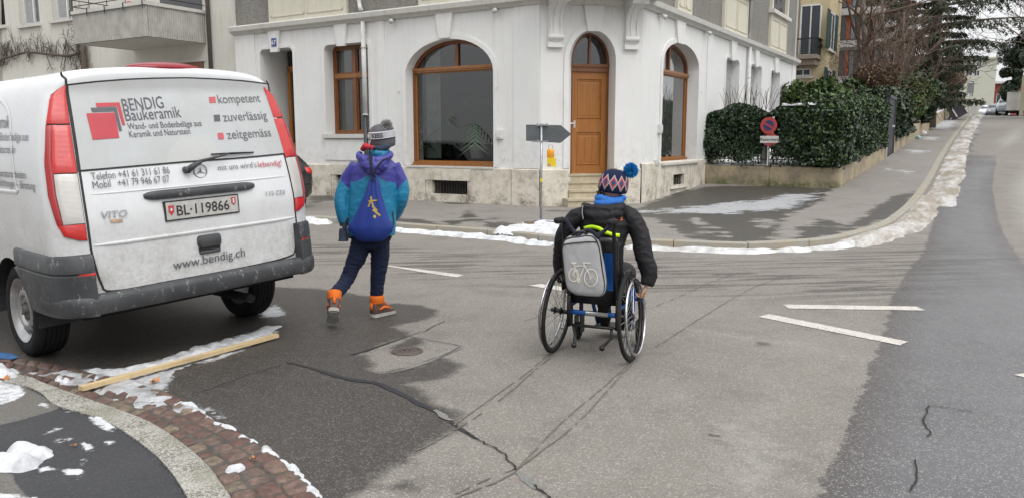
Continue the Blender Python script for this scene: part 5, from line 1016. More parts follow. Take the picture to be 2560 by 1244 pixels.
# lettering and logo
M_ltr = mat('dark_grey_lettering', (.085, .09, .10), .45, .15, 20); M_red = mat('printed_red', (.46, .045, .06), .4, .12, 6); M_pink = mat('faded_printed_red', (.52, .10, .11), .4, .12, 6); M_ltr2 = mat('grey_lettering', (.12, .125, .135), .45, .15, 20)
def fit_text(mb, txt, pa, pb, cap, bold=0., mi=0, off=.0112, M2=None, slant=0.):
    (xa, za), (xb, zb) = vpx(*pa), vpx(*pb); tmp = MB(); text_mb(tmp, txt, 1., Matrix()); V_ = np.concatenate(tmp.v); x0, x1 = V_[:, 0].min(), V_[:, 0].max(); s_ = cap/.70; L = math.hypot(xb-xa, zb-za); k = L/(x1-x0)
    def fn(x, y, z): u_ = (x-x0)*k + y*s_*slant; X = xa+(xb-xa)*u_/L; Z = za+(zb-za)*u_/L+y*s_; return surf(X, Z, off)
    text_mb(mb, txt, 1., None, fn=fn, mi=mi, bold=bold)
def letter(mt, name, *a, **k): q_ = MB(VMB); fit_text(q_, *a, **k); return q_.build(name, mt, BODY, fix=False)
M_chrome = mat('dull_chrome', (.32, .32, .33), .28, .15, 20, metal=.9)
for a_ in (('BENDIG', (307, 278), (409, 270), .082), ('Baukeramik', (313, 303), (452, 293), .078), ('Wand- und Bodenbeläge aus', (319, 324), (503, 315), .043), ('Keramik und Naturstein', (323, 344), (475, 335), .043), ('Telefon +41 61 311 61 86', (228, 450), (423, 433), .047), ('Mobil', (232, 472), (276, 467), .047), ('+41 79 946 67 07', (294, 466), (423, 455), .047), ('www.bendig.ch', (432, 673), (611, 639), .064)): letter(M_ltr, 'lettering', *a_)
for a_ in (('kompetent', (545, 259), (650, 255), .066), ('zuverlässig', (557, 304), (667, 298), .066), ('zeitgemäss', (567, 348), (677, 341), .066), ('mit uns wird\u2019s', (544, 426), (640, 418), .04)): letter(M_ltr2, 'lettering', *a_)
letter(M_red, 'lettering', 'lebendig!', (644, 418), (703, 413), .042)
letter(M_chrome, 'badge', 'VITO', (249, 547), (316, 541), .045, bold=.012, off=.012, slant=.2); letter(M_chrome, 'badge', '115 CDI', (664, 490), (711, 485), .034, bold=.01, off=.012)
m_ = MB(VMB); vpatch(m_, [vpx(275, 549), vpx(306, 547), vpx(306, 555), vpx(276, 557)], .005); m_.build('sticker', mat('orange_blue_sticker', (.45, .30, .20), .5, .5, 30), BODY)
def pxpoly(L): return [vpx(*q) for q in L]
for qs in ([[(214, 284), (285, 281.5), (296, 345), (230, 350)]], [[(237, 258), (287, 256.8), (289, 266.5), (239.5, 268.5)], [(287, 256.8), (297, 256.5), (311, 313), (304, 314)]]):
    m_ = MB(VMB)
    for q in qs: quad_on(m_, q, .0105)
    m_.build('logo_red', M_red, BODY, fix=False)
m_ = MB(VMB); quad_on(m_, [(225, 270), (281, 268.8), (284, 279), (228, 281)], .0105); quad_on(m_, [(281, 268.8), (289, 268.5), (303, 327), (296, 329)], .0105); m_.build('logo_dark', M_ltr, BODY, fix=False)
for q_, mt_ in (([(520, 243), (536, 242), (538, 257), (522, 258)], M_pink), ([(532, 288), (547, 287), (549, 303), (534, 304)], M_ltr), ([(542, 333), (556, 332), (558, 348), (544, 349)], M_pink)): m_ = MB(VMB); m_.add([surf(*vpx(*c), .0112) for c in q_], [(0, 1, 2, 3)]); m_.build('bullet_square', mt_, BODY, fix=False)
# star emblem
sx_, sz_ = vpx(499, 428); m_ = MB(VMB); y_ = float(vrear(sx_, sz_))-.008; m_.torus((sx_, y_, sz_), .047, .0045, (0, 1, 0), 40, 8)
for a in (90, 210, 330): m_.rings([[(sx_+.006*math.cos(R(a+90)), y_-.003, sz_+.006*math.sin(R(a+90))), (sx_, y_-.008, sz_), (sx_-.006*math.cos(R(a+90)), y_-.003, sz_-.006*math.sin(R(a+90)))], [(sx_+.047*math.cos(R(a)), y_, sz_+.047*math.sin(R(a)))]*3])
m_.build('emblem', M_chrome, BODY, smooth=True)
# panel creases, trim strip, handle, plate recess
def bar_on(x0, x1, z0, z1, d, mt, name, r=.5, slope=0., par=BODY):
    m_ = MB(VMB); n = 26; rs = []
    for k in range(n+1):
        u_ = k/n; x = x0+(x1-x0)*u_; e = min(1, min(u_, 1-u_)*n/2.5)**.5*.55+.45 if min(u_, 1-u_)*n < 2.5 else 1.; zc_ = (z0+z1)/2+slope*(u_-.5); h = (z1-z0)/2*e; y = vy(x, zc_)
        rs.append([(x, y+.02, zc_-h), (x, y-d*.75*e, zc_-h), (x, y-d*e, zc_-h*.35), (x, y-d*e, zc_+h*.45), (x, y-d*.6*e, zc_+h), (x, y+.02, zc_+h)])
    m_.rings(rs); return m_.build(name, mt, par, auto=60)
bar_on(-.385, .437, 1.168, 1.228, .035, M_bump, 'plate_lamp_strip')
HN = bar_on(-.058, .12, .80, .885, .028, M_bump, 'tailgate_handle'); m_ = MB(VMB); vpatch(m_, [(-.05, .765), (.11, .765), (.112, .80), (-.055, .80)], .006); m_.build('handle_recess', M_seam, HN); bar_on(-.05, .11, .752, .772, .018, M_bump, 'handle_lip', par=HN)
bar_on(-.73, .775, .905, .925, .010, M_van, 'pressed_crease'); bar_on(-.70, .74, 1.236, 1.247, .005, M_van, 'pressed_crease')
m_ = MB(VMB); px_, pz_ = -.262, 1.013; yp = vy(0, 1.08)-.012
m_.rings([[(-.268, y, 1.012), (.286, y, 1.012), (.286, y, 1.150), (-.268, y, 1.150)] for y in (yp+.02, yp)]); PLT = m_.build('number_plate', M_seam, BODY); m_ = MB(VMB); m_.rings([[(-.258, y, 1.022), (.276, y, 1.022), (.276, y, 1.141), (-.258, y, 1.141)] for y in (yp, yp-.003)]); m_.build('plate_face', mat('plate_white', (.46, .45, .42), .4, .15, 25), PLT)
def tp_(mb, txt, x0, x1, z, cap, bold=0.): 
    tmp = MB(); text_mb(tmp, txt, 1., Matrix()); V_ = np.concatenate(tmp.v); a, b = V_[:, 0].min(), V_[:, 0].max(); text_mb(mb, txt, 1., None, fn=lambda x, y, q: (x0+(x-a)*(x1-x0)/(b-a), yp-.005, z+y*cap/.7), bold=bold)
m_ = MB(VMB); tp_(m_, 'BL\u00b7119866', -.185, .205, 1.045, .070, .0125); m_.build('plate_lettering', mat('black_print', (.025, .025, .03), .5), PLT, fix=False)
m_ = MB(VMB); m_.rings([[(-.243, y, 1.12), (-.203, y, 1.12), (-.203, y, 1.075), (-.223, y, 1.05), (-.243, y, 1.075)] for y in (yp-.003, yp-.005)]); m_.rings([[(.225, y, 1.13), (.258, y, 1.13), (.258, y, 1.09), (.241, y, 1.07), (.225, y, 1.09)] for y in (yp-.003, yp-.005)]); build_each(m_, 'plate_shield', M_red, PLT)
m_ = MB(VMB); m_.box((-.223, yp-.006, 1.092), (.022, .002, .007)); m_.box((-.223, yp-.0065, 1.092), (.007, .002, .022)); m_.box((.2415, yp-.0062, 1.105), (.012, .002, .034)); m_.build('shield_mark', M_white, PLT)
# wiper
m_ = MB(VMB); a_ = vpx(463, 425); b_ = vpx(494, 403); c_ = vpx(535, 392); d_ = vpx(565, 384)
P3 = [surf(*a_, .03), surf(*b_, .045), surf(*c_, .05), surf(*d_, .04)]; m_.tube(P3[:2], [.022, .015], 10); m_.tube(P3[1:], [.012, .008, .006], 8); m_.cyl(surf(*a_, -.01), surf(*a_, .045), .024, 14); WIP = m_.build('wiper', M_bump, BODY, smooth=True)
m_ = MB(VMB); e_, f_ = vpx(524, 386), vpx(630, 381); m_.tube([surf(*e_, .02), surf((e_[0]+f_[0])/2, (e_[1]+f_[1])/2, .026), surf(*f_, .02)], [.006, .009, .006], 6, sx=.8); m_.build('wiper_blade', M_seam, WIP)
# third brake lamp on the roof edge
m_ = MB(VMB); m_.ball((.0, .36, 2.066), (.27, .12, .042), 24, 12); m_.build('roof_brake_lamp', mat('dark_red_lens', (.25, .012, .02), .2, .1, 8), BODY, smooth=True)
# tail lamps
def lens(name, c, rib=True, rough=.12, sc=.0, em=0.):
    t = NT(name); p = t.obj(); w = t.wave(p, 42, .1, 1, 'SIN', 'Z'); c_ = t.mix(w, tuple(x*.72 for x in c), c); c_ = t.mix(t.mr(t.noise(p, 9, 3), .4, .7, 0, .35), c_, tuple(x*.6 for x in c)); return t.done(c_, rough, 0, t.bump(w, .25, .003), .6, Coat_Weight=.4)
M_lr = lens('red_lamp_lens', (.62, .022, .02)); M_ld = lens('deep_red_lamp_lens', (.40, .02, .022)); M_lc = lens('clear_lamp_lens', (.60, .58, .55))
outer = [(.70, 1.945), (.79, 1.885), (.853, 1.69), (.905, 1.45), (.922, 1.25), (.912, 1.07), (.885, .99), (.80, .955), (.760, .949)]
inner = [(.703, 1.945), (.722, 1.75), (.742, 1.5), (.757, 1.25), (.763, 1.1), (.763, .949)]
for sg in (-1, 1):
    ks = 1. if sg < 0 else 1.02; sh = 0 if sg < 0 else .02
    def W_at(tab, z): zz_ = [q[1] for q in tab][::-1]; xx = [q[0] for q in tab][::-1]; return float(np.interp(z, zz_, xx))
    def lamp_piece(z0, z1, a0, a1, off, mt, name, par):
        m_ = MB(VMB); nz = max(2, int((z1-z0)/.03)); nx_ = 9; g_ = []
        for j in range(nz+1):
            z = z0+(z1-z0)*j/nz; xi, xo = W_at(inner, z)+sh, W_at(outer, z)+sh*.5
            g_.append([surf(sg*(xi+(xo-xi)*(a0+(a1-a0)*i/nx_)), z, off-(.006 if i in (0, nx_) or j in (0, nz) else 0)) for i in range(nx_+1)])
        m_.rings(g_, False, False); o_ = m_.build(name, mt, par, smooth=True, fix=False); return o_
    L_ = lamp_piece(.951, 1.94, 0, 1, .006, M_seam, 'tail_lamp', VAN)
    lamp_piece(1.695, 1.935, .04, .985, .016, M_lr, 'red_lens', L_); lamp_piece(1.385, 1.685, .04, .80, .016, M_lr, 'red_lens', L_); lamp_piece(1.065, 1.378, .04, .78, .016, M_lc, 'clear_lens', L_); lamp_piece(.957, 1.06, .04, .985, .016, M_lr, 'red_lens', L_); lamp_piece(1.06, 1.685, .80, .99, .017, M_ld, 'outer_lens', L_)
# bumper
def bpath(k=1., o=0.): return [(-.965-o, .57), (-.968-o, .30), (-.945-o, .12), (-.86-o*.7, -.005-o*.7), (-.6, -.035-o), (0, -.05-o), (.6, -.035-o), (.86+o*.7, -.005-o*.7), (.945+o, .12), (.968+o, .30), (.965+o, .57)]
def zarch(y): return .36+math.sqrt(max(0, .425**2-(1.0-y)**2)) if y > .58 else 0.
def bloft(pts, prof, name, mt, par, auto=45):
    P = np.array(bez(pts, 6)); T = np.gradient(P, axis=0); T /= np.hypot(*T.T)[:, None]; N_ = np.column_stack([T[:, 1], -T[:, 0]]); m_ = MB(VMB)
    m_.rings([[(p_[0]+n_[0]*o, p_[1]+n_[1]*o, max(z, zarch(p_[1]))) for o, z in prof] for p_, n_ in zip(P, N_)]); return m_.build(name, mt, par, auto=auto)
BP = bloft(bpath(), [(-.12, .60), (-.01, .602), (.010, .588), (.016, .56), (.012, .495), (-.004, .472), (-.12, .465)], 'bumper', M_bump, VAN)
A_n = [(-.962, .80), (-.965, .70), (-.966, .58), (-.968, .40), (-.955, .18), (-.90, .055), (-.80, -.01), (-.765, -.02)]
for sg in (-1, 1):
    pts = [(x*-sg, y) for x, y in A_n]; pts = pts if sg < 0 else pts[::-1]; 
    c1_ = bloft(pts, [(-.12, .865), (-.004, .868), (.010, .855), (.016, .755), (.004, .745), (.016, .735), (.020, .60), (.012, .465), (-.12, .455)], 'bumper_corner', M_bump, BP)
    m_ = MB(VMB); xa, xb = (-.855, -.765) if sg < 0 else (.785, .895); m_.rings([[(x, -.030+.085*max(0, (abs(x)-.76)/.14)**1.5, .715), (x, -.040+.085*max(0, (abs(x)-.76)/.14)**1.5, .74), (x, -.030+.085*max(0, (abs(x)-.76)/.14)**1.5, .768), (x, .05, .745)] for x in np.linspace(xa, xb, 8)]); m_.build('reflector', M_lr, BP, smooth=True)
# underside
m_ = MB(VMB); m_.bb(-.80, .80, .16, 3.4, .41, .46); m_.tube([(.35, .06, .34), (.35, .6, .33), (.3, 1.5, .33)], .035, 10); m_.bb(-.62, .62, .9, 1.1, .26, .34); UB = m_.build('underbody', mat('black_underbody', (.004, .004, .004), .95), VAN)
m_ = MB(VMB)
for yy in (1.0, 4.05):
    for s_ in (-1, 1):
        arc = [(yy+.414*math.cos(a), .36+.414*math.sin(a)) for a in np.linspace(-.1, math.pi+.1, 25)]; m_.rings([[(s_*.948, y, z), (s_*.69, y, z), (s_*.69, yy, .40)] for y, z in arc], False, False)
build_each(m_, 'wheel_well', M_seam, UB, fix=False)
# side: sliding panel crease and lettering on the near side
def sidex(y, z): h = BV.ray_cast(Vector((-3, y, z)), Vector((1, 0, 0))); return h[0].x if h[0] else -.95
m_ = MB(VMB)
PL_ = [(1.9, 1.88), (1.25, 1.88), (.98, 1.84), (.80, 1.72), (.70, 1.45), (.66, 1.29), (.72, 1.255), (1.9, 1.255)]
Pp = resamp(np.array(bez(PL_, 5)), step=.03); T = np.gradient(Pp, axis=0); T /= np.hypot(*T.T)[:, None]; N_ = np.column_stack([-T[:, 1], T[:, 0]])
m_.rings([[(sidex(*(q-n_*.018))-.0015, q[0]-n_[0]*.018, q[1]-n_[1]*.018), (sidex(*q)-.009, q[0], q[1]), (sidex(*(q+n_*.012))-.001, q[0]+n_[0]*.012, q[1]+n_[1]*.012)] for q, n_ in zip(Pp, N_)], False, False)
m_.build('pressed_crease', M_van, BODY, smooth=True, fix=False)
def side_px(px, py):
    r = VMi[:3, :3] @ ray(px, py); o = VMi[:3, :3] @ np.array([0, 0, CH]) + VMi[:3, 3]; h = BV.ray_cast(Vector(o), Vector(r).normalized()); return (h[0].y, h[0].z) if h[0] else (1, 1)
def side_text(mb, txt, pxr, cap, width):                  # right end of the line at the given pixel
    y1, z1 = side_px(*pxr); tmp = MB(); text_mb(tmp, txt, 1., Matrix()); V_ = np.concatenate(tmp.v); b = V_[:, 0].max(); k = width/(b-V_[:, 0].min())
    text_mb(mb, txt, 1., None, fn=lambda x, y, q: (lambda Y, Z: (sidex(Y, Z)-.006, Y, Z))(y1-(x-b)*k, z1+y*cap/.7))
for tx_, a_, c_, w_ in (('Baukeramik', (24, 320), .088, .62), ('Wand- und Bodenbeläge aus', (71, 352), .055, .98), ('Keramik und Naturstein', (38, 384), .055, .86), ('Reparaturarbeiten', (66, 447), .050, .62), ('Fugen- und Abdichtungen – Beratung', (89, 475), .050, 1.15)):
    LT = MB(VMB); side_text(LT, tx_, a_, c_, w_); LT.build('lettering', M_ltr, BODY, fix=False)
# wheels
M_tyre = mat('black_tyre', (.014, .014, .015), .85, .35, 14, .25, 140, spec=.25); M_rim = mat('silver_steel_rim', (.42, .42, .42), .38, .25, 9, metal=.75); M_hub = mat('grimy_hub', (.13, .125, .12), .6, .3, 20, metal=.4)
def wheel(name, c, r, w, axis, M, parent, tyr=M_tyre, rimm=M_rim, holes=16, tread=True):
    ax = np.array(axis, float); m_ = MB(M); pr = [(r*.66, -w*.42), (r*.72, -w*.5), (r*.86, -w*.54), (r*.955, -w*.47), (r, -w*.36)]
    if tread:
        for k in range(5): z = -w*.36+w*.72*(k+.5)/5; pr += [(r, z-w*.055), (r*.975, z-w*.05), (r*.975, z-w*.03), (r, z-w*.02)]
    pr += [(r, w*.36), (r*.955, w*.47), (r*.86, w*.54), (r*.72, w*.5), (r*.66, w*.42)]
    m_.lathe(pr, c, axis, 64); o_ = m_.build(name, tyr, parent, auto=50)
    m_ = MB(M); m_.lathe([(r*.665, w*.45), (r*.69, w*.50), (r*.655, w*.48), (r*.60, w*.36), (r*.56, w*.30), (r*.50, w*.33), (r*.36, w*.42), (r*.30, w*.38), (r*.28, w*.33), (0, w*.33)], c, axis, 48); m_.lathe([(r*.66, -w*.4), (r*.6, -w*.3), (r*.2, -w*.2), (0, -w*.2)], c, axis, 32); m_.build('rim', rimm, o_, auto=50)
    h = np.array([0, 0, 1.]); e1 = np.cross(h, ax); e1 /= np.linalg.norm(e1); e2 = np.cross(ax, e1); m_ = MB(M)
    for k in range(holes):
        a = 2*math.pi*k/holes; d = e1*math.cos(a)+e2*math.sin(a); q = np.array(c)+d*r*.485+ax*w*.345; t_ = -e1*math.sin(a)+e2*math.cos(a); ring = [q+t_*r*.035*math.cos(b)+d*r*.055*math.sin(b)+ax*(.002+w*.085*(-math.sin(b)*.35)) for b in np.linspace(0, 2*math.pi, 12, endpoint=False)]
        m_.add(ring+[q-ax*.0+ax*.004], [(i, (i+1) % 12, 12) for i in range(12)])
    m_.build('vent_hole', M_seam, o_, fix=False)
    m_ = MB(M); m_.lathe([(r*.235, w*.33), (r*.22, w*.36), (r*.10, w*.39), (r*.09, w*.44), (0, w*.45)], c, axis, 32)
    for k in range(5):
        a = 2*math.pi*k/5; q = np.array(c)+(e1*math.cos(a)+e2*math.sin(a))*r*.165; m_.cyl(q+ax*w*.36, q+ax*w*.43, r*.028, 8)
    m_.build('hub', M_hub, o_, auto=40); return o_
for s_, yy in ((-1, 1.0), (1, 1.0), (-1, 4.05), (1, 4.05)): wheel('wheel', (s_*.83, yy, .340), .340, .215, (s_, 0, 0), VM0, VAN)
# ============================================================ GENERIC PARKED CAR (local: +y is forward)
M_cglass = mat('dark_car_glass', (.02, .022, .025), .08, .1, 4)
def make_car(name, label, loc, rz, paint, L=4.1, Wd=1.75, Hc=1.48, van=False, group=None, snow=False, rough=.2):
    T = thing(name, label, 'car', loc, rz, group); h = L/2; mp = mat('car_paint_'+name, paint, rough, .08, 4, Coat_Weight=.6) if not isinstance(paint, bpy.types.Material) else paint
    if van: st = [(-h, .45, .45, .9, .9), (-h+.05, .3, 1.0, .97, .93), (-h+.2, .25, 1.05, 1, Hc/1.48*1.42), (-h+.6, .25, 1.05, 1, Hc), (h-1.5, .25, 1.05, 1, Hc), (h-1.0, .25, 1.02, 1, 1.15), (h-.3, .25, .95, .97, .97), (h-.05, .3, .8, .88, .82), (h, .4, .6, .8, .62)]
    else: st = [(-h, .42, .62, .80, .64), (-h+.06, .32, .86, .9, .88), (-h+.22, .25, .95, .97, .99), (-h+.40, .22, .97, 1, 1.18), (-h+.75, .22, .97, 1, Hc-.06), (-h+1.3, .22, .96, 1, Hc), (0, .22, .95, 1, Hc), (.35, .22, .94, 1, Hc-.04), (.95, .22, .92, 1, 1.12), (1.3, .22, .90, .99, .93), (h-.25, .24, .78, .93, .80), (h-.06, .3, .62, .84, .64), (h, .38, .55, .75, .56)]
    rs = []
    for y, zb, zbelt, wf, zt in st:
        w = Wd/2*wf; zt = max(zt, zbelt+.01); g = (zt-zbelt)/(Hc-.95); wr = w*(1-.22*min(1, max(0, g)))
        half_ = [(0, zb), (w*.8, zb), (w*.96, zb+.08), (w, (zb+zbelt)/2), (w*.985, zbelt-.05), (w*.96, zbelt), (wr*.99+.0, zbelt+(zt-zbelt)*.55), (wr*.95, zbelt+(zt-zbelt)*.85), (wr*.82, zt-.02*min(1, g*5)), (wr*.4, zt), (0, zt)]
        rs.append([(x, y, z) for x, z in half_]+[(-x, y, z) for x, z in half_[-2:0:-1]])
    m_ = MB(); m_.rings(rs); B_ = m_.build('body', mp, T, auto=45, world=False)
    gp_ = MB(); ya, yb, yc, yd_ = (-h+.5, -h+1.0, .25, .85) if not van else (h-2.2, h-1.9, h-1.5, h-1.1)
    zz0, zz1 = .99, Hc-.10; w = Wd/2
    for s_ in (-1, 1):
        if van: gp_.rings([[(s_*(w*.965), y, z0_), (s_*(w*.80), y2, z1_)] for y, z0_, y2, z1_ in ((ya, zz0, yb, zz1), (yc+.3, zz0, yc, zz1))], False, False)
        else: gp_.rings([[(s_*(w*.967), y, z0_), (s_*(w*.815), y2, z1_)] for y, z0_, y2, z1_ in ((ya+.1, zz0+.02, yb-.15, zz1), (yd_-.1, zz0-.02, yc-.02, zz1-.02))], False, False)
    if not van: gp_.rings([[(-w*.78, -h+.385, 1.06), (w*.78, -h+.385, 1.06)], [(-w*.68, -h+.70, Hc-.10), (w*.68, -h+.70, Hc-.10)]], False, False)
    gp_.rings([[(-w*.80, (h-1.02 if van else 1.0), 1.10), (w*.80, (h-1.02 if van else 1.0), 1.10)], [(-w*.68, (h-1.42 if van else .36), Hc-.10), (w*.68, (h-1.42 if van else .36), Hc-.10)]], False, False)
    for k in range(len(gp_.v)): pass
    gw = gp_.build('window', M_cglass, B_, world=False, fix=False); so_ = gw.modifiers.new('s', 'SOLIDIFY'); so_.thickness = .05; so_.offset = 0
    for s_ in (-1, 1):
        m_ = MB(); m_.ball((s_*w*.80, -h+.14, .84), (.13, .12, .09), 14, 8); m_.build('tail_lamp', M_lr, T, smooth=True, world=False)
        m_ = MB(); m_.ball((s_*w*.70, h-.14, .68), (.16, .14, .08), 14, 8); m_.build('headlight', mat('head_lens', (.6, .6, .6), .1), T, smooth=True, world=False)
        for yy in (-h+.72, h-.78): 
            m_ = MB(); c = (s_*(w-.10), yy, .31); ax = (s_, 0, 0); m_.lathe([(.18, -.09), (.27, -.1), (.31, -.07), (.31, .07), (.27, .1), (.19, .09), (.17, .05), (.03, .07), (0, .07)], c, ax, 28, cap=False); wq_ = m_.build('wheel', M_tyre, T, auto=40, world=False); m_ = MB(); m_.lathe([(.185, .092), (.17, .06), (.05, .085), (0, .085)], c, ax, 24); m_.build('rim', M_rim, wq_, auto=40, world=False)
            m_ = MB(); m_.lathe([(.37, .104), (.33, .108), (.0, .0)], c, ax, 28); m_.build('wheel_arch', M_seam, B_, world=False)
    m_ = MB(); m_.bb(-.26, .26, -h-.012, -h+.03, .62, .73); m_.build('number_plate', mat('plate_white', (.5, .5, .48), .4), T, world=False)
    if snow: m_ = MB(); m_.ball((0, -.3, Hc-.01), (w*.75, .9, .05), 20, 8); own('snow', m_, M_snow, None, None, kind='stuff', smooth=True).parent = None
    return T
BLK = mat('black_car_paint', (.025, .024, .026), .25, .3, 10, Coat_Weight=.5)
pr = GP(792, 531)[:2]; fwd = -np.array(WX); rt = np.array([fwd[1], -fwd[0]])        # heading away to the left
cen = pr+fwd*2.05-rt*.80
make_car('parked_car', 'black hatchback parked beyond the white van', (cen[0], cen[1], 0), math.atan2(fwd[1], fwd[0])-math.pi/2, BLK, 4.1, 1.72, 1.46)
# ============================================================ GARDEN WALL, HEDGES, RISING STREET
FW = Frame(GB, U); gdir = (GB-GA)/np.hypot(*(GB-GA)); FG = Frame(GA, gdir); LG = float(np.hypot(*(GB-GA)))
def FT(t): return Frame(GB+U*t, V)
def gz(p, o=0.): return float(hgt(p[0], p[1]))+o
t = NT('mossy_wall_stone'); p = t.pos(); z = t.xyz(p)[2]; c_ = t.mix(t.mr(t.noise(p, 1.6, 6, .7), .35, .65), (.42, .34, .22), (.24, .205, .15)); c_ = t.mix(t.mr(t.noise(p, 5, 6, .75), .5, .7, 0, .8), c_, (.11, .10, .075)); mo = t.m('MULTIPLY', t.mr(t.noise(p, 3, 5, .7), .42, .6), t.mr(z, .38, .55, 1, 0)); c_ = t.mix(mo, c_, (.075, .10, .03))
c_ = t.mix(t.mr(t.noise(p, 60, 4, .8), .6, .7, 0, .5), c_, (.1, .09, .07)); M_gwall = t.done(c_, .9, 0, t.bump(t.noise(p, 35, 5, .8), .6, .01))
def wall_run(name, Fm, x0, x1, hh, th, label, step=2.1, mt=None, cap=None, follow=True):
    T = thing(name, label, 'wall', tuple(Fm.o+Fm.x*x0+np.array([0, 0, gz(Fm.o+Fm.x*x0)]))); m_ = MB(Fm.M); x = x0; k = 0
    while x < x1-.01:
        b = min(x1, x+step)-.012; q0, q1 = Fm.o+Fm.x*x, Fm.o+Fm.x*b; za, zb = gz(q0)+.04, gz(q1)+.04; h0 = gz(q0)+.1+hh; h1 = gz(q1)+.1+hh if follow else h0
        m_.rings([[(x, 0, za), (x, th, za), (x, th, h0-.015), (x, th*.9, h0), (x, .03, h0), (x, 0, h0-.02)], [(b, 0, zb), (b, th, zb), (b, th, h1-.015), (b, th*.9, h1), (b, .03, h1), (b, 0, h1-.02)]]); x += step; k += 1
    m_.build('stone_block', mt or M_gwall, T, auto=40); return T
WH = FG.px(2070, 419)[1]-gz(GB)-.1
wall_run('garden_wall', FG, .0, LG+.0, WH, .28, 'low yellowish stone wall under the ivy hedge in front', 1.72)
tE = FW.px(2213, 370)[0]; tE = min(max(tE, 6), 14)
wall_run('garden_wall', FW, .02, tE, WH, .28, 'low stone wall running up the street below the tall hedge', 2.4)
# garden ground with snow behind the wall
m_ = MB(); nS = 30; rs = []
for k in range(nS+1):
    a = Q0+U*(TW+(LENR-TW+12)*k/nS); b = GA+gdir*(LG-.2)+U*((LENR-TW+12)*k/nS)-V*.0; z_ = gz(a)+.1+WH-.06; rs.append([(a[0], a[1], z_+.05), (b[0]*.5+a[0]*.5, b[1]*.5+a[1]*.5, z_+.07+.03*math.sin(k)), (b[0], b[1], z_)])
m_.rings(rs, False, False); m_.build('garden_ground', M_snow, None, smooth=True, kind='structure', label='snow covered front garden behind the hedge')
# iron fence on the front wall
FEN = thing('iron_fence', 'black iron railing on the low wall under the ivy', 'fence', tuple(FG.o+FG.x*.1+FG.y*.14+np.array([0, 0, gz(GA)+.1+WH]))); m_ = MB(FG.M); zt_ = gz(GA)+.1+WH
def zw(x): return gz(FG.o+FG.x*x)+.1+WH
for x in np.arange(.12, LG-.1, .19): m_.cyl((x, .14, zw(x)), (x, .14, zw(x)+.62), .008, 6); 
m_.build('bar', M_iron, FEN); m_ = MB(FG.M)
for h_ in (.16, .50): m_.tube([(.0, .14, zw(0)+h_), (LG, .14, zw(LG)+h_)], .013, 6)
m_.build('rail', M_iron, FEN)
# ---- leaves
def leaf_mat(name, a, b, rough=.45, c=None):
    t = NT(name); r_ = t.attr('rnd'); p = t.pos(); col = t.mix(r_, a, b)
    if c: col = t.mix(t.mr(t.noise(p, 1.4, 3), .5, .65, 0, .7), col, c)
    t.done(col, rough, 0, None, .5); t.b.inputs['Transmission Weight'].default_value = 0; return t.mat
M_ivy = leaf_mat('ivy_leaf', (.010, .024, .010), (.036, .068, .024)); M_laurel = leaf_mat('bright_hedge_leaf', (.022, .048, .011), (.085, .135, .027)); M_con = leaf_mat('conifer_green', (.016, .032, .016), (.055, .078, .036)); M_brl = leaf_mat('brown_leaf', (.11, .065, .035), (.20, .13, .07))
def leaves(mb_parent, name, P, N_, size, mt, elong=1.5, jitter=.8, tri=False, down=0.):
    n = len(P); N_ = N_+rng.normal(0, jitter, (n, 3)); N_ /= np.linalg.norm(N_, axis=1)[:, None]; A = rng.normal(0, 1, (n, 3)); A[:, 2] -= down; A -= N_*(A*N_).sum(1)[:, None]; A /= np.linalg.norm(A, axis=1)[:, None]; B = np.cross(N_, A)
    s = size*rng.uniform(.6, 1.25, n)[:, None]; q = [P+A*s*elong*.5, P+B*s*.5+N_*s*.08, P-A*s*elong*.5, P-B*s*.5+N_*s*.08]
    v = np.stack(q[:2]+q[2:], 1).reshape(-1, 3); f = np.arange(n*4).reshape(-1, 4)
    if mb_parent is not None: Mi = np4(WM[mb_parent.name].inverted()); v = v @ Mi[:3, :3].T + Mi[:3, 3]
    me = bpy.data.meshes.new(name); me.from_pydata(v.tolist(), [], f.tolist()); me.materials.append(mt); o = bpy.data.objects.new(name, me); COL.objects.link(o); o.parent = mb_parent; setattr_f(o, 'rnd', np.repeat(rng.uniform(0, 1, n)**1.3, 4)); return o
def nz3(P, sc, sd=0.): return np.array([mnoise.noise((p[0]*sc+sd, p[1]*sc, p[2]*sc)) for p in P])
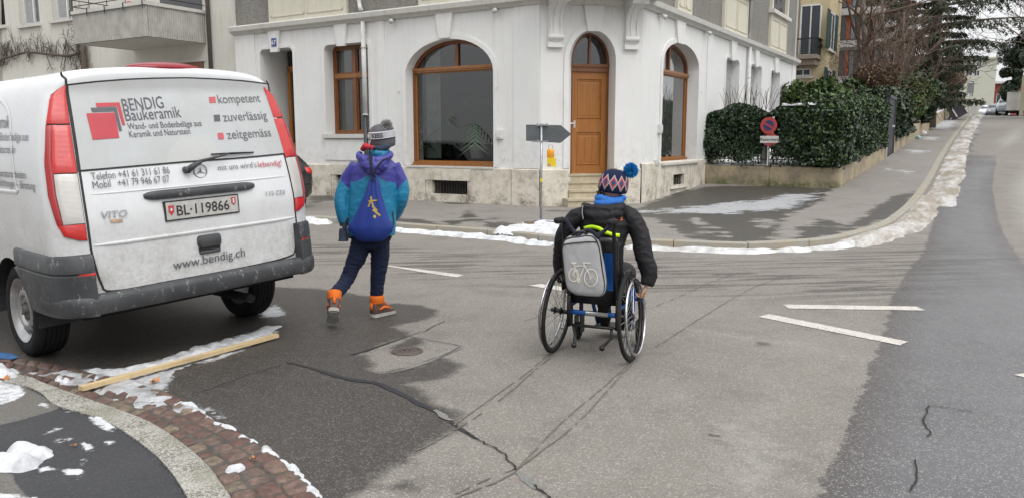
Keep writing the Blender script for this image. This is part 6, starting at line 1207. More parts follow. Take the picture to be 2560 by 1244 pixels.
def hedge(name, label, Fm, x0, x1, y0, y1, zb, zt, n, size, mt, bumpy=.12, ragged=0., core=True, cat='hedge', elong=1.3, core_z=0., skip=None, mt2=None, zfun=None):
    """a clipped hedge: solid core coloured as inner shade and leaves scattered through its outer layer"""
    zfun = zfun or (lambda x: 0.); q = Fm.o+Fm.x*(x0+x1)/2+Fm.y*(y0+y1)/2; T = thing(name, label, cat, (q[0], q[1], zb+zfun((x0+x1)/2)))
    Lx, Ly, Lz = x1-x0, y1-y0, zt-zb; areas = np.array([Lx*Lz, Lx*Lz*.15, Ly*Lz, Ly*Lz, Lx*Ly*1.0]); c = rng.choice(5, n, p=areas/areas.sum()); u_ = rng.uniform(0, 1, n); w = rng.uniform(0, 1, n); P = np.zeros((n, 3)); N_ = np.zeros((n, 3))
    for k, (ax, sg) in enumerate((('y', -1), ('y', 1), ('x', -1), ('x', 1), ('z', 1))):
        m_ = c == k
        if ax == 'y': P[m_] = np.column_stack([x0+Lx*u_[m_], np.full(m_.sum(), y0 if sg < 0 else y1), zb+Lz*w[m_]]); N_[m_] = (0, sg, .25)
        if ax == 'x': P[m_] = np.column_stack([np.full(m_.sum(), x0 if sg < 0 else x1), y0+Ly*u_[m_], zb+Lz*w[m_]]); N_[m_] = (sg, 0, .25)
        if ax == 'z': P[m_] = np.column_stack([x0+Lx*u_[m_], y0+Ly*w[m_], np.full(m_.sum(), zt)]); N_[m_] = (0, 0, 1)
    d = rng.exponential(.13, n); P -= N_*np.minimum(d, .4)[:, None]; nb = nz3(P, 1.7, 5)+.5*nz3(P, 4.5, 9); P += N_*(nb*bumpy)[:, None]
    # round the top edges
    ed = np.clip((P[:, 2]-(zt-.25))/.25, 0, 1); cy = (y0+y1)/2; P[:, 1] = cy+(P[:, 1]-cy)*(1-.30*ed**2); xe = np.clip((np.abs(P[:, 0]-(x0+x1)/2)-(Lx/2-.8))/.8, 0, 1); P[:, 2] -= xe**2*.16*(P[:, 2]-zb)
    keep = np.ones(n, bool)
    if ragged: keep &= ~((P[:, 2] < zb+ragged*(.55+.9*nz3(P*[1, 1, 0], 1.5, 3))) & (rng.uniform(0, 1, n) < .93))
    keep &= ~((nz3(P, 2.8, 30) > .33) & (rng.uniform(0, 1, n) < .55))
    if skip: keep &= ~skip(P)
    P = P[keep]; N_ = N_[keep]; P[:, 2] += np.array([zfun(x) for x in P[:, 0]]); Wd_ = P@np.stack([Fm.x, Fm.y, [0, 0, 1]])+Fm.o; Nw = N_@np.stack([Fm.x, Fm.y, [0, 0, 1]])
    leaves(T, 'foliage', Wd_, Nw, size, mt, elong)
    if mt2 is not None: kk = rng.uniform(0, 1, len(P)) < .12+.3*(P[:, 2]-zb > Lz*.85); leaves(T, 'young_foliage', Wd_[kk]+Nw[kk]*.03, Nw[kk], size*.95, mt2, elong)
    if core:
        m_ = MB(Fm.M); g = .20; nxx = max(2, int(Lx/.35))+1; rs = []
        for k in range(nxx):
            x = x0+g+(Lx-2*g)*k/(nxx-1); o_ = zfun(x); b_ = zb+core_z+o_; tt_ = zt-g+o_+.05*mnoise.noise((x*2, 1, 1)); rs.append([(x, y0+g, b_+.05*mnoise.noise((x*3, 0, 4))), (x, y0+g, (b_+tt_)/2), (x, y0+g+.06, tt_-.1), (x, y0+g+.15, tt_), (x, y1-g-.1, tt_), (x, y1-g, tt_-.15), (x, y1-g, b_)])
        m_.rings(rs); m_.build('twigs', mat('hedge_inner_shade', (.012, .015, .008), .95, .4, 14, .6, 30), T, smooth=True)  # solid dark core, stands in for the shade deep between the leaves
    m_ = MB(Fm.M); r_ = random.Random(len(label))
    for k in range(int(Lx*2.2)):
        x = x0+.15+(Lx-.3)*r_.random(); y = (y0+y1)/2+r_.gauss(0, .08); m_.tube([(x, y, zb-.05+zfun(x)), (x+r_.gauss(0, .1), y+r_.gauss(0, .08), zb+ragged+.1+zfun(x)), (x+r_.gauss(0, .15), y, zb+ragged+.5+zfun(x))], [.022, .016, .01], 5)
    m_.build('stem', M_twig, T); return T
zg0 = gz(GA)+.1+WH; hx0 = FG.px(1764, 300)[0]; zt1_ = FG.px(1850, 262, .1)[1]; xj = FG.px(2048, 300)[0]; zt2_ = FG.px(2100, 232, .1)[1]-.16
slope = lambda x: gz(FG.o+FG.x*x)-gz(GA)
sx, sz = FG.px(1922, 314, -.05)
hole = lambda P: ((P[:, 0]-sx)**2+(P[:, 2]-sz)**2 < .27**2) | ((abs(P[:, 0]-(sx+.02)) < .24) & (abs(P[:, 2]-FG.px(1925, 350)[1]) < .13)) | ((abs(P[:, 0]-(sx-.12)) < .08) & (P[:, 2] < sz))
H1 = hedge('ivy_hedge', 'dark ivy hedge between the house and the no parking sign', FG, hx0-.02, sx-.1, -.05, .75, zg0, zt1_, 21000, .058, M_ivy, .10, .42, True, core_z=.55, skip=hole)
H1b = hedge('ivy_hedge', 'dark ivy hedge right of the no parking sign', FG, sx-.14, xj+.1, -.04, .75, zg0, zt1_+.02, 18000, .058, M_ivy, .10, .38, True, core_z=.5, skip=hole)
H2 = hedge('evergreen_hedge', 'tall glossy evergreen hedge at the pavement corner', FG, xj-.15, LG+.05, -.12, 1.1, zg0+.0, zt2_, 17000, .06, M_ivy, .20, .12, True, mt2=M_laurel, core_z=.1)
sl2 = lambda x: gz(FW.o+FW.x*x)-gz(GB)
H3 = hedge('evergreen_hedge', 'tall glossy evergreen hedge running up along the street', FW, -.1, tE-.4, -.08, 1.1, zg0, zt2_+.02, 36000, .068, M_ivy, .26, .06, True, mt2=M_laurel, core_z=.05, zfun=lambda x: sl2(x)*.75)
# bare shoots above the ivy
m_ = MB(FG.M); r_ = random.Random(8)
for k in range(46): x = hx0+.4+r_.random()*1.25; L_ = r_.uniform(.25, .55); lean = r_.gauss(0, .35); m_.tube([(x, .3, zt1_-.15), (x+lean*L_*.5, .3, zt1_+L_*.5), (x+lean*L_, .28+r_.gauss(0, .05), zt1_+L_)], [.006, .005, .003], 4)
m_.build('shoots', M_twig, H1)
def snow_cap(Fm, x0, x1, y0, y1, z, zf, lab): 
    m_ = MB(Fm.M); n = int((x1-x0)/.08); rs = []
    for k in range(n+1): x = x0+(x1-x0)*k/n; a = .5+.5*mnoise.noise((x*3, 2, 7)); h = .06*max(.05, a); rs.append([(x, y0+.05*mnoise.noise((x*4, 0, 0)), z+zf(x)-.03), (x, y0+.08, z+zf(x)+h), (x, (y0+y1)/2, z+zf(x)+h*1.3), (x, y1-.08, z+zf(x)+h), (x, y1, z+zf(x)-.03)])
    m_.rings(rs); return m_.build('snow', M_snow, None, smooth=True, kind='stuff', label=lab)
snow_cap(FG, xj-.9, xj-.1, -.02, .6, zt1_-.03, lambda x: 0, 'snow lying on the ivy hedge between two tops')
# ---- no parking sign and Reserviert plate
SG = thing('no_parking_sign', 'round red and blue no parking sign with a white Reserviert plate', 'sign', tuple(FG.o+FG.x*sx-FG.y*.05+np.array([0, 0, zg0])))
M_sred = mat('faded_sign_red', (.42, .06, .06), .5, .15, 10); M_sblu = mat('sign_navy', (.03, .035, .14), .5, .2, 12); M_plw = mat('sign_white', (.60, .60, .57), .5, .12, 12)
def disc(mb, c, r, y, z=0, n=40): mb.lathe([(0, 0), (r, 0), (r, .012), (0, .012)], (c[0], y, c[1]), (0, -1, 0), n)
m_ = MB(FG.M); disc(m_, (sx, sz), .205, -.05); D1 = m_.build('disc', M_sred, SG, auto=40)
m_ = MB(FG.M)
for s_ in (-1, 1):
    pts = []; r0 = .125; off = .028; a0 = math.asin(off/r0)
    for a in np.linspace(a0, math.pi-a0, 16): pts.append((r0*math.cos(a), r0*math.sin(a)*1))
    th_ = R(-30) if s_ > 0 else R(150); pts = [(sx+x*math.cos(th_)-y*math.sin(th_), sz+x*math.sin(th_)+y*math.cos(th_)) for x, y in pts]; m_.prism(pts, -.0625, -.0665, 'y')
m_.build('blue_field', M_sblu, D1)
rx, rz = FG.px(1925, 349); m_ = MB(FG.M); disc(m_, (rx+.03, rz-.01), .165, -.035); D2 = m_.build('lower_disc', M_sred, SG, auto=40)
m_ = MB(FG.M); m_.bb(rx-.225, rx+.225, -.06, -.052, rz-.085, rz+.085); D3 = m_.build('plate', M_plw, SG); m_ = MB(); text_mb(m_, 'Reserviert', .105, FG.M @ Matrix.Translation((rx, -.0625, rz-.035)) @ Matrix.Rotation(R(90), 4, 'X'), align='CENTER', bold=.0015); m_.build('lettering', mat('sign_black', (.02, .02, .03), .5), D3, fix=False)
m_ = MB(FG.M); m_.cyl((sx, -.02, zg0-.0), (sx, -.02, sz+.15), .02, 10); m_.build('post', M_zinc, SG)
pst = MB(FG.M); a, b = FG.px(1903, 400, .3), FG.px(1916, 365, .3); pst.bb(a[0], b[0], .2, .34, zg0, b[1]); own('stone_post', pst, mat('grey_post_stone', (.30, .29, .28), .9, .2, 6, .3, world=True), 'grey stone post standing in the hedge under the Reserviert plate', 'post')
# ---- gate, posts, walls and shrubs farther up
M_gate = mat('anthracite_gate', (.045, .047, .055), .5, .2, 6)
tg = tE; z0 = gz(FW.o+FW.x*tg); m_ = MB(FW.M); m_.bb(tg+.0, tg+.55, -.02, .5, z0+.05, z0+.95); own('gate_post', m_, mat('gate_post_concrete', (.26, .25, .23), .9, .2, 5, .3, world=True), 'short concrete post beside the anthracite gate', 'post')
m_ = MB(FW.M); g1 = tg+.7; zt_ = FW.px(2240, 262)[1]; GT = thing('metal_gate', 'tall anthracite metal gate with a small white handle at the garden entrance', 'gate', tuple(FW.o+FW.x*g1+np.array([0, 0, z0+.1])))
m_.bb(g1, g1+2.0, .05, .11, z0+.2, z0+2.15); m_.build('gate_panel', M_gate, GT); m_ = MB(FW.M)
for k in range(14): m_.bb(g1+.06+k*.14, g1+.15+k*.14, .035, .05, z0+.25, z0+2.1)
m_.build('board', M_gate, GT); m_ = MB(FW.M)
for x in (g1-.05, g1+2.0): m_.bb(x, x+.08, .0, .14, z0+.05, z0+2.25)
m_.bb(g1-.05, g1+2.08, .0, .14, z0+2.15, z0+2.25); m_.build('gate_frame', M_gate, GT); m_ = MB(FW.M); m_.bb(g1+1.35, g1+1.6, -.03, .03, z0+1.18, z0+1.25); m_.build('handle', M_white, GT)
bx = MB(FW.M); bx.bb(g1-3.0, g1-.3, .3, 1.2, z0+.3, z0+1.5); bx.bb(g1-3.1, g1-.2, .2, 1.3, z0+1.5, z0+1.6); own('bin_shelter', bx, M_gate, 'dark bin shelter between the hedge and the gate', 'shelter')
wall_run('garden_wall', FW, g1+2.2, g1+14, .62, .3, 'low wall beyond the gate with dark shrubs over it', 2.6); W2 = wall_run('garden_wall', FW, g1+14.02, 62, .75, .3, 'long low wall with snow on top near the crest of the street', 4)
snow_cap(FW, g1+14, 50, .0, .3, .86+gz(GB), lambda x: gz(FW.o+FW.x*x)-gz(GB), 'snow on the low wall near the top of the street')
sw = lambda x: gz(FW.o+FW.x*x)-gz(GB)
hedge('conifer_hedge', 'dark rounded conifer hedge just beyond the gate', FW, g1+2.3, g1+7.2, -.1, 1.8, gz(GB)+.6, gz(GB)+2.3, 9000, .13, M_con, .3, .0, zfun=sw, elong=2.)
def shrub(name, label, pos, r, h, n, size, mt, cat='shrub', elong=1.6, base=0., trunk=True, top=.5, clump=9, seed=1):
    rr = np.random.default_rng(seed); T = thing(name, label, cat, (pos[0], pos[1], pos[2])); cs = []
    for k in range(clump):
        a = rr.uniform(0, 6.28); q = rr.uniform(0, .62)**.7; zc_ = base+(h-base)*rr.uniform(.18, .88); fr = (1-top*abs(zc_-base-(h-base)*.4)/(h-base)*1.4); cs.append((math.cos(a)*q*r*fr, math.sin(a)*q*r*fr, zc_, r*rr.uniform(.35, .62)*max(.35, fr)))
    cs = np.array(cs); i = rr.integers(0, clump, n); D = rr.normal(0, 1, (n, 3)); D /= np.linalg.norm(D, axis=1)[:, None]; rad = cs[i, 3]*(1-rr.exponential(.16, n).clip(0, .8)); P = cs[i, :3]+D*rad[:, None]*[1, 1, .85]; P += np.array(pos); P = P[P[:, 2] > pos[2]+.02]; D = D[:len(P)]
    leaves(T, 'foliage', P, (P-np.array(pos)-[0, 0, h*.45]), size, mt, elong); m_ = MB(); r_ = random.Random(seed)
    for k in range(7): a = r_.random()*6.28; m_.tube([pos, (pos[0]+math.cos(a)*r*.25, pos[1]+math.sin(a)*r*.25, pos[2]+h*.45), (pos[0]+math.cos(a)*r*.5, pos[1]+math.sin(a)*r*.5, pos[2]+h*.8)], [.05, .03, .01], 5)
    m_.build('trunk' if h > 3 else 'stem', M_twig, T); return T
def PT(t, px, zoff=0.):                                   # the ground point at street distance t under pixel column px
    F1 = FT(t); x = F1.px(px, 300)[0]; q = F1.o+F1.x*x; return np.array([q[0], q[1], gz(q)+zoff])
shrub('laurel_bush', 'broad light green laurel bush against the yellow house', PT(9, 2030, .4), 1.5, 2.55, 8000, .11, M_laurel, seed=3, elong=2.2)
shrub('laurel_bush', 'light green laurel bush right behind the tall hedge', PT(17, 2100, .3), 1.5, 2.7, 7000, .11, M_laurel, seed=4, elong=2.2)
shrub('brown_bush', 'dry reddish brown bush above the tall hedge', PT(17, 2150, .3), 1.8, 3.5, 9000, .065, M_brl, seed=6, elong=2.)
shrub('green_bush', 'yellowish green bush below the bare trees', PT(20, 2250, .3), 1.5, 3.3, 7000, .10, M_laurel, seed=7, elong=2.)
shrub('dark_conifer', 'dark drooping conifer bush beyond the gate', PT(24, 2290, .3), 1.7, 3.9, 9000, .13, M_con, seed=8, elong=2.6)
shrub('brown_bush', 'tall sandy brown bush near the top of the street', PT(44, 2346, .2), 1.7, 4.1, 6500, .10, M_brl, seed=9, elong=2.4)
shrub('green_bush', 'narrow green bush next to the sandy brown one', PT(50, 2375, .2), 1.1, 3.2, 1800, .16, M_laurel, seed=10)
# ---- bare trees and shrubs
M_tw2 = mat('bare_twig_brown', (.13, .088, .066), .85, .35, 6, world=True); M_tw3 = mat('grey_bark', (.15, .13, .11), .85, .35, 5, world=True)
def bare_tree(name, label, pos, h, r, seed, depth=4, kids=4, spread=.6, mt=None, stems=1, lean=(0, 0), tr=True, grav=.02, up_=.5, Lf=.45, rmin=.006):
    T = thing(name, label, 'tree' if h > 4 else 'shrub', tuple(pos)); r_ = random.Random(seed); mt_ = MB(); mb_ = MB()
    for s_ in range(stems):
        d = np.array([r_.gauss(0, .10 if stems == 1 else .35)+lean[0], r_.gauss(0, .10 if stems == 1 else .35)+lean[1], 1.]); pts = [np.array(pos)+np.array([r_.gauss(0, .15*(stems > 1)), r_.gauss(0, .15*(stems > 1)), 0])]; L = h*(.8 if stems == 1 else r_.uniform(.55, .8)); rr = [r]
        for k in range(7): d = d+np.array([r_.gauss(0, .06), r_.gauss(0, .06), .05]); d /= np.linalg.norm(d); pts.append(pts[-1]+d*L/7); rr.append(r*(1-.8*(k+1)/7))
        mt_.tube(pts, rr, 8)
        for k in range(2, 8):
            for j in range(kids if stems == 1 else max(2, kids-1)):
                a = r_.random()*6.28; dd = np.array([math.cos(a)*spread*1.4, math.sin(a)*spread*1.4, up_+r_.random()*.5]); branch(mb_, pts[k], dd, h*Lf*r_.uniform(.5, 1)*(1.1-.07*k), max(rmin*1.5, rr[k]*.5), depth-2, r_, grav, 5, .5, None, 3, .62, rmin, .16, 4)
    mt_.build('trunk', mt or M_tw3, T, smooth=True); mb_.build('branches', M_tw2, T, fix=False); return T
bare_tree('bare_tree', 'pale birch-like trunk with bare twigs behind the brown bush', PT(20, 2194, .2), 12, .24, 11, 4, 2, .5, lean=(.03, 0))
bare_tree('bare_tree', 'slender bare tree right of the pale trunk', PT(23, 2235, .2), 9, .12, 12, 4, 3, .6)
bare_tree('bare_tree', 'leaning bare tree in front of the cedar', PT(26, 2280, .2), 8, .12, 13, 4, 3, .6, lean=(-.05, .05))
bare_tree('bare_shrub', 'many stemmed bare shrub above the laurel bush', PT(19, 2158, .2), 4.6, .03, 14, 4, 3, .5, stems=5, rmin=.005)
bare_tree('bare_shrub', 'wide bare shrub reaching over the tall hedge', PT(18, 2195, .2), 6.2, .05, 15, 4, 3, .6, stems=6, rmin=.005)
bare_tree('bare_shrub', 'bare brown shrub over the gate', PT(20, 2240, .2), 5.4, .05, 16, 4, 3, .6, stems=6, rmin=.005)
bare_tree('bare_shrub', 'bare shrub between the dark conifer and the sandy bush', PT(33, 2325, .2), 5.5, .05, 17, 4, 4, .5, stems=7, rmin=.01)
bare_tree('bare_tree', 'bare tree at the top of the street left of the far block', PT(55, 2362, .2), 8, .12, 18, 4, 5, .6, rmin=.014)
bare_tree('bare_tree', 'large bare tree spreading in from the right over the street', PT(48, 2720, .2), 15, .18, 19, 4, 7, .8, rmin=.014, Lf=.5)
bare_tree('bare_tree', 'bare tree standing far right beyond the dark yew', PT(66, 2560, .2), 14, .16, 20, 4, 6, .8, rmin=.016, Lf=.5)
shrub('yew_tree', 'dark green yew crown at the right edge of the street', PT(52, 2590, .2), 3.0, 7.2, 26000, .15, M_con, 'tree', 1.6, base=1.6, seed=21, clump=16)
shrub('conifer', 'low dark conifer in front of the yew', PT(60, 2525, .2), 1.2, 4.2, 7000, .15, M_con, 'tree', 1.8, base=.6, seed=22)
# ---- cedar
def cedar(label, pos, h, seed, Lm=2.6, extra=()):
    T = thing('cedar_tree', label, 'tree', tuple(pos)); r_ = random.Random(seed); m_ = MB(); pos = np.array(pos); m_.tube([pos, pos+[0, 0, h*.35], pos+[.1, 0, h*.7], pos+[0, 0, h]], [.38, .30, .18, .04], 12); m_.build('trunk', M_bark, T, smooth=True)
    mb_ = MB(); P = []; N_ = []
    lst = [(h*(.10+.88*k/70), k*2.399+r_.gauss(0, .3), Lm*r_.uniform(.6, 1.25)*(1 if k < 50 else 1.3-.02*(k-50)), .10, -.02) for k in range(70)]+[(z, math.atan2(V[1], V[0])+da, L, up, gr) for z, da, L, up, gr in extra]
    for z, a, L, up, gr in lst:
        d = np.array([math.cos(a), math.sin(a), up+r_.gauss(0, .04)]); pts = [pos+[0, 0, z]]; n = 10
        for i in range(n): d = d+np.array([r_.gauss(0, .05), r_.gauss(0, .05), gr]); d /= np.linalg.norm(d); pts.append(pts[-1]+d*L/n)
        mb_.tube(pts, list(np.linspace(.05+.006*L, .012, n+1)), 5)
        for i in range(2, n+1):
            for s_ in (-1, 1):
                for h2 in (0, .5):
                    q = pts[i]*(1-h2)+pts[i-1]*h2; t_ = pts[i]-pts[i-1]; t_ /= np.linalg.norm(t_); sd_ = np.cross(t_, [0, 0, 1])*s_; l2 = min(1.5, L*.30)*(1.15-.75*i/n)*r_.uniform(.4, 1.2); dd = sd_*.6+t_*.6+np.array([0, 0, r_.gauss(-.35, .15)]); e = q+dd*l2; e[2] -= .15*l2; mb_.tube([q, (q+e)/2+[0, 0, .05], e], [.020, .013, .006], 4)
                    for _ in range(int(5+l2*15)): u_ = r_.uniform(.1, 1.05); P.append(q+(e-q)*u_+np.array([r_.gauss(0, .04), r_.gauss(0, .04), r_.gauss(-.06, .06)])); N_.append((r_.gauss(0, 1), r_.gauss(0, 1), .3))
    mb_.build('branches', M_bark, T, fix=False); P = np.array(P); leaves(T, 'foliage', P, np.array(N_), .07, M_con, 3.6, .4, down=.9); return T
cz = float(PT(31, 2318)[2])
cedar('tall dark cedar with long flat branches reaching right over the street', PT(31, 2322, .2), 14.5, 5, 2.3, [(8.6-cz, .0, 6.6, .28, -.035), (8.9-cz, .25, 5.6, .25, -.04), (7.6-cz, -.05, 6.0, .14, -.02), (9.8-cz, -.1, 5.5, .2, -.02), (6.6-cz, .0, 3.4, .25, -.05), (10.4-cz, 3.3, 3.5, .2, -.02)])
cedar('second dark cedar behind the bare trees left of the first', PT(29, 2240, .2), 15.0, 9, 1.9)
# ============================================================ HOUSES ALONG THE STREET
M_yel = stucco('ochre_render', (.50, .42, .26), .3); M_gshut = mat('dark_green_shutter', (.02, .05, .045), .5, .2, 6); M_stone = stucco('brown_grey_corner_stone', (.24, .20, .16), .2); M_lg = stucco('grey_concrete', (.36, .345, .335), .3); M_dglass = mat('far_dark_glass', (.05, .06, .07), .1, .2, 1)
ty = FR.px(2064, 200)[0]; FY = Frame((FR.o+FR.x*ty)[:2], V); FYs = Frame((FR.o+FR.x*ty)[:2], U); YB = thing('yellow_house', 'ochre yellow house with green shutters and an iron balcony', 'building', tuple(FY.o))
ys = FYs.px(2094, 200)[0]
m_ = MB(FY.M); m_.bb(-9, -.0, 0, ys, 0, 14); m_.build('wall', M_yel, YB); m_ = MB(FY.M); a = FY.px(1998, 60)[0]
m_.bb(a-.5, a, -.06, .0, 2, 13.9); m_.build('corner_stone', M_stone, YB)
bw = MB(FY.M); xA, zA = FY.px(1990, 150); xB, zB = FY.px(2040, 132); zbb = FY.px(2030, 146, -1.0)[1]; ztt = FY.px(2030, 97, -1.0)[1]
x0, x1 = FY.px(1975, 130, -.9)[0], FY.px(2044, 130, -.9)[0]; bw.bb(x0, x1, -.95, 0, zbb, zbb+.16); bw.bb(x0+.1, x1-.1, -.8, 0, zbb-.25, zbb); BL = bw.build('balcony', M_stone, YB, auto=30); m_ = MB(FY.M)
for x in np.arange(x0, x1, .13): m_.bb(x, x+.02, -.93, -.91, zbb+.16, ztt)
for y in np.arange(-.9, 0, .13): m_.bb(x1-.03, x1-.01, y, y+.02, zbb+.16, ztt)
m_.bb(x0, x1+.03, -.97, -.88, ztt, ztt+.05); m_.bb(x1-.05, x1+.03, -.9, 0, ztt, ztt+.05); m_.bb(x1-.04, x1+.01, -.9, 0, zbb+.5, ztt-.15); m_.build('railing', M_iron, BL)
def hole_win(Fm, par, x0, x1, z0, z1, fm, gm, name='window', sill=True, cross=True):
    m_ = MB(Fm.M); f = .07*max(1, (x1-x0)/1.2); 
    for q in ((x0, x0+f, z0, z1), (x1-f, x1, z0, z1), (x0, x1, z0, z0+f), (x0, x1, z1-f, z1)): m_.bb(q[0], q[1], -.03, .02, q[2], q[3])
    if cross: m_.bb((x0+x1)/2-f*.4, (x0+x1)/2+f*.4, -.025, .02, z0, z1)
    W_ = m_.build(name, fm, par); g = MB(Fm.M); g.bb(x0+f*.5, x1-f*.5, -.008, .01, z0+f*.5, z1-f*.5); g.build('pane', gm, W_)
    if sill: s_ = MB(Fm.M); s_.bb(x0-.1, x1+.1, -.12, .0, z0-.09, z0-.002); s_.build('sill', M_trim, W_)
    return W_
for y0_, y1_, in ((30, 128), (176, 235)):
    za = FYs.px(2078, y1_)[1]; zb_ = FYs.px(2078, y0_)[1]; xa, xb = FYs.px(2071, 80)[0], FYs.px(2085, 80)[0]; W_ = hole_win(FYs, YB, xa, xb, za, zb_, M_white, M_dglass)
    for a, b in ((xa-.62, xa-.04), (xb+.04, xb+.62)): s_ = MB(FYs.M); s_.bb(a, b, -.07, -.02, za, zb_); s_.build('shutter', M_gshut, W_)
m_ = MB(FY.M); xw_ = FY.px(2000, 60)[0]; hole_win(FY, YB, xw_, xw_+.9, zbb+.2, zbb+2.4, M_white, M_dglass, 'balcony_door', False); a = FY.px(1999, 180)[0]; hole_win(FY, YB, a-.2, a+.5, FY.px(1999, 192)[1], FY.px(1999, 172)[1], M_white, M_dglass)
TM = FW.px(2222, 200)[0]; FM = Frame((GB+U*44)[:2], V); xr_ = FM.px(2235, 100)[0]; xl_ = FM.px(2060, 100)[0]; MO = thing('grey_apartment_block', 'grey modern block with tall windows and orange curtains behind the bare trees', 'building', tuple(FM.o+FM.x*(xl_+xr_)/2))
m_ = MB(FM.M); m_.bb(xl_-6, xr_, 0, 14, 0, 22); m_.build('wall', M_lg, MO); M_oc = mat('orange_curtain', (.36, .10, .045), .8, .2, 3)
for yb_, yt_ in ((188, 125), (99, 36), (18, -45), (262, 205)):
    z0_ = FM.px(2150, yb_)[1]; z1_ = FM.px(2150, yt_)[1]; s_ = MB(FM.M); s_.bb(xl_-6.05, xr_+.2, -.35, 0, z0_-.55, z0_-.1); s_.build('floor_band', M_lg, MO)
    for pa, pb in ((2098, 2150), (2158, 2210)):
        xa, xb = FM.px(pa, 100)[0], FM.px(pb, 100)[0]; W_ = hole_win(FM, MO, xa, xb, z0_, z1_, M_iron, M_dglass, sill=False); c_ = MB(FM.M); w_ = xb-xa; curtain(c_, xa+w_*.32, xa+w_*.50, -.06, z0_+.05, z1_-.05, 5); c_.build('curtain', M_oc, W_); c_ = MB(FM.M); curtain(c_, xa+w_*.55, xa+w_*.74, -.06, z0_+.05, z1_-.05, 5); c_.build('curtain', mat('blue_grey_curtain', (.25, .28, .30), .8), W_)
FF_ = FT(120); xa, xb = FF_.px(2352, 200)[0], FF_.px(2489, 200)[0]; ztp = FF_.px(2430, 150)[1]; FB = thing('far_apartment_block', 'pale cream four storey block closing the top of the street', 'building', tuple(FF_.o+FF_.x*(xa+xb)/2+np.array([0, 0, 3.5]))); m_ = MB(FF_.M); m_.bb(xa, xb, 0, 12, 2, ztp); m_.bb(xa-.3, xb+.3, -.3, 12.3, ztp, ztp+.25); m_.build('wall', stucco('far_cream_render', (.50, .50, .42), .15), FB)
for (p0, p1, y1_, y0_) in ((2386, 2400, 155, 168), (2414, 2427, 155, 168), (2440, 2455, 155, 168), (2414, 2432, 176, 191), (2434, 2450, 176, 191), (2425, 2436, 202, 208), (2424, 2434, 230, 243), (2408, 2424, 252, 262), (2427, 2444, 252, 262)):
    a, b = FF_.px(p0, y0_), FF_.px(p1, y1_); hole_win(FF_, FB, a[0], b[0], a[1], b[1], M_white, M_dglass, sill=False, cross=True)
for p0, p1 in ((2408, 2424), (2427, 2444)):
    a, b = FF_.px(p0, 286), FF_.px(p1, 264); g = MB(FF_.M); g.bb(a[0], b[0], -.05, .0, a[1], b[1]); g.build('garage_door', mat('garage_door_paint', (.36, .35, .32), .6), FB)
FR2 = FT(128); a, b = FR2.px(2480, 200)[0], FR2.px(2510, 200)[0]; RB = thing('red_house', 'narrow strip of a red house right of the far cream block', 'building', tuple(FR2.o+FR2.x*(a+b)/2+np.array([0, 0, 3.5]))); m_ = MB(FR2.M); m_.bb(a, b+8, 0, 10, 2, FR2.px(2490, 210)[1]); m_.build('wall', mat('red_render', (.28, .075, .06), .9, .2, 1), RB); m_ = MB(FR2.M); zr = FR2.px(2490, 210)[1]; m_.bb(a-.5, b+8.5, -.6, 10.6, zr, zr+.35); m_.build('roof', M_snow, RB)
hole_win(FR2, RB, a+.8, a+1.9, zr-3.2, zr-1.6, M_white, M_dglass)
# road sign and pole near the crest
Fp = FT(62); xq_, _ = Fp.px(2426, 240); q = Fp.o+Fp.x*xq_; zq = gz(q)+.1; SP_ = thing('street_sign', 'grey square sign on a pole at the top of the street', 'sign', (q[0], q[1], zq)); m_ = MB(Fp.M); m_.cyl((xq_, 0, zq), (xq_, 0, Fp.px(2426, 208)[1]), .05, 10); m_.build('pole', M_zinc, SP_); a, b = Fp.px(2417, 234), Fp.px(2436, 209); m_ = MB(Fp.M); m_.bb(a[0], b[0], -.07, -.055, a[1], b[1]); m_.build('sign_board', mat('sign_back_grey', (.27, .28, .29), .5), SP_)
# parked cars beyond the crest, box trailer, tipped skip
CARS = 'cars parked beyond the crest of the street'
def carat(t, px, paint, label, L=4.2, Hc=1.5, van=False, away=False, dz=0.):
    q = PT(t, px); return make_car('parked_car' if not van else 'parked_van', label, (q[0], q[1], q[2]+dz), math.atan2(U[1], U[0])-math.pi/2+(0 if away else math.pi), paint, L, 1.8, Hc, van, None)
carat(84, 2468, (.50, .53, .56), 'small pale blue car left of the row below the far block')
carat(80, 2488, (.10, .11, .13), 'dark car between the pale blue car and the white van'); carat(92, 2502, (.35, .36, .38), 'silver car just left of the white van at the crest')
carat(70, 2522, (.62, .63, .65), 'white van with sloping bonnet beside the box trailer', 4.9, 2.3, True); carat(62, 2517, (.52, .58, .66), 'light blue car in front of the white van', 4.2, 1.45)
q = PT(58, 2552); Fq = Frame(q[:2], V); BT = thing('box_trailer', 'white box trailer with doors at the right edge of the street', 'trailer', tuple(q), 0); zq = q[2]; m_ = MB(Fq.M); m_.bb(-1.1, 1.5, 0, 3.6, zq+.45, zq+1.95); m_.build('box', mat('trailer_white', (.58, .58, .54), .5, .1, 2), BT); m_ = MB(Fq.M)
for x in (-1.12, .2, 1.46): m_.bb(x, x+.06, -.03, .0, zq+.45, zq+1.97)
m_.bb(-1.1, 1.5, -.02, .0, zq+1.9, zq+1.97); m_.build('door_frame', M_zinc, BT); m_ = MB(Fq.M); m_.bb(-.2, .1, -.04, 0, zq+1.15, zq+1.2); m_.build('handle', mat('rust_red', (.25, .06, .04), .6), BT); m_ = MB(Fq.M); m_.bb(-.9, 1.3, .2, 3.4, zq+.3, zq+.45); m_.build('chassis', M_seam, BT)
for x in (-1.0, 1.4): m_ = MB(Fq.M); m_.lathe([(.2, -.1), (.31, -.1), (.31, .1), (.2, .1), (0, .05)], (x, 1.8, zq+.31), (1, 0, 0), 24, cap=True); m_.build('wheel', M_tyre, BT, auto=40)
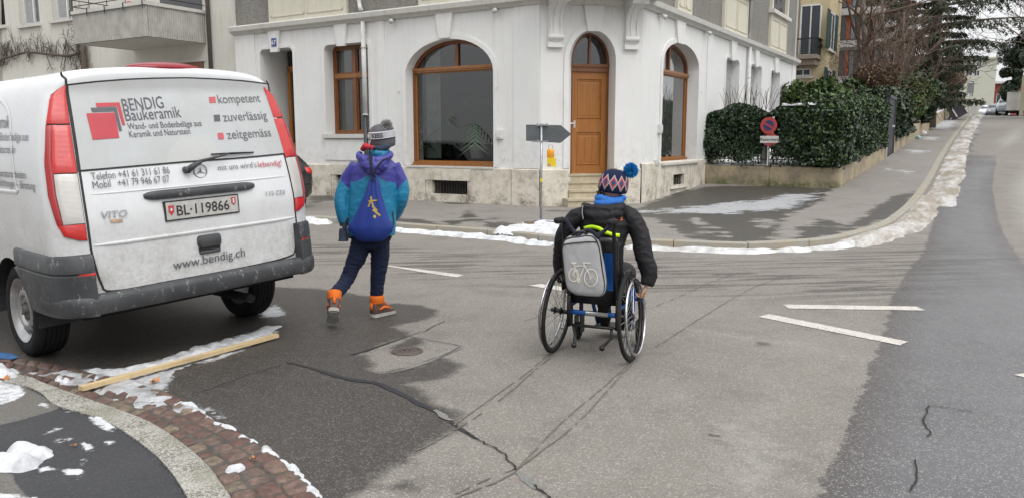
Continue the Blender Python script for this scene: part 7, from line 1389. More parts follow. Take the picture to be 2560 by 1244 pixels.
m_ = MB(Fq.M); m_.bb(-.18, .12, -.6, -.4, zq, zq+3.2); own('timber_post', m_, mat('weathered_timber', (.40, .37, .28), .8), 'pale wooden post sticking up in front of the box trailer', 'post')
q = PT(46, 2386, .1); Fs = Frame(q[:2], V); SK = thing('tipped_cart', 'dark cart tipped on its side under snow at the top of the pavement', 'cart', tuple(q)); Mt = Fs.M @ Matrix.Translation((0, 0, q[2]+.02)) @ Matrix.Rotation(R(-32), 4, 'Y')
m_ = MB(Mt); z0 = .08
m_.bb(-.05, .0, 0, 1.3, z0-.0, 1.35); m_.bb(.0, .95, 0, .05, z0, 1.3); m_.bb(.0, .95, 1.25, 1.3, z0, 1.3); m_.bb(-.05, .95, 0, 1.3, z0-.06, z0); m_.build('tub', mat('dark_cart_plastic', (.05, .045, .06), .5), SK)
m_ = MB(Mt); m_.bb(.2, .3, -.05, -.02, z0, 1.28); m_.bb(.93, 1.0, -.04, 1.33, z0-.06, 1.33); m_.build('rim_rail', mat('cream_rail', (.6, .58, .5), .5), SK); m_ = MB(Mt); m_.bb(.05, .5, .1, 1.2, z0+.005, .6); m_.build('contents', M_snow, SK)
for zz_ in (.1, 1.2): m_ = MB(Mt); m_.torus((-.16, .3, zz_+.1), .13, .04, (0, 1, 0), 20, 8); m_.build('wheel', M_tyre, SK)
# litter on the pavement up the street
for px, py, lab, c_ in ((2293, 347, 'crumpled pale teal bag on the pavement by the low wall', (.25, .42, .40)), (2308, 336, 'small white crumpled paper near the low wall', (.7, .7, .7))):
    q = GP(px, py, .1); m_ = MB(); m_.ball((q[0], q[1], q[2]+.06), (.16, .14, .10), 14, 9); v_ = m_.v[0]; m_.v[0] = v_+np.array([[mnoise.noise(tuple(a*9)), mnoise.noise(tuple(a*9+5)), mnoise.noise(tuple(a*9+9))] for a in v_])*.06; own('litter', m_, mat('litter_'+lab[:8], c_, .6), lab, 'litter', smooth=True)
# ============================================================ HOUSE BEHIND THE VIEWER, mirrored in the panes
OB = np.array([0., 0.])+np.array([-.5225, -.8526])*20; FO = Frame(OB, (-WX[0], -WX[1])); OP = thing('mirrored_house', 'cream house across the street mirrored in the shop windows', 'building', (OB[0], OB[1], 0)); m_ = MB(FO.M)
ow = [(x, x+1.1, z, z+1.7) for x in np.arange(-17, 16, 2.9) for z in (1.3, 4.3, 7.3)]
m_.sheet([(-20, 0), (20, 0), (20, 10.4), (-20, 10.4)], [[(a, c), (b, c), (b, d), (a, d)] for a, b, c, d in ow], 0, .2); m_.add([(-20, 8, 0), (20, 8, 0), (20, 8, 10.4), (-20, 8, 10.4)], [(0, 1, 2, 3)]); m_.build('wall', M_nw, OP)
m_ = MB(FO.M); m_.rings([[(x, -.6, 10.4), (x, 4, 13.5), (x, 8.6, 10.4), (x, -.6, 10.3)] for x in (-20.4, 20.4)]); m_.build('roof', mat('brown_tiles', (.13, .07, .05), .9, .3, 3), OP)
gl = MB(FO.M)
for a, b, c, d in ow: gl.add([(a, .19, c), (b, .19, c), (b, .19, d), (a, .19, d)], [(0, 1, 2, 3)])
gl.build('pane', M_dglass, OP)
# ============================================================ PEOPLE
def J(px, py, Y):                                         # the point under a pixel at depth Y (metres in front of the viewer)
    r = ray(px, py); t = Y/r[1]; return r*t+np.array([0, 0, CH])
def fuse(name, mb, vox, sm, mats, parent, wr=None, fm=None, smooth=True, **pr):
    """join overlapping lofts into one continuous surface, then fold it like cloth"""
    V_ = np.concatenate(mb.v); me = bpy.data.meshes.new('t'); me.from_pydata(V_.tolist(), [], mb.f); o = bpy.data.objects.new('t', me); COL.objects.link(o)
    a = o.modifiers.new('r', 'REMESH'); a.mode = 'VOXEL'; a.voxel_size = vox; b = o.modifiers.new('s', 'SMOOTH'); b.iterations = sm; b.factor = .6
    dg = bpy.context.evaluated_depsgraph_get(); m2 = bpy.data.meshes.new_from_object(o.evaluated_get(dg)); bpy.data.objects.remove(o); bpy.data.meshes.remove(me)
    v = np.array([q.co[:] for q in m2.vertices]); nn = np.array([q.normal[:] for q in m2.vertices]); f = [tuple(p.vertices) for p in m2.polygons]
    if wr:
        d = np.array([wr(p) for p in v]); v = v+nn*d[:, None]
    mi = [0]*len(f) if fm is None else [fm(v[list(q)].mean(0), nn[q[0]]) for q in f]
    out = MB(); out.add(v, f); out.m = mi; bpy.data.meshes.remove(m2); return out.build(name, mats, parent, smooth=smooth, fix=False, **pr)
def folds(amp, s=(7, 7, 16), seed=0., ridge=.6):
    def w(p):
        a = mnoise.noise((p[0]*s[0]+seed, p[1]*s[1], p[2]*s[2])); b = mnoise.noise((p[0]*s[0]*2.3, p[1]*s[1]*2.3+seed, p[2]*s[2]*1.9)); return amp*((1-ridge)*a+ridge*(.45-abs(b)*1.6)+.2*mnoise.noise((p[0]*60, p[1]*60, p[2]*60)))
    return w
M_skin = mat('skin', (.50, .29, .21), .5, .1, 20); M_hair = mat('dark_hair', (.03, .02, .014), .6, .3, 30); M_eye = mat('eye_white', (.7, .7, .7), .2)
def fabric(name, c, rough=.75, sc=220, b=.25, spec=.3, var=.15):
    t = NT(name); p = t.obj(); n = t.noise(p, 14, 5, .65); w = t.noise(p, sc, 2); c_ = t.mix(t.mr(n, .3, .7), tuple(x*(1-var) for x in c), tuple(x*(1+var) for x in c)); return t.done(c_, rough, 0, t.bump(w, b, .0015), spec, Sheen_Weight=.02)
M_purple = fabric('purple_shell', (.040, .038, .24), .5, spec=.5); M_teal = fabric('teal_shell', (.006, .17, .31), .5, spec=.5); M_jean = fabric('dark_denim', (.007, .011, .034), .85); M_blk2 = fabric('black_shell', (.009, .009, .011), .62, spec=.3); M_cord = fabric('dark_cord', (.015, .015, .03), .7)
M_bag = fabric('royal_blue_nylon', (.005, .026, .20), .6, spec=.5); M_gold = fabric('gold_print', (.42, .30, .06), .5); M_grey = fabric('charcoal_knit', (.10, .10, .11), .95, 90, .8); M_band = fabric('pale_grey_knit', (.42, .42, .44), .95, 90, .8); M_pom = fabric('grey_yarn', (.42, .41, .41), .95); M_redsc = fabric('red_fleece', (.42, .03, .04), .9)
M_glove = fabric('navy_glove', (.035, .05, .08), .8); M_or = fabric('orange_softshell', (.60, .13, .012), .7); M_brn = fabric('brown_boot_leather', (.10, .06, .055), .6); M_sole = fabric('grey_rubber_sole', (.33, .32, .29), .8)
def hand(mb, w, d, n, side, curl=.5, s=1., thumb_out=.6):
    """palm with four fingers and a thumb; w wrist, d along the hand, n out of the back of the hand"""
    w = np.array(w); d = np.array(d, float); d /= np.linalg.norm(d); n = np.array(n, float); n -= d*n.dot(d); n /= np.linalg.norm(n); x = np.cross(d, n)*side
    def P(a, b, c): return w+x*a*s+d*b*s+n*c*s
    mb.rings([[P(.026*k*math.cos(t)*q, b, .013*math.sin(t)*q) for t in np.linspace(0, 2*math.pi, 12, endpoint=False)] for b, k, q in ((-.03, .85, 1.05), (0, .9, 1), (.025, 1.25, 1.), (.055, 1.4, .95), (.078, 1.25, .8))])
    for i, (fx, L, c) in enumerate(((-.026, .058, 1.), (-.009, .066, .95), (.009, .062, 1.05), (.025, .048, 1.15))):
        p = [P(fx, .068, 0)]; a = 0
        for seg in (.42, .32, .26): a += curl*c*.9; p.append(p[-1]+(d*math.cos(a)-n*math.sin(a))*L*seg*s*1.15)
        mb.tube(p, [.0085*s, .008*s, .0072*s, .0058*s], 8)
    q = P(-.024, .018, -.004); t_ = -x*thumb_out+d*.75-n*.35; t_ /= np.linalg.norm(t_); mb.tube([q, q+t_*.028*s, q+t_*.026*s+(t_+d*.5)/1.3*.026*s, q+t_*.024*s+(t_*.6+d)/1.2*.046*s], [.011*s, .0095*s, .0085*s, .0062*s], 8)
def head(mb, c, r, fwd, tilt=0.):
    """skull with jaw, nose, brow and ears; fwd horizontal facing direction"""
    c = np.array(c, float); f = np.array([fwd[0], fwd[1], 0.]); f /= np.linalg.norm(f); x = np.array([f[1], -f[0], 0]); u = np.array([0, 0, 1.]); rs = []
    for z, wx, fr, bk in ((-1.28, .30, .50, .2), (-1.15, .5, .72, .45), (-.85, .68, .86, .75), (-.5, .78, .92, .92), (-.1, .84, .95, 1.02), (.3, .87, .95, 1.06), (.65, .78, .82, .95), (.92, .52, .52, .66), (1.06, .15, .15, .2)):
        rs.append([c+u*z*r+x*wx*r*math.cos(t)+f*((fr if math.sin(t) > 0 else bk)*r*math.sin(t)) for t in np.linspace(0, 2*math.pi, 20, endpoint=False)])
    mb.rings(rs); mb.tube([c+f*r*.88+u*r*.05, c+f*r*1.05-u*r*.25, c+f*r*1.12-u*r*.42, c+f*r*.85-u*r*.5], [r*.07, r*.10, r*.13, r*.08], 8)
    for s_ in (-1, 1): mb.ball(c+x*s_*r*.88-u*r*.12-f*r*.02, (r*.10, r*.16, r*.24), 10, 8); mb.ball(c+x*s_*r*.3+f*r*.86+u*r*.12, r*.13, 10, 8)
    mb.ball(c+f*r*.82-u*r*.78, (r*.26, r*.14, r*.07), 10, 6)
def pompom(name, c, r, mt, parent, n=900, L=.5, w=.0022):
    D = rng.normal(0, 1, (n, 3)); D /= np.linalg.norm(D, axis=1)[:, None]; m_ = MB(); m_.ball(c, r*.72, 16, 10); e = rng.normal(0, 1, (n, 3)); e -= D*(e*D).sum(1)[:, None]; e /= np.linalg.norm(e, axis=1)[:, None]; k = rng.uniform(.82, 1.12, n)[:, None]*r; c = np.array(c); a = c+D*r*.5; b = c+D*k+rng.normal(0, .0025, (n, 3))
    v = np.stack([a-e*w, a+e*w, b+e*w*.7, b-e*w*.7], 1).reshape(-1, 3); m_.add(v, np.arange(n*4).reshape(-1, 4)); return m_.build(name, mt, parent, fix=False)
# ---------------------------------------------------------------- the walking child
KX, KY = -1.25, 6.36; K1 = thing('person', 'child in purple and teal ski jacket walking away with a blue drawstring bag', 'person', (KX, KY, 0)); kf = np.array([math.sin(R(10)), math.cos(R(10))])
Y0 = 6.36
LL = [J(908, 592, Y0), J(893, 640, Y0-.02), J(880, 668, Y0-.03), J(864, 704, Y0-.08)]
lt = GP(831, 812); toeL = np.array([lt[0], lt[1], .012]); dvL = np.array([-.24, .79, -.56]); dvL /= np.linalg.norm(dvL)
def frameM(o, yv, zv): y = Vector(yv).normalized(); z = Vector(zv); z = (z-y*z.dot(y)).normalized(); x = y.cross(z); return Matrix(((x.x, y.x, z.x, o[0]), (x.y, y.y, z.y, o[1]), (x.z, y.z, z.z, o[2]), (0, 0, 0, 1)))
MBL = frameM(toeL-dvL*.165, dvL, (-.05, .55, .83)); LL.append(np.array(MBL @ Vector((0, -.038, .17)))); RL = [J(948, 592, Y0), J(950, 640, Y0+.03), J(946, 682, Y0+.05), J(943, 712, Y0+.06), J(941, 740, Y0+.07)]
AL = [J(886, 412, Y0+.02), J(866, 455, Y0+.02), J(854, 500, Y0), J(858, 532, Y0), J(861, 556, Y0)]; AR = [J(988, 412, Y0+.02), J(1001, 455, Y0+.02), J(1003, 496, Y0+.03), J(990, 528, Y0+.10), J(976, 548, Y0+.15)]
hc = J(957, 345, Y0+.03); m_ = MB(); head(m_, hc, .088, (.25, 1)); m_.tube([hc-[0, 0, .08], J(940, 392, Y0+.02), J(936, 420, Y0)], [.048, .05, .07], 12)
m_.rings([[J(cx, cy, Y0)+np.array([hw/306*math.cos(t), .085*math.sin(t), 0]) for t in np.linspace(0, 2*math.pi, 20, endpoint=False)] for cx, cy, hw in ((937, 400, 26), (936, 416, 45), (935, 440, 47), (933, 500, 42), (930, 560, 42), (929, 600, 44), (929, 615, 30))])
for L_, r0 in ((LL, .062), (RL, .062)): m_.tube(bez(L_, 3), list(np.linspace(r0, .033, 13)), 12)
for L_ in (AL, AR): m_.tube(bez(L_, 3), list(np.linspace(.038, .024, 13)), 10)
hand(m_, AL[-1], (0, 0, -1), (-1, -.25, 0), 1, .7, .85); hand(m_, AR[-1], (-.35, .5, -1), (1, 0, 0), -1, .3, .85)
m_.tube([RL[-1]+[0, 0, .02], RL[-1]-[0, 0, .08], RL[-1]+np.array([.06, .08, -.12])], [.032, .03, .02], 10); m_.tube([LL[-1], np.array(MBL @ Vector((0, -.04, .10))), np.array(MBL @ Vector((0, .05, .05)))], [.032, .03, .02], 10)
BD1 = fuse('body', m_, .006, 3, [M_skin], K1)
m_ = MB(); 
for s_ in (-1, 1): m_.ball(hc+np.array([s_*.027+.02, .076, .008]), .011, 10, 8)
m_.build('eye', M_eye, BD1, smooth=True)
# jacket
m_ = MB(); m_.rings([[J(cx, cy, Y0)+np.array([hw/306*math.cos(t), dp*math.sin(t), 0]) for t in np.linspace(0, 2*math.pi, 28, endpoint=False)] for cx, cy, hw, dp in ((940, 388, 26, .08), (938, 398, 40, .095), (937, 412, 54, .11), (936, 430, 60, .12), (934, 460, 61, .125), (931, 500, 60, .13), (930, 545, 61, .135), (930, 580, 60, .135), (931, 588, 58, .13))])
def sleeve(mb, L_, rr): P = bez(L_, 4); mb.tube(P, list(np.interp(np.linspace(0, 1, len(P)), np.linspace(0, 1, len(rr)), rr)), 14)
sleeve(m_, [J(893, 414, Y0)]+AL[1:], [.062, .062, .060, .058, .05]); sleeve(m_, [J(982, 414, Y0)]+AR[1:], [.062, .062, .061, .058, .05])
zc_j = [J(935, y, Y0)[2] for y in (433, 452, 476, 438)]; xj_ = J(935, 440, Y0)[0]
def jm(p, n):
    v_ = abs(p[0]-xj_); zb = np.interp(v_, [0, .12, .185, .19, .30], [zc_j[0]-.0, zc_j[1], zc_j[1]-.01, zc_j[2], zc_j[3]]); return 0 if p[2] > zb+.004*mnoise.noise(tuple(p*12)) else 1
JK1 = fuse('jacket', m_, .006, 6, [M_purple, M_teal], K1, folds(.0075, (5, 5, 9), 2., .45), jm)
m_ = MB()                                                 # hood lying on the back, collar
for k, (w_, dz, dy, rr) in enumerate(((.12, .0, -.115, .040), (.085, -.045, -.135, .042), (.04, -.085, -.14, .036))):
    c = J(940, 402, Y0); pts = [c+np.array([w_*math.sin(a)*1.05, dy*math.cos(a*.55)+.02*(1-math.cos(a)), dz+.05*(1-math.cos(a))]) for a in np.linspace(-1.9, 1.9, 13)]; m_.tube(pts, [rr*(.45+.55*math.cos(x*.75)) for x in np.linspace(-1.9, 1.9, 13)], 12)
m_.ball(J(944, 418, Y0-.12), (.085, .03, .045), 16, 10)
HD1 = fuse('hood', m_, .007, 5, [M_purple], JK1, folds(.010, (9, 9, 12), 6.))
m_ = MB(); c = J(948, 384, Y0-.01); m_.tube([c+np.array([.062*math.cos(a), .062*math.sin(a), .005*math.sin(3*a)]) for a in np.linspace(0, 2*math.pi, 20)], .032, 10); m_.ball(J(950, 388, Y0-.075), (.05, .022, .032), 12, 8); fuse('collar', m_, .006, 4, [M_teal], JK1, folds(.006, (14, 14, 14), 1.))
m_ = MB(); m_.tube([J(906, 374, Y0-.03), J(914, 365, Y0-.08), J(925, 370, Y0-.10), J(938, 368, Y0-.09)], [.020, .026, .020, .014], 10); m_.tube([J(934, 370, Y0-.05), J(950, 372, Y0-.075), J(968, 366, Y0-.05), J(978, 358, Y0+.02), J(965, 352, Y0+.09), J(940, 352, Y0+.08), J(930, 362, Y0+.0)], [.022, .026, .024, .022, .022, .022, .022], 10); fuse('scarf', m_, .005, 2, [M_redsc, M_glove], BD1, folds(.005, (20, 20, 20)), lambda p, n: 0 if p[0] < J(940, 366, Y0)[0] else 1)
# trousers
m_ = MB(); 
for L_ in (LL, RL): P = bez([L_[0]]+L_[1:], 4); m_.tube(P, list(np.interp(np.linspace(0, 1, len(P)), [0, .25, .5, .75, 1], [.088, .078, .065, .058, .053])), 14)
m_.rings([[J(928, cy, Y0)+np.array([hw/306*math.cos(t), .10*math.sin(t), 0]) for t in np.linspace(0, 2*math.pi, 20, endpoint=False)] for cy, hw in ((575, 50), (592, 52), (606, 46), (618, 28))])
fuse('trousers', m_, .007, 3, [M_jean], K1, folds(.0085, (8, 8, 24), 5., .7))
# drawstring bag: a thing of its own, carried on the back
BG = thing('drawstring_bag', 'royal blue drawstring bag with gold figure on the walking child\u2019s back', 'bag', tuple(J(928, 600, Y0-.2))); m_ = MB(); rs = []
for cx, cy, hw, dp in ((934, 437, 6, .012), (935, 441, 9, .02), (935, 447, 7, .016), (934, 456, 13, .03), (933, 475, 17, .04), (931, 500, 26, .05), (929, 530, 38, .058), (927, 552, 49, .064), (926, 566, 57, .066), (926, 573, 57, .064), (927, 585, 49, .055), (927, 596, 39, .04), (927, 602, 31, .025), (927, 604, 20, .008)):
    c = J(cx, cy, Y0-.165); dl = 1-min(1, max(0, (cy-440)/110)); rs.append([c+np.array([hw/316*math.cos(t)*(1+.10*dl*math.cos(9*t)), dp*math.sin(t)*(1+.28*dl*math.cos(9*t+1)), 0.]) for t in np.linspace(0, 2*math.pi, 54, endpoint=False)])
m_.rings(rs); BGo = m_.build('sack', M_bag, BG, smooth=True)
v = BGo.data.vertices; 
w_ = folds(.006, (12, 12, 5), 3.)
for q in v: q.co = q.co+q.normal*w_(np.array(q.co))
m_ = MB(); r_ = random.Random(2)
for k, L_ in enumerate(([(935, 441), (930, 425), (926, 405), (924, 385), (925, 368)], [(935, 441), (938, 430), (945, 415), (957, 402), (968, 396)], [(931, 443), (927, 420), (929, 395), (922, 372)])):
    P = bez([J(a, b, Y0-.19+.03*(b < 400)) for a, b in L_], 6); m_.tube(P, [.0065+.002*((i % 3) == 0) for i in range(len(P))], 7)
m_.tube([J(930, 441, Y0-.2), J(928, 452, Y0-.215), J(933, 448, Y0-.215), J(938, 455, Y0-.21)], .006, 6)
m_.tube(bez([J(978, 582, Y0-.16), J(984, 560, Y0-.12), J(982, 530, Y0-.05)], 4), .006, 6); m_.build('cord', M_cord, BG, smooth=True)
bgt = BVHTree.FromObject(BGo, bpy.context.evaluated_depsgraph_get()); Mi = WM[BG.name].inverted()
def onbag(cx, cy):
    o_ = Vector((0, 0, CH)); d_ = Vector(ray(cx, cy)).normalized(); h = bgt.ray_cast(Mi @ o_, Mi.to_3x3() @ d_); return np.array((WM[BG.name] @ h[0]))-np.array(d_)*.003 if h[0] else J(cx, cy, Y0-.23)
def bagc(x, y): return (x/2.145+760, y/2.145+260)
m_ = MB()
for a, b, w_ in (((358, 495), (362, 522), 4.5), ((345, 521), (392, 517), 3.5), ((356, 522), (346, 552), 4), ((361, 520), (372, 548), 4.5), ((366, 546), (391, 573), 5), ((369, 566), (408, 599), 5.5)):
    a = np.array(a, float); b = np.array(b, float); t_ = (b-a)/np.hypot(*(b-a)); n_ = np.array([-t_[1], t_[0]])*w_/1.0; g = []
    for u_ in np.linspace(0, 1, 7): p = a+(b-a)*u_; g.append([onbag(*bagc(*(p-n_))), onbag(*bagc(*(p+n_)))])
    m_.rings(g, False, False)
c0 = (379, 604); m_.add([onbag(*bagc(*c0))]+[onbag(*bagc(c0[0]+8.5*math.cos(t), c0[1]+8.5*math.sin(t))) for t in np.linspace(0, 2*math.pi, 16, endpoint=False)], [(0, 1+i, 1+(i+1) % 16) for i in range(16)])
m_.build('emblem', M_gold, BGo, fix=False)
# bobble hat with a lettered band
def hat(parent, c, ax, fx, prof, mats, name='knitted_hat', n=64, fm=None, rib=0.):
    ax = np.array(ax, float); ax /= np.linalg.norm(ax); f = np.array(fx, float); f -= ax*f.dot(ax); f /= np.linalg.norm(f); x = np.cross(f, ax); rs = []; mb = MB(); mi = []
    for r, z in prof: rs.append([np.array(c)+ax*z+(x*math.cos(t)+f*1.1*math.sin(t))*r*(1+rib*math.cos(t*n/2)) for t in np.linspace(0, 2*math.pi, n, endpoint=False)])
    mb.rings(rs); 
    if fm: mb.m = [fm(min(i//n, len(prof)-2), i % n) for i in range(len(mb.f))]
    return mb.build(name, mats, parent, smooth=True, fix=False), (np.array(c), ax, f, x)
hc1 = J(956, 338, Y0+.02); pr = [(.080, -.098), (.092, -.090), (.097, -.062), (.099, -.04), (.100, -.022), (.1035, -.021), (.1055, -.015), (.1055, .030), (.102, .036), (.097, .037), (.093, .052), (.080, .070), (.058, .083), (.03, .090), (.005, .092)]
H1_, (hcc, hax, hf, hx) = hat(K1, hc1, (-.10, -.10, 1), (.2, 1, 0), pr, [M_grey, M_band], n=72, fm=lambda i, j: 1 if 4 <= i <= 7 else 0, rib=.008)
m_ = MB(); 
def bandpt(x, y, z): th_ = math.atan2(-1, 0)+(x+.0)/.108+.0; return hcc+(hx*math.cos(th_)+hf*1.1*math.sin(th_))*.108+hax*(y-.009)
text_mb(m_, 'KEES', .048, None, fn=lambda x, y, z: bandpt(x-.055, y, z), bold=.0016); m_.build('lettering', mat('letter_navy_grey', (.09, .09, .11), .8), H1_, fix=False)
m_ = MB()
for z in (-.0175, .0285): m_.tube([hcc+(hx*math.cos(t)+hf*1.1*math.sin(t))*.1065+hax*z for t in np.linspace(0, 2*math.pi, 60)], .0022, 5)
m_.build('stripe', mat('white_stripe_knit', (.62, .62, .63), .9), H1_, smooth=True)
pompom('pompom', J(966, 313, Y0-.03), .046, M_pom, H1_, 1500, w=.003)
# boots
def make_boot(parent, M, k=1.02):
    M = M @ Matrix.Scale(k, 4); out = MB(M); secs = [(-.098, .026, .012, .10), (-.088, .037, .006, .15), (-.05, .041, .004, .165), (-.01, .041, .004, .150), (.03, .043, .004, .105), (.07, .046, .004, .080), (.11, .045, .006, .066), (.14, .034, .010, .052), (.154, .015, .016, .036)]
    out.rings([[(w*math.copysign(abs(math.cos(t))**.7, math.cos(t)), y, z0+.012+(z1-.012-z0)*(math.copysign(abs(math.sin(t))**.8, math.sin(t))*.5+.5)) for t in np.linspace(0, 2*math.pi, 24, endpoint=False)] for y, w, z0, z1 in secs]); B_ = out.build('boot', M_brn, parent, smooth=True)
    s = MB(M); ol = [(.037, -.092), (.043, -.05), (.040, .0), (.046, .06), (.047, .10), (.036, .14), (.0, .160), (-.036, .14), (-.047, .10), (-.046, .06), (-.040, 0), (-.043, -.05), (-.037, -.092), (0, -.106)]; ol = bez(ol, 3, True)
    s.prism([tuple(q) for q in ol], .006, .034, 'z')
    for j in range(7): y = -.085+j*.036; s.bb(-.034+.005*(j in (0, 6)), .034-.005*(j in (0, 6)), y, y+.018, -.001, .007)
    s.build('sole', M_sole, B_, auto=40); c = MB(M); c.rings([[(w*math.cos(t), y0+d*math.sin(t), z) for t in np.linspace(0, 2*math.pi, 20, endpoint=False)] for w, y0, d, z in ((.048, -.038, .060, .112), (.054, -.038, .064, .125), (.056, -.038, .065, .165), (.057, -.037, .065, .188), (.040, -.036, .048, .190))]); c.build('boot_cuff', M_or, B_, smooth=True)
    d = MB(M)
    for s_ in (-1, 1): d.tube([(s_*.041, -.05, .07), (s_*.043, .0, .085), (s_*.043, .04, .075), (s_*.038, .09, .052)], [.009, .012, .010, .005], 8)
    d.tube([(-.03, .03, .108), (0, .05, .113), (.03, .03, .108)], .007, 6); d.tube([(-.032, .06, .088), (0, .078, .088), (.032, .06, .088)], .007, 6); d.tube([(0, -.100, .07), (0, -.103, .10), (0, -.10, .13)], [.012, .014, .012], 8); d.build('boot_trim', M_or, B_, smooth=True); return B_
ra = RL[-1]; yv = Vector((.62, .80, 0)); make_boot(K1, frameM((ra[0]+.04*.62*1.1, ra[1]+.04*.8*1.1, .001), yv, (0, 0, 1)))
make_boot(K1, MBL)
# gloves: one worn, its pair held
m_ = MB(); a = AL[-1]; hand(m_, a+np.array([0, -.0, -.01]), (0, -.05, -1), (-1, -.3, 0), 1, .75, 1.2); m_.tube([a+[0, 0, .03], a+[0, 0, -.03]], [.043, .040], 14); fuse('glove', m_, .004, 2, [M_glove], BD1, folds(.003, (25, 25, 25)))
m_ = MB(); b = J(858, 580, Y0-.03); m_.tube([b+[.0, 0, .03], b, b+[0.0, 0, -.05], b+[0, 0, -.075]], [.03, .034, .038, .044], 14, sx=1.0); hand(m_, b+[.005, 0, 0.0], (.1, 0, 1), (-1, -.3, 0), 1, .3, 1.15); gl_ = MB(); GL2 = thing('spare_glove', 'dark blue glove held upside down in the walking child\u2019s left hand', 'glove', tuple(b-[0, 0, .08])); fuse('glove_shell', m_, .004, 2, [M_glove], GL2, folds(.004, (25, 25, 25)))
# ---------------------------------------------------------------- wheelchair
CC = (GP(1387, 877)[:2]+GP(1580, 901)[:2])/2; hh_ = R(23); Mc = Matrix.Translation((CC[0], CC[1], 0)) @ Matrix.Rotation(-hh_, 4, 'Z'); WC = thing('wheelchair', 'black and blue manual wheelchair with cambered spoked wheels', 'wheelchair', (CC[0], CC[1], 0), -hh_)
FB_ = Frame((CC[0], CC[1]), (math.cos(hh_), -math.sin(hh_)))
M_fr = mat('black_frame_paint', (.008, .008, .009), .4, .2, 15); M_fblu = mat('blue_frame_paint', (.008, .085, .33), .35, .15, 12, metal=.2); M_alu = mat('brushed_aluminium', (.50, .50, .51), .22, .15, 20, metal=1.); M_ctyre = mat('chair_tyre', (.012, .012, .012), .7, .3, 20, spec=.3); M_spoke = mat('steel_spoke', (.42, .42, .43), .3, .1, 20, metal=1.)
track = float(np.hypot(*(GP(1387, 877)[:2]-GP(1580, 901)[:2])))/2; RW = .303; cam_ = R(4.5)
for s_ in (-1, 1):
    Mw = Mc @ Matrix.Translation((s_*track, 0, 0)) @ Matrix.Rotation(-s_*cam_, 4, 'Y') @ Matrix.Translation((0, 0, RW)); m_ = MB(Mw); m_.torus((0, 0, 0), RW-.013, .0135, (1, 0, 0), 72, 12); WO = m_.build('wheel', M_ctyre, WC, smooth=True)
    m_ = MB(Mw); m_.lathe([(RW-.021, -.010), (RW-.036, -.009), (RW-.040, 0), (RW-.036, .009), (RW-.021, .010)], (0, 0, 0), (1, 0, 0), 72); m_.build('rim', M_fr, WO, auto=60)
    m_ = MB(Mw); m_.torus((s_*.040, 0, 0), RW-.048, .0098, (1, 0, 0), 72, 10); PRm = m_.build('push_rim', M_alu, WO, smooth=True); m_ = MB(Mw)
    for k in range(6): a = k*math.pi/3+.3; m_.cyl((0, (RW-.03)*math.cos(a), (RW-.03)*math.sin(a)), (s_*.04, (RW-.048)*math.cos(a), (RW-.048)*math.sin(a)), .004, 6)
    m_.build('rim_bracket', M_fr, PRm); m_ = MB(Mw)
    for k in range(24):
        a = k*math.pi/12; b = a+(.5 if k % 2 else -.5); m_.cyl(((-1)**(k//2)*.022, .022*math.cos(b), .022*math.sin(b)), (0, (RW-.036)*math.cos(a), (RW-.036)*math.sin(a)), .0017, 5)
    m_.build('spokes', M_spoke, WO); m_ = MB(Mw); m_.lathe([(0, -.05), (.014, -.05), (.016, -.03), (.026, -.026), (.026, -.018), (.016, -.014), (.016, .014), (.026, .018), (.026, .026), (.012, .032), (0, .034)], (0, 0, 0), (1, 0, 0), 20); m_.build('hub', M_fr, WO, auto=40)
m_ = MB(Mc); ax_ = track-.06
m_.cyl((-ax_, 0, RW-.005), (-.16, 0, RW-.005), .016, 12); m_.cyl((ax_, 0, RW-.005), (.16, 0, RW-.005), .016, 12)
bh = .175
hL = FB_.px(1395, 552, -.30); hR = FB_.px(1527, 556, -.30)
for s_, hp in ((-1, hL), (1, hR)):
    m_.tube([(s_*bh, .03, .24), (s_*bh, .0, .40), (s_*bh, -.08, .62), (s_*bh*1.0, -.14, .90), (hp[0], -.19, hp[1]-.01), (hp[0], -.22, hp[1])], .013, 10); m_.bb(s_*bh-.012, s_*bh+.012, -.02, .05, .20, .42)
m_.tube([(-.15, -.02, .215), (.15, -.02, .215)], .011, 8)
for s_ in (-1, 1): m_.tube([(s_*.14, -.02, .22), (s_*.13, .0, .14), (s_*.10, -.10, .10)], .011, 8); m_.ball((s_*.10, -.115, .095), .02, 10, 8)
CF = m_.build('frame', M_fr, WC, smooth=True)
m_ = MB(Mc); m_.cyl((-.165, 0, RW), (-.04, 0, RW), .0175, 14); m_.cyl((.10, 0, RW), (.165, 0, RW), .0175, 14)
for s_ in (-1, 1): m_.tube([(s_*.175, -.02, .44), (s_*.18, .15, .465), (s_*.185, .36, .48), (s_*.17, .46, .40), (s_*.15, .52, .22), (s_*.13, .56, .10)], .0145, 10); m_.tube([(s_*.175, .0, .34), (s_*.18, .2, .34), (s_*.18, .40, .42)], .012, 8)
m_.tube([(.18, .38, .36), (.235, .43, .34), (.245, .46, .30)], .02, 10); m_.tube([(-.18, .38, .36), (-.235, .43, .34)], .02, 10); m_.build('frame_tube', M_fblu, CF, smooth=True)
m_ = MB(Mc); m_.cyl((-.05, 0, RW), (.11, 0, RW), .0185, 14); m_.build('axle_clamp', M_alu, CF)
m_ = MB(Mc); m_.rings([[(x, .0+dy-.10*max(0, z-.45)*1.1+.02*math.cos(x*9), z) for x, dy in ((-.175, 0), (-.08, -.02), (0, -.028), (.08, -.02), (.175, 0), (.175, .02), (0, .0), (-.175, .02))] for z in (.37, .55, .68, .80, .84)]); m_.build('backrest', M_fr, WC, smooth=True)
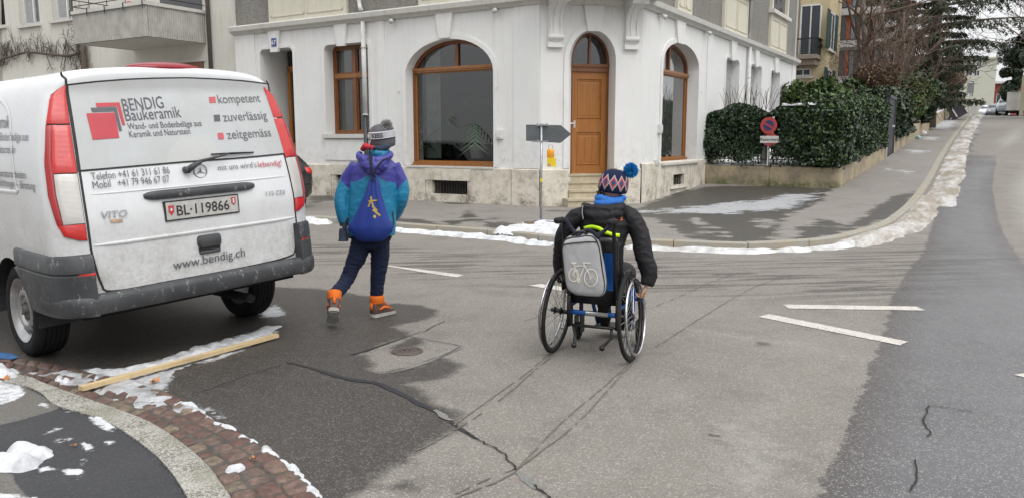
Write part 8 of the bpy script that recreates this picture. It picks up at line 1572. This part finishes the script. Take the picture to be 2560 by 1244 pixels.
m_ = MB(Mc); m_.rings([[(x, -.035-.10*max(0, z-.45)*1.1, z) for x in (.09, .15)]+[(x, -.028-.10*max(0, z-.45), z) for x in (.15, .09)] for z in (.48, .58, .74)]); m_.build('backrest_panel', M_fblu, CF)
m_ = MB(Mc); m_.bb(-.18, .18, .0, .40, .44, .475); m_.build('seat', M_fr, WC, auto=30)
for s_ in (-1, 1):
    m_ = MB(Mc); m_.tube([(s_*hL[0]*-1 if 0 else (hL if s_ < 0 else hR)[0], -.21, (hL if s_ < 0 else hR)[1]), ((hL if s_ < 0 else hR)[0], -.26, (hL if s_ < 0 else hR)[1]), ((hL if s_ < 0 else hR)[0], -.325, (hL if s_ < 0 else hR)[1]+.003)], [.019, .0205, .0195], 14); m_.ball(((hL if s_ < 0 else hR)[0], -.325, (hL if s_ < 0 else hR)[1]+.003), .0205, 12, 8); m_.build('push_handle', M_ctyre, WC, smooth=True)
    m_ = MB(Mc); x = s_*.235; m_.cyl((x, .46, .33), (x, .46, .17), .016, 10); m_.bb(x-.025, x-.018, .37, .47, .05, .19); m_.bb(x+.018, x+.025, .37, .47, .05, .19); CS = m_.build('caster', M_fr, WC, auto=40); m_ = MB(Mc); m_.torus((x, .40, .068), .050, .017, (1, 0, 0), 32, 10); m_.cyl((x-.014, .40, .068), (x+.014, .40, .068), .045, 16); m_.build('caster_wheel', M_ctyre, CS, smooth=True)
    m_ = MB(Mc); m_.tube([(s_*.205, -.05, .52), (s_*.215, .0, .60), (s_*.215, .15, .60), (s_*.21, .28, .52), (s_*.20, .32, .46)], .010, 8); m_.rings([[(s_*.212, y, z) for y, z in ((-.05, .46), (-.03, .60), (.16, .595), (.29, .50), (.31, .46))], [(s_*.217, y, z) for y, z in ((-.05, .46), (-.03, .60), (.16, .595), (.29, .50), (.31, .46))]]); m_.build('side_guard', M_fr, WC)
m_ = MB(Mc); m_.bb(-.15, .15, .50, .68, .075, .09); m_.build('footplate', M_fr, WC)
# ---------------------------------------------------------------- seated child
KL = Mc @ Vector((0, .18, .46)); K2 = thing('person', 'child in black jacket and patterned bobble hat sitting in the wheelchair', 'person', tuple(KL), -hh_)
def C(x, y, z): return np.array(Mc @ Vector((x, y, z)))
yb = 5.30
hc2 = J(1531, 462, 5.42); sh = J(1510, 520, 5.38)
tor = [(C(0, .12, .48), .165, .12), (C(.01, .10, .60), .165, .11), (C(.015, .09, .75), .165, .10), (J(1510, 600, 5.36), .160, .105), (J(1510, 558, 5.37), .172, .11), (J(1510, 534, 5.38), .135, .10), (J(1512, 512, 5.40), .09, .08)]
rt_ = np.array([math.cos(hh_*.6), -math.sin(hh_*.6), 0]); fd_ = np.array([math.sin(hh_*.6), math.cos(hh_*.6), 0])
SL = [J(1442, 542, 5.38), J(1412, 580, 5.40), J(1402, 625, 5.46), J(1400, 668, 5.54), J(1406, 700, 5.60)]; SR = [J(1571, 540, 5.36), J(1598, 580, 5.32), J(1609, 635, 5.28), J(1623, 680, 5.26), J(1616, 712, 5.24)]
def bodyrings(mb, k=1., dk=1.): mb.rings([[c+rt_*w*k*math.cos(t)+fd_*d*dk*math.sin(t) for t in np.linspace(0, 2*math.pi, 24, endpoint=False)] for c, w, d in tor])
th_l = [C(-.08, .12, .53), C(-.10, .35, .545), C(-.10, .50, .51)]; th_r = [C(.08, .12, .53), C(.10, .35, .545), C(.10, .50, .51)]; sk_l = [C(-.10, .50, .50), C(-.09, .56, .30), C(-.08, .57, .13)]; sk_r = [C(.10, .50, .50), C(.09, .56, .30), C(.08, .57, .13)]
m_ = MB(); head(m_, hc2, .088, (.3, .95)); m_.tube([hc2-[0, 0, .07], J(1520, 502, 5.41), J(1513, 525, 5.39)], [.046, .048, .06], 12); bodyrings(m_, .78, .78)
for L_ in (th_l, th_r): m_.tube(bez(L_, 4), .055, 12)
for L_ in (sk_l, sk_r): m_.tube(bez(L_, 4), list(np.linspace(.046, .032, 9)), 12)
for a in (sk_l[-1], sk_r[-1]): m_.tube([a, a-[0, 0, .02], a+fd_*.12-[0, 0, .03]], [.032, .034, .022], 10)
for L_ in (SL, SR): m_.tube(bez(L_, 3), list(np.linspace(.038, .024, 13)), 10)
hand(m_, SR[-1], (-.12, .35, -1), (1, -.3, .2), -1, .75, .95); hand(m_, SL[-1], (.1, .3, -1), (-1, -.2, .2), 1, .75, .95)
B2 = fuse('body', m_, .005, 2, [M_skin], K2); m_ = MB()
for s_ in (-1, 1): m_.ball(hc2+np.array([s_*.027+.025, .078, .008]), .011, 10, 8)
m_.build('eye', M_eye, B2, smooth=True)
m_ = MB(); bodyrings(m_, 1.0, 1.05)
def sl2_(L_, rr): P = bez(L_, 4); m_.tube(P, list(np.interp(np.linspace(0, 1, len(P)), np.linspace(0, 1, len(rr)), rr)), 14)
sl2_([J(1462, 540, 5.38)]+SL, [.055, .062, .058, .055, .050, .043]); sl2_([J(1548, 538, 5.38)]+SR, [.062, .071, .067, .066, .060, .046])
m_.ball(J(1450, 540, 5.38), (.058, .062, .052), 14, 10); m_.ball(J(1564, 540, 5.37), (.058, .062, .052), 14, 10)
JK2 = fuse('jacket', m_, .007, 4, [M_blk2], K2, folds(.0095, (6, 6, 11), 9., .6))
m_ = MB(); c = J(1510, 522, 5.35)
for w_, dz, dy, rr in ((.115, .005, -.07, .038), (.10, -.035, -.09, .04), (.06, -.075, -.095, .036)): m_.tube([c+rt_*w_*math.sin(a)*1.15+fd_*(dy*math.cos(a*.6))+np.array([0, 0, dz+.035*(1-math.cos(a))-.01]) for a in np.linspace(-1.8, 1.8, 13)], [rr*(.5+.5*math.cos(x*.8)) for x in np.linspace(-1.8, 1.8, 13)], 12)
fuse('hood', m_, .007, 5, [M_blk2], JK2, folds(.010, (9, 9, 12), 4.))
m_ = MB(); c = J(1522, 497, 5.41); m_.tube([c+np.array([.075*math.cos(a), .07*math.sin(a), .010*math.sin(2*a+1)]) for a in np.linspace(0, 2*math.pi, 22)], .027, 10); m_.tube([c+np.array([.085*math.cos(a), -.01+.075*math.sin(a), -.022-.006*math.sin(2*a)]) for a in np.linspace(0, 2*math.pi, 22)], .022, 10); m_.ball(J(1556, 495, 5.38), (.03, .03, .022), 10, 8)
fuse('scarf', m_, .006, 3, [fabric('blue_fleece', (.035, .16, .50), .9)], B2, folds(.006, (16, 16, 10), 8.))
m_ = MB(); m_.tube([J(1455, 566, 5.23), J(1462, 560, 5.23), J(1472, 590, 5.24)] if 0 else [J(1457, 513, 5.24), J(1455, 530, 5.235), J(1458, 548, 5.235)], .004, 5); m_.build('piping', mat('grey_piping', (.3, .3, .3), .5), JK2)
def onto(obj, parent):
    bt = BVHTree.FromObject(obj, bpy.context.evaluated_depsgraph_get()); Mi_ = WM[parent.name].inverted(); Mw_ = WM[parent.name]
    def g(cx, cy, off=.004):
        d_ = Vector(ray(cx, cy)).normalized(); h = bt.ray_cast(Mi_ @ Vector((0, 0, CH)), Mi_.to_3x3() @ d_); return np.array(Mw_ @ h[0])-np.array(d_)*off if h[0] else J(cx, cy, 5.2)
    return g
oj = onto(JK2, K2)
m_ = MB(); m_.add([oj(1540, 547), oj(1546, 541), oj(1551, 540), oj(1557, 547)], [(0, 1, 2, 3)]); m_.add([oj(1541, 551), oj(1541, 548.5), oj(1557, 548.5), oj(1557, 551)], [(0, 1, 2, 3)]); m_.build('orange_label', M_or, JK2, fix=False)
m_ = MB(); hv = fabric('neon_yellow_band', (.55, .85, .02), .5)
def strip(mb, P, w):                                      # band following the back: P list of pixels
    g = []
    for k, (a, b) in enumerate(P):
        p, q = P[max(k-1, 0)], P[min(k+1, len(P)-1)]; t_ = np.array([q[0]-p[0], q[1]-p[1]], float); t_ /= np.hypot(*t_); n_ = np.array([-t_[1], t_[0]])*w/2; A = oj(a+n_[0], b+n_[1], .03); B_ = oj(a-n_[0], b-n_[1], .03); g.append([A, B_, B_+fd_*.012, A+fd_*.012])
    mb.rings(g)
strip(m_, [tuple(q) for q in bez([(1460, 571), (1478, 567), (1497, 571), (1510, 579), (1530, 586), (1549, 589)], 3)], 9); m_.build('safety_band', hv, JK2, smooth=True, fix=False)
m_ = MB(); 
for L_, k in ((th_l, 1), (th_r, 1)): m_.tube(bez(L_, 4), [.078]*9, 14)
for L_ in (sk_l, sk_r): m_.tube(bez(L_, 4), list(np.linspace(.064, .052, 9)), 14)
m_.rings([[c+rt_*w*math.cos(t)+fd_*.12*math.sin(t) for t in np.linspace(0, 2*math.pi, 20, endpoint=False)] for c, w in ((C(0, .10, .475), .13), (C(0, .11, .52), .15), (C(0, .11, .60), .15))]); fuse('trousers', m_, .007, 3, [M_blk2], K2, folds(.007, (9, 9, 16), 1.))
for s_, a in ((-1, sk_l[-1]), (1, sk_r[-1])):
    m_ = MB(); m_.tube([a+[0, 0, .04], a-[0, 0, .005], a-fd_*.01-[0, 0, .025]], [.045, .046, .04], 12); m_.tube([a-fd_*.04-[0, 0, .02], a+fd_*.03-[0, 0, .012], a+fd_*.10-[0, 0, .018], a+fd_*.15-[0, 0, .022]], [.032, .038, .032, .02], 12); fuse('shoe', m_, .006, 2, [M_blk2], K2)
# hat with a zigzag pattern
c2 = J(1534, 462, 5.42); ax2 = np.array([.13, -.05, 1.]); pr2 = [(.090, -.052), (.098, -.045), (.103, -.02), (.104, .01), (.100, .04), (.088, .07), (.066, .092), (.038, .105), (.004, .110)]
tk = NT('nordic_knit'); tc = tk.n.new('ShaderNodeUVMap'); uvx = tk.xyz(tc.outputs[0]); u_, v_ = uvx[0], uvx[1]
tri = tk.m('ABSOLUTE', tk.m('SUBTRACT', tk.m('FRACT', tk.m('MULTIPLY', u_, 11.)), .5)); dia = tk.m('ABSOLUTE', tk.m('SUBTRACT', v_, .5)); zg = tk.m('ADD', tk.m('MULTIPLY', tri, .52), dia); stitch = tk.m('MULTIPLY', tk.m('SUBTRACT', tk.noise(tk.map(tc.outputs[0], (160, 60, 1)), 1, 2), .5), .14); zg = tk.m('ADD', zg, stitch)
blue = tk.m('LESS_THAN', zg, .085); red = tk.m('MULTIPLY', tk.m('GREATER_THAN', zg, .13), tk.m('LESS_THAN', zg, .235)); wht = tk.m('MULTIPLY', tk.m('GREATER_THAN', zg, .235), tk.m('LESS_THAN', zg, .30)); core_ = tk.m('MULTIPLY', tk.m('GREATER_THAN', zg, .085), tk.m('LESS_THAN', zg, .13))
c_ = tk.mix(blue, (.012, .018, .05), (.02, .09, .30)); c_ = tk.mix(red, c_, (.38, .10, .10)); c_ = tk.mix(core_, c_, (.02, .03, .09)); c_ = tk.mix(wht, c_, (.42, .36, .36)); M_nord = tk.done(c_, .95, 0, tk.bump(tk.noise(tk.obj(), 160, 3), .9, .003), .2)
HT2, (hcc2, hax2, hf2, hx2) = hat(K2, c2, ax2, (.3, 1, 0), pr2, [M_nord], n=80, rib=.006)
uvl = HT2.data.uv_layers.new(name='UVMap'); n_ = 80; nr2 = len(pr2)
arcs = np.concatenate([[0], np.cumsum([math.hypot(pr2[i+1][0]-pr2[i][0], pr2[i+1][1]-pr2[i][1]) for i in range(nr2-1)])]); arcs /= arcs[-1]
for p in HT2.data.polygons:
    idx = list(p.vertices)
    for li, vi in zip(p.loop_indices, idx):
        uu = (vi % n_)/n_; 
        if max(i % n_ for i in idx) == n_-1 and min(i % n_ for i in idx) == 0 and vi % n_ == 0: uu = 1.
        uvl.data[li].uv = (uu, arcs[min(vi//n_, nr2-1)]*1.15+.10)
m_ = MB(); fc = J(1500, 475, 5.36); rg = random.Random(5)
for k in range(26): a = J(1503+rg.gauss(0, 4), 474+rg.gauss(0, 4), 5.40); m_.tube([a, a+np.array([rg.gauss(-.012, .008), rg.gauss(-.01, .01), -.012]), a+np.array([rg.gauss(-.008, .01), rg.gauss(-.01, .01), -.035])], .003, 4)
m_.build('hair', M_hair, B2); pompom('pompom', J(1577, 426, 5.40), .050, fabric('bright_blue_yarn', (.012, .22, .52), .95), HT2, 1600, w=.003)
# ---------------------------------------------------------------- backpack on the chair
BK = thing('backpack', 'light grey backpack with a white bicycle print hanging on the wheelchair', 'backpack', tuple(J(1470, 745, 5.0))); c4 = [J(a, b, 5.02) for a, b in ((1405, 592), (1497, 582), (1520, 738), (1418, 728))]
tl, tr_, brr, bl_ = c4; M_pack = fabric('light_grey_canvas', (.32, .32, .33), .8, 150, .5, var=.1); nb = fd_
def pk(u_, v_, d): return (tl*(1-u_)+tr_*u_)*(1-v_)+(bl_*(1-u_)+brr*u_)*v_-fd_*d
def sq(n=40, k=.16, g=1.):                                # rounded square parameter loop
    out = []
    for t in np.linspace(0, 2*math.pi, n, endpoint=False): c, s = math.cos(t), math.sin(t); e = .42; out.append((.5+.5*g*abs(c)**e*np.sign(c), .5+.5*g*abs(s)**e*np.sign(s)))
    return out
m_ = MB(); m_.rings([[pk(a, b*(1-.0)+(.02 if b > .5 else 0), d) for a, b in sq(48, g=g)] for d, g in ((-.07, .90), (-.06, .97), (-.02, 1.0), (.03, 1.), (.055, .975), (.07, .93), (.078, .80), (.082, .5), (.083, .1))]); PK = m_.build('pack_body', M_pack, BK, smooth=True)
w_ = folds(.012, (7, 7, 6), 12., .6)
for q in PK.data.vertices: q.co = q.co+q.normal*w_(np.array(q.co))*.8
m_ = MB(); m_.tube([pk(a, b, .062) for a, b in sq(48, g=.985)]+[pk(*sq(48, g=.985)[0], .062)], .0042, 6); m_.tube([pk(a, b, -.03) for a, b in sq(48, g=1.)]+[pk(*sq(48)[0], -.03)], .0042, 6); m_.tube([pk(.03, .12, .073), pk(.3, .10, .085), pk(.7, .10, .085), pk(.97, .12, .073)], .004, 6); m_.build('piping', M_fr, PK, smooth=True)
m_ = MB(); m_.tube([pk(.3, .0, .03), pk(.4, -.06, .03), pk(.6, -.06, .03), pk(.7, .0, .03)], .009, 8); m_.build('carry_loop', M_fr, BK, smooth=True)
m_ = MB()
for P in ([J(1412, 548, 5.02), J(1432, 575, 5.02), J(1447, 590, 4.99)], [J(1526, 562, 5.0), J(1510, 578, 5.0), J(1490, 590, 4.99)], [J(1440, 592, 4.98), J(1470, 575, 5.0), J(1500, 596, 4.98)]): m_.tube(bez(P, 5), .013, 8, sx=.35)
m_.build('strap', M_cord, BK, smooth=True)
opk = onto(PK, BK)
def bc(x, y): return (x/2.303+1320, y/2.303+380)
m_ = MB()
def pline(P, w, closed=False):
    P = [np.array(p, float) for p in P]; P = resamp(np.array(P+([P[0]] if closed else [])), step=3.); g = []
    for k in range(len(P)): t_ = P[min(k+1, len(P)-1)]-P[max(k-1, 0)]; t_ /= np.hypot(*t_)+1e-9; n_ = np.array([-t_[1], t_[0]])*w/2; g.append([opk(*bc(*(P[k]-n_)), .006), opk(*bc(*(P[k]+n_)), .006)])
    m_.rings(g, False, False)
for cx, cy, rx, ry in ((263, 705, 27, 38), (362, 722, 37, 50)):
    pline([(cx+rx*math.cos(t), cy+ry*math.sin(t)) for t in np.linspace(0, 2*math.pi, 40)], 6)
    for k in range(7): a = k*math.pi/7+.2; pline([(cx-rx*math.cos(a), cy-ry*math.sin(a)), (cx+rx*math.cos(a), cy+ry*math.sin(a))], 1.3)
for a, b, w_ in (((263, 705), (270, 652), 5), ((263, 640), (292, 735), 6), ((270, 655), (322, 652), 6), ((292, 735), (325, 655), 6), ((263, 705), (292, 735), 5), ((318, 635), (362, 722), 6), ((318, 635), (360, 637), 7), ((250, 637), (278, 637), 10), ((292, 735), (288, 752), 6)): pline([a, b], w_)
pline([(292+9*math.cos(t), 735+10*math.sin(t)) for t in np.linspace(0, 6.28, 14)], 4); m_.build('bicycle_print', fabric('cream_print', (.60, .57, .50), .7), PK, fix=False)
# ============================================================ ARROW SIGN WITH LAMP
sb_ = GP(1352, 560, .1); Ys = sb_[1]; Fz = Frame(sb_[:2], (1, 0)); SGN = thing('arrow_sign_post', 'grey back of an arrow sign on a galvanised post with folding feet', 'sign', tuple(sb_)); M_galv = mat('galvanised_steel', (.36, .37, .38), .4, .2, 12, metal=.7); M_sback = mat('dark_grey_sign_back', (.085, .095, .10), .5, .15, 5)
ps = [Fz.px(*q) for q in ((1315, 312), (1402, 313.5), (1428, 336), (1401, 358), (1315, 352.5))]; m_ = MB(Fz.M); m_.prism(ps, -.02, -.035, 'y'); BRD = m_.build('sign_board', M_sback, SGN)
ztop = Fz.px(1352, 309)[1]; m_ = MB(Fz.M); m_.cyl((0, -.05, sb_[2]-.02), (0, -.05, ztop), .020, 14); m_.build('post', M_galv, SGN, smooth=True); m_ = MB(Fz.M)
for py in (313, 354):
    z = Fz.px(1352, py)[1]; m_.bb(-.16 if py > 330 else -.06, .11, -.075, -.036, z-.012, z+.012); m_.cyl((-.07, -.08, z-.02), (-.07, -.08, z+.03), .008, 8); m_.cyl((.09, -.08, z-.02), (.09, -.08, z+.03), .008, 8)
m_.build('clamp', M_galv, SGN); m_ = MB(Fz.M); z = sb_[2]
m_.tube([(0, -.05, z+.08), (-.14, -.45, z+.02)], .022, 6); m_.tube([(0, -.05, z+.07), (.35, .12, z+.02)], .02, 6); m_.tube([(0, -.05, z+.07), (-.25, .25, z+.02)], .02, 6); m_.build('foot', M_galv, SGN)
m_ = MB(Fz.M); zy = Fz.px(1352, 450)[1]; m_.cyl((0, -.05, zy-.03), (0, -.05, zy+.03), .0215, 14); m_.build('tape', mat('yellow_tape', (.62, .50, .03), .5), SGN)
LX, LZ = Fz.px(1376, 390); LMP = thing('warning_lamp', 'yellow site lamp hanging from the arrow sign by a ring', 'lamp', tuple(Fz.o+Fz.x*LX-Fz.y*.06+np.array([0, 0, Fz.px(1376, 417)[1]])))
def lz(y): return Fz.px(1376, y)[1]
m_ = MB(Fz.M); m_.rings([[(LX+hw*c_[0], -.06+d*c_[1], lz(y)) for c_ in sq_] for y, hw, d in ((395, .055, .035), (394, .06, .04), (377, .06, .04), (373, .045, .03), (372, .03, .02)) for sq_ in [[(math.cos(t), math.sin(t)) for t in np.linspace(0, 2*math.pi, 20, endpoint=False)]]]); m_.build('lens', mat('amber_lens', (.70, .30, .02), .25, .15, 20), LMP, smooth=True)
m_ = MB(Fz.M); m_.bb(LX-.055, LX+.085, -.10, -.02, lz(417), lz(396)); m_.bb(LX-.05, LX+.05, -.095, -.03, lz(396), lz(394)); LB = m_.build('battery_case', mat('yellow_plastic', (.68, .50, .015), .4, .1, 10), LMP); m_ = MB(Fz.M); m_.bb(LX-.05, LX-.0, -.102, -.10, lz(416), lz(409)); m_.build('label', mat('lamp_label', (.45, .25, .2), .5, .4, 60), LB)
m_ = MB(Fz.M); zc_ = (lz(363)+lz(372))/2; m_.torus((LX, -.06, zc_), .035, .004, (0, 1, .2), 24, 6); m_.build('ring', M_galv, LMP, smooth=True)
m_ = MB(); q = GP(1326, 567, .1); m_.box((q[0]-.02, q[1], q[2]+.045), (.16, .12, .09)); m_.box((q[0]-.16, q[1]-.02, q[2]+.025), (.16, .10, .05)); own('timber_block', m_, wood('old_timber', (.13, .09, .05), (.20, .15, .085)), 'two offcut wooden blocks in the snow at the foot of the arrow sign', 'wood block')
# ============================================================ BATTEN AND LEAVES
a = GP(203, 990)[:2]; b = GP(693, 846)[:2]; e = (b-a)/np.hypot(*(b-a)); n_ = np.array([-e[1], e[0]]); m_ = MB(); w = .021
def bt(u_, o_, z): q = a+(b-a)*u_+n_*o_; return (q[0], q[1], z)
m_.rings([[bt(u_, -w, z0), bt(u_, w, z0), bt(u_, w, z0+.027), bt(u_, -w, z0+.027)] for u_, z0 in ((0, .036), (.5, .022), (1, .014))]); t = NT('pale_pine'); p = t.pos(); q = t.map(p, (2, 40, 40), (0, 0, -math.atan2(e[1], e[0]))); q = t.map(p, (1, 1, 1), (0, 0, -math.atan2(e[1], e[0]))); g = t.noise(t.map(q, (1.2, 45, 45)), 1.5, 5, .6); c_ = t.mix(t.mr(g, .3, .7), (.50, .36, .18), (.66, .52, .31)); c_ = t.mix(t.mr(t.noise(q, 7, 4), .64, .70, 0, .7), c_, (.25, .13, .05)); c_ = t.mix(t.mr(t.noise(p, 5, 6, .75), .45, .7, 0, .55), c_, (.24, .19, .12)); M_pine = t.done(c_, .65, 0, t.bump(g, .3, .002))
own('wooden_batten', m_, M_pine, 'long pale wooden batten lying across the gutter in the snow', 'batten')
M_dl = mat('dry_maple_leaf', (.42, .17, .045), .7, .3, 30)
def dry_leaf(px, py, s, rz, z, lab):
    q = GP(px, py, z); pts = []
    for k in range(30): t_ = 2*math.pi*k/30; r_ = s*(.62+.38*abs(math.cos(2.5*t_))**1.5)*(1 if math.sin(t_) > -.9 else .5); pts.append((q[0]+r_*math.cos(t_+rz), q[1]+r_*math.sin(t_+rz), q[2]+.012+.25*s*math.sin(t_*2+rz)+.15*s*math.cos(t_*5)))
    m_ = MB(); m_.add([(q[0], q[1], q[2]+.006)]+pts, [(0, 1+i, 1+(i+1) % 30) for i in range(30)]); m_.tube([(q[0], q[1], q[2]+.008), (q[0]-s*1.4*math.cos(rz), q[1]-s*1.4*math.sin(rz), q[2]+.012)], .0015, 4); own('dry_leaf', m_, M_dl, lab, 'leaf', fix=False)
dry_leaf(388, 954, .035, 1.1, .01, 'curled orange leaf on the slush below the batten'); dry_leaf(8, 948, .040, .3, .05, 'orange brown leaf on the snow at the left edge'); dry_leaf(633, 1148, .016, 2, .03, 'tiny orange leaf on the reddish setts'); dry_leaf(186, 1116, .012, .5, .05, 'tiny brown leaf scrap among the snow specks on the black pavement')
m_ = MB(); q0 = [GP(*q) for q in ((-20, 888), (28, 892), (48, 902), (30, 908), (-20, 904))]; m_.add([(x, y, .0295) for x, y, z in q0], [tuple(range(5))]); m_.build('blue_paint_mark', mat('blue_paint', (.03, .12, .30), .6, .3, 20), fix=False, kind='structure', label='blue paint mark on the setts beside the van wheel')
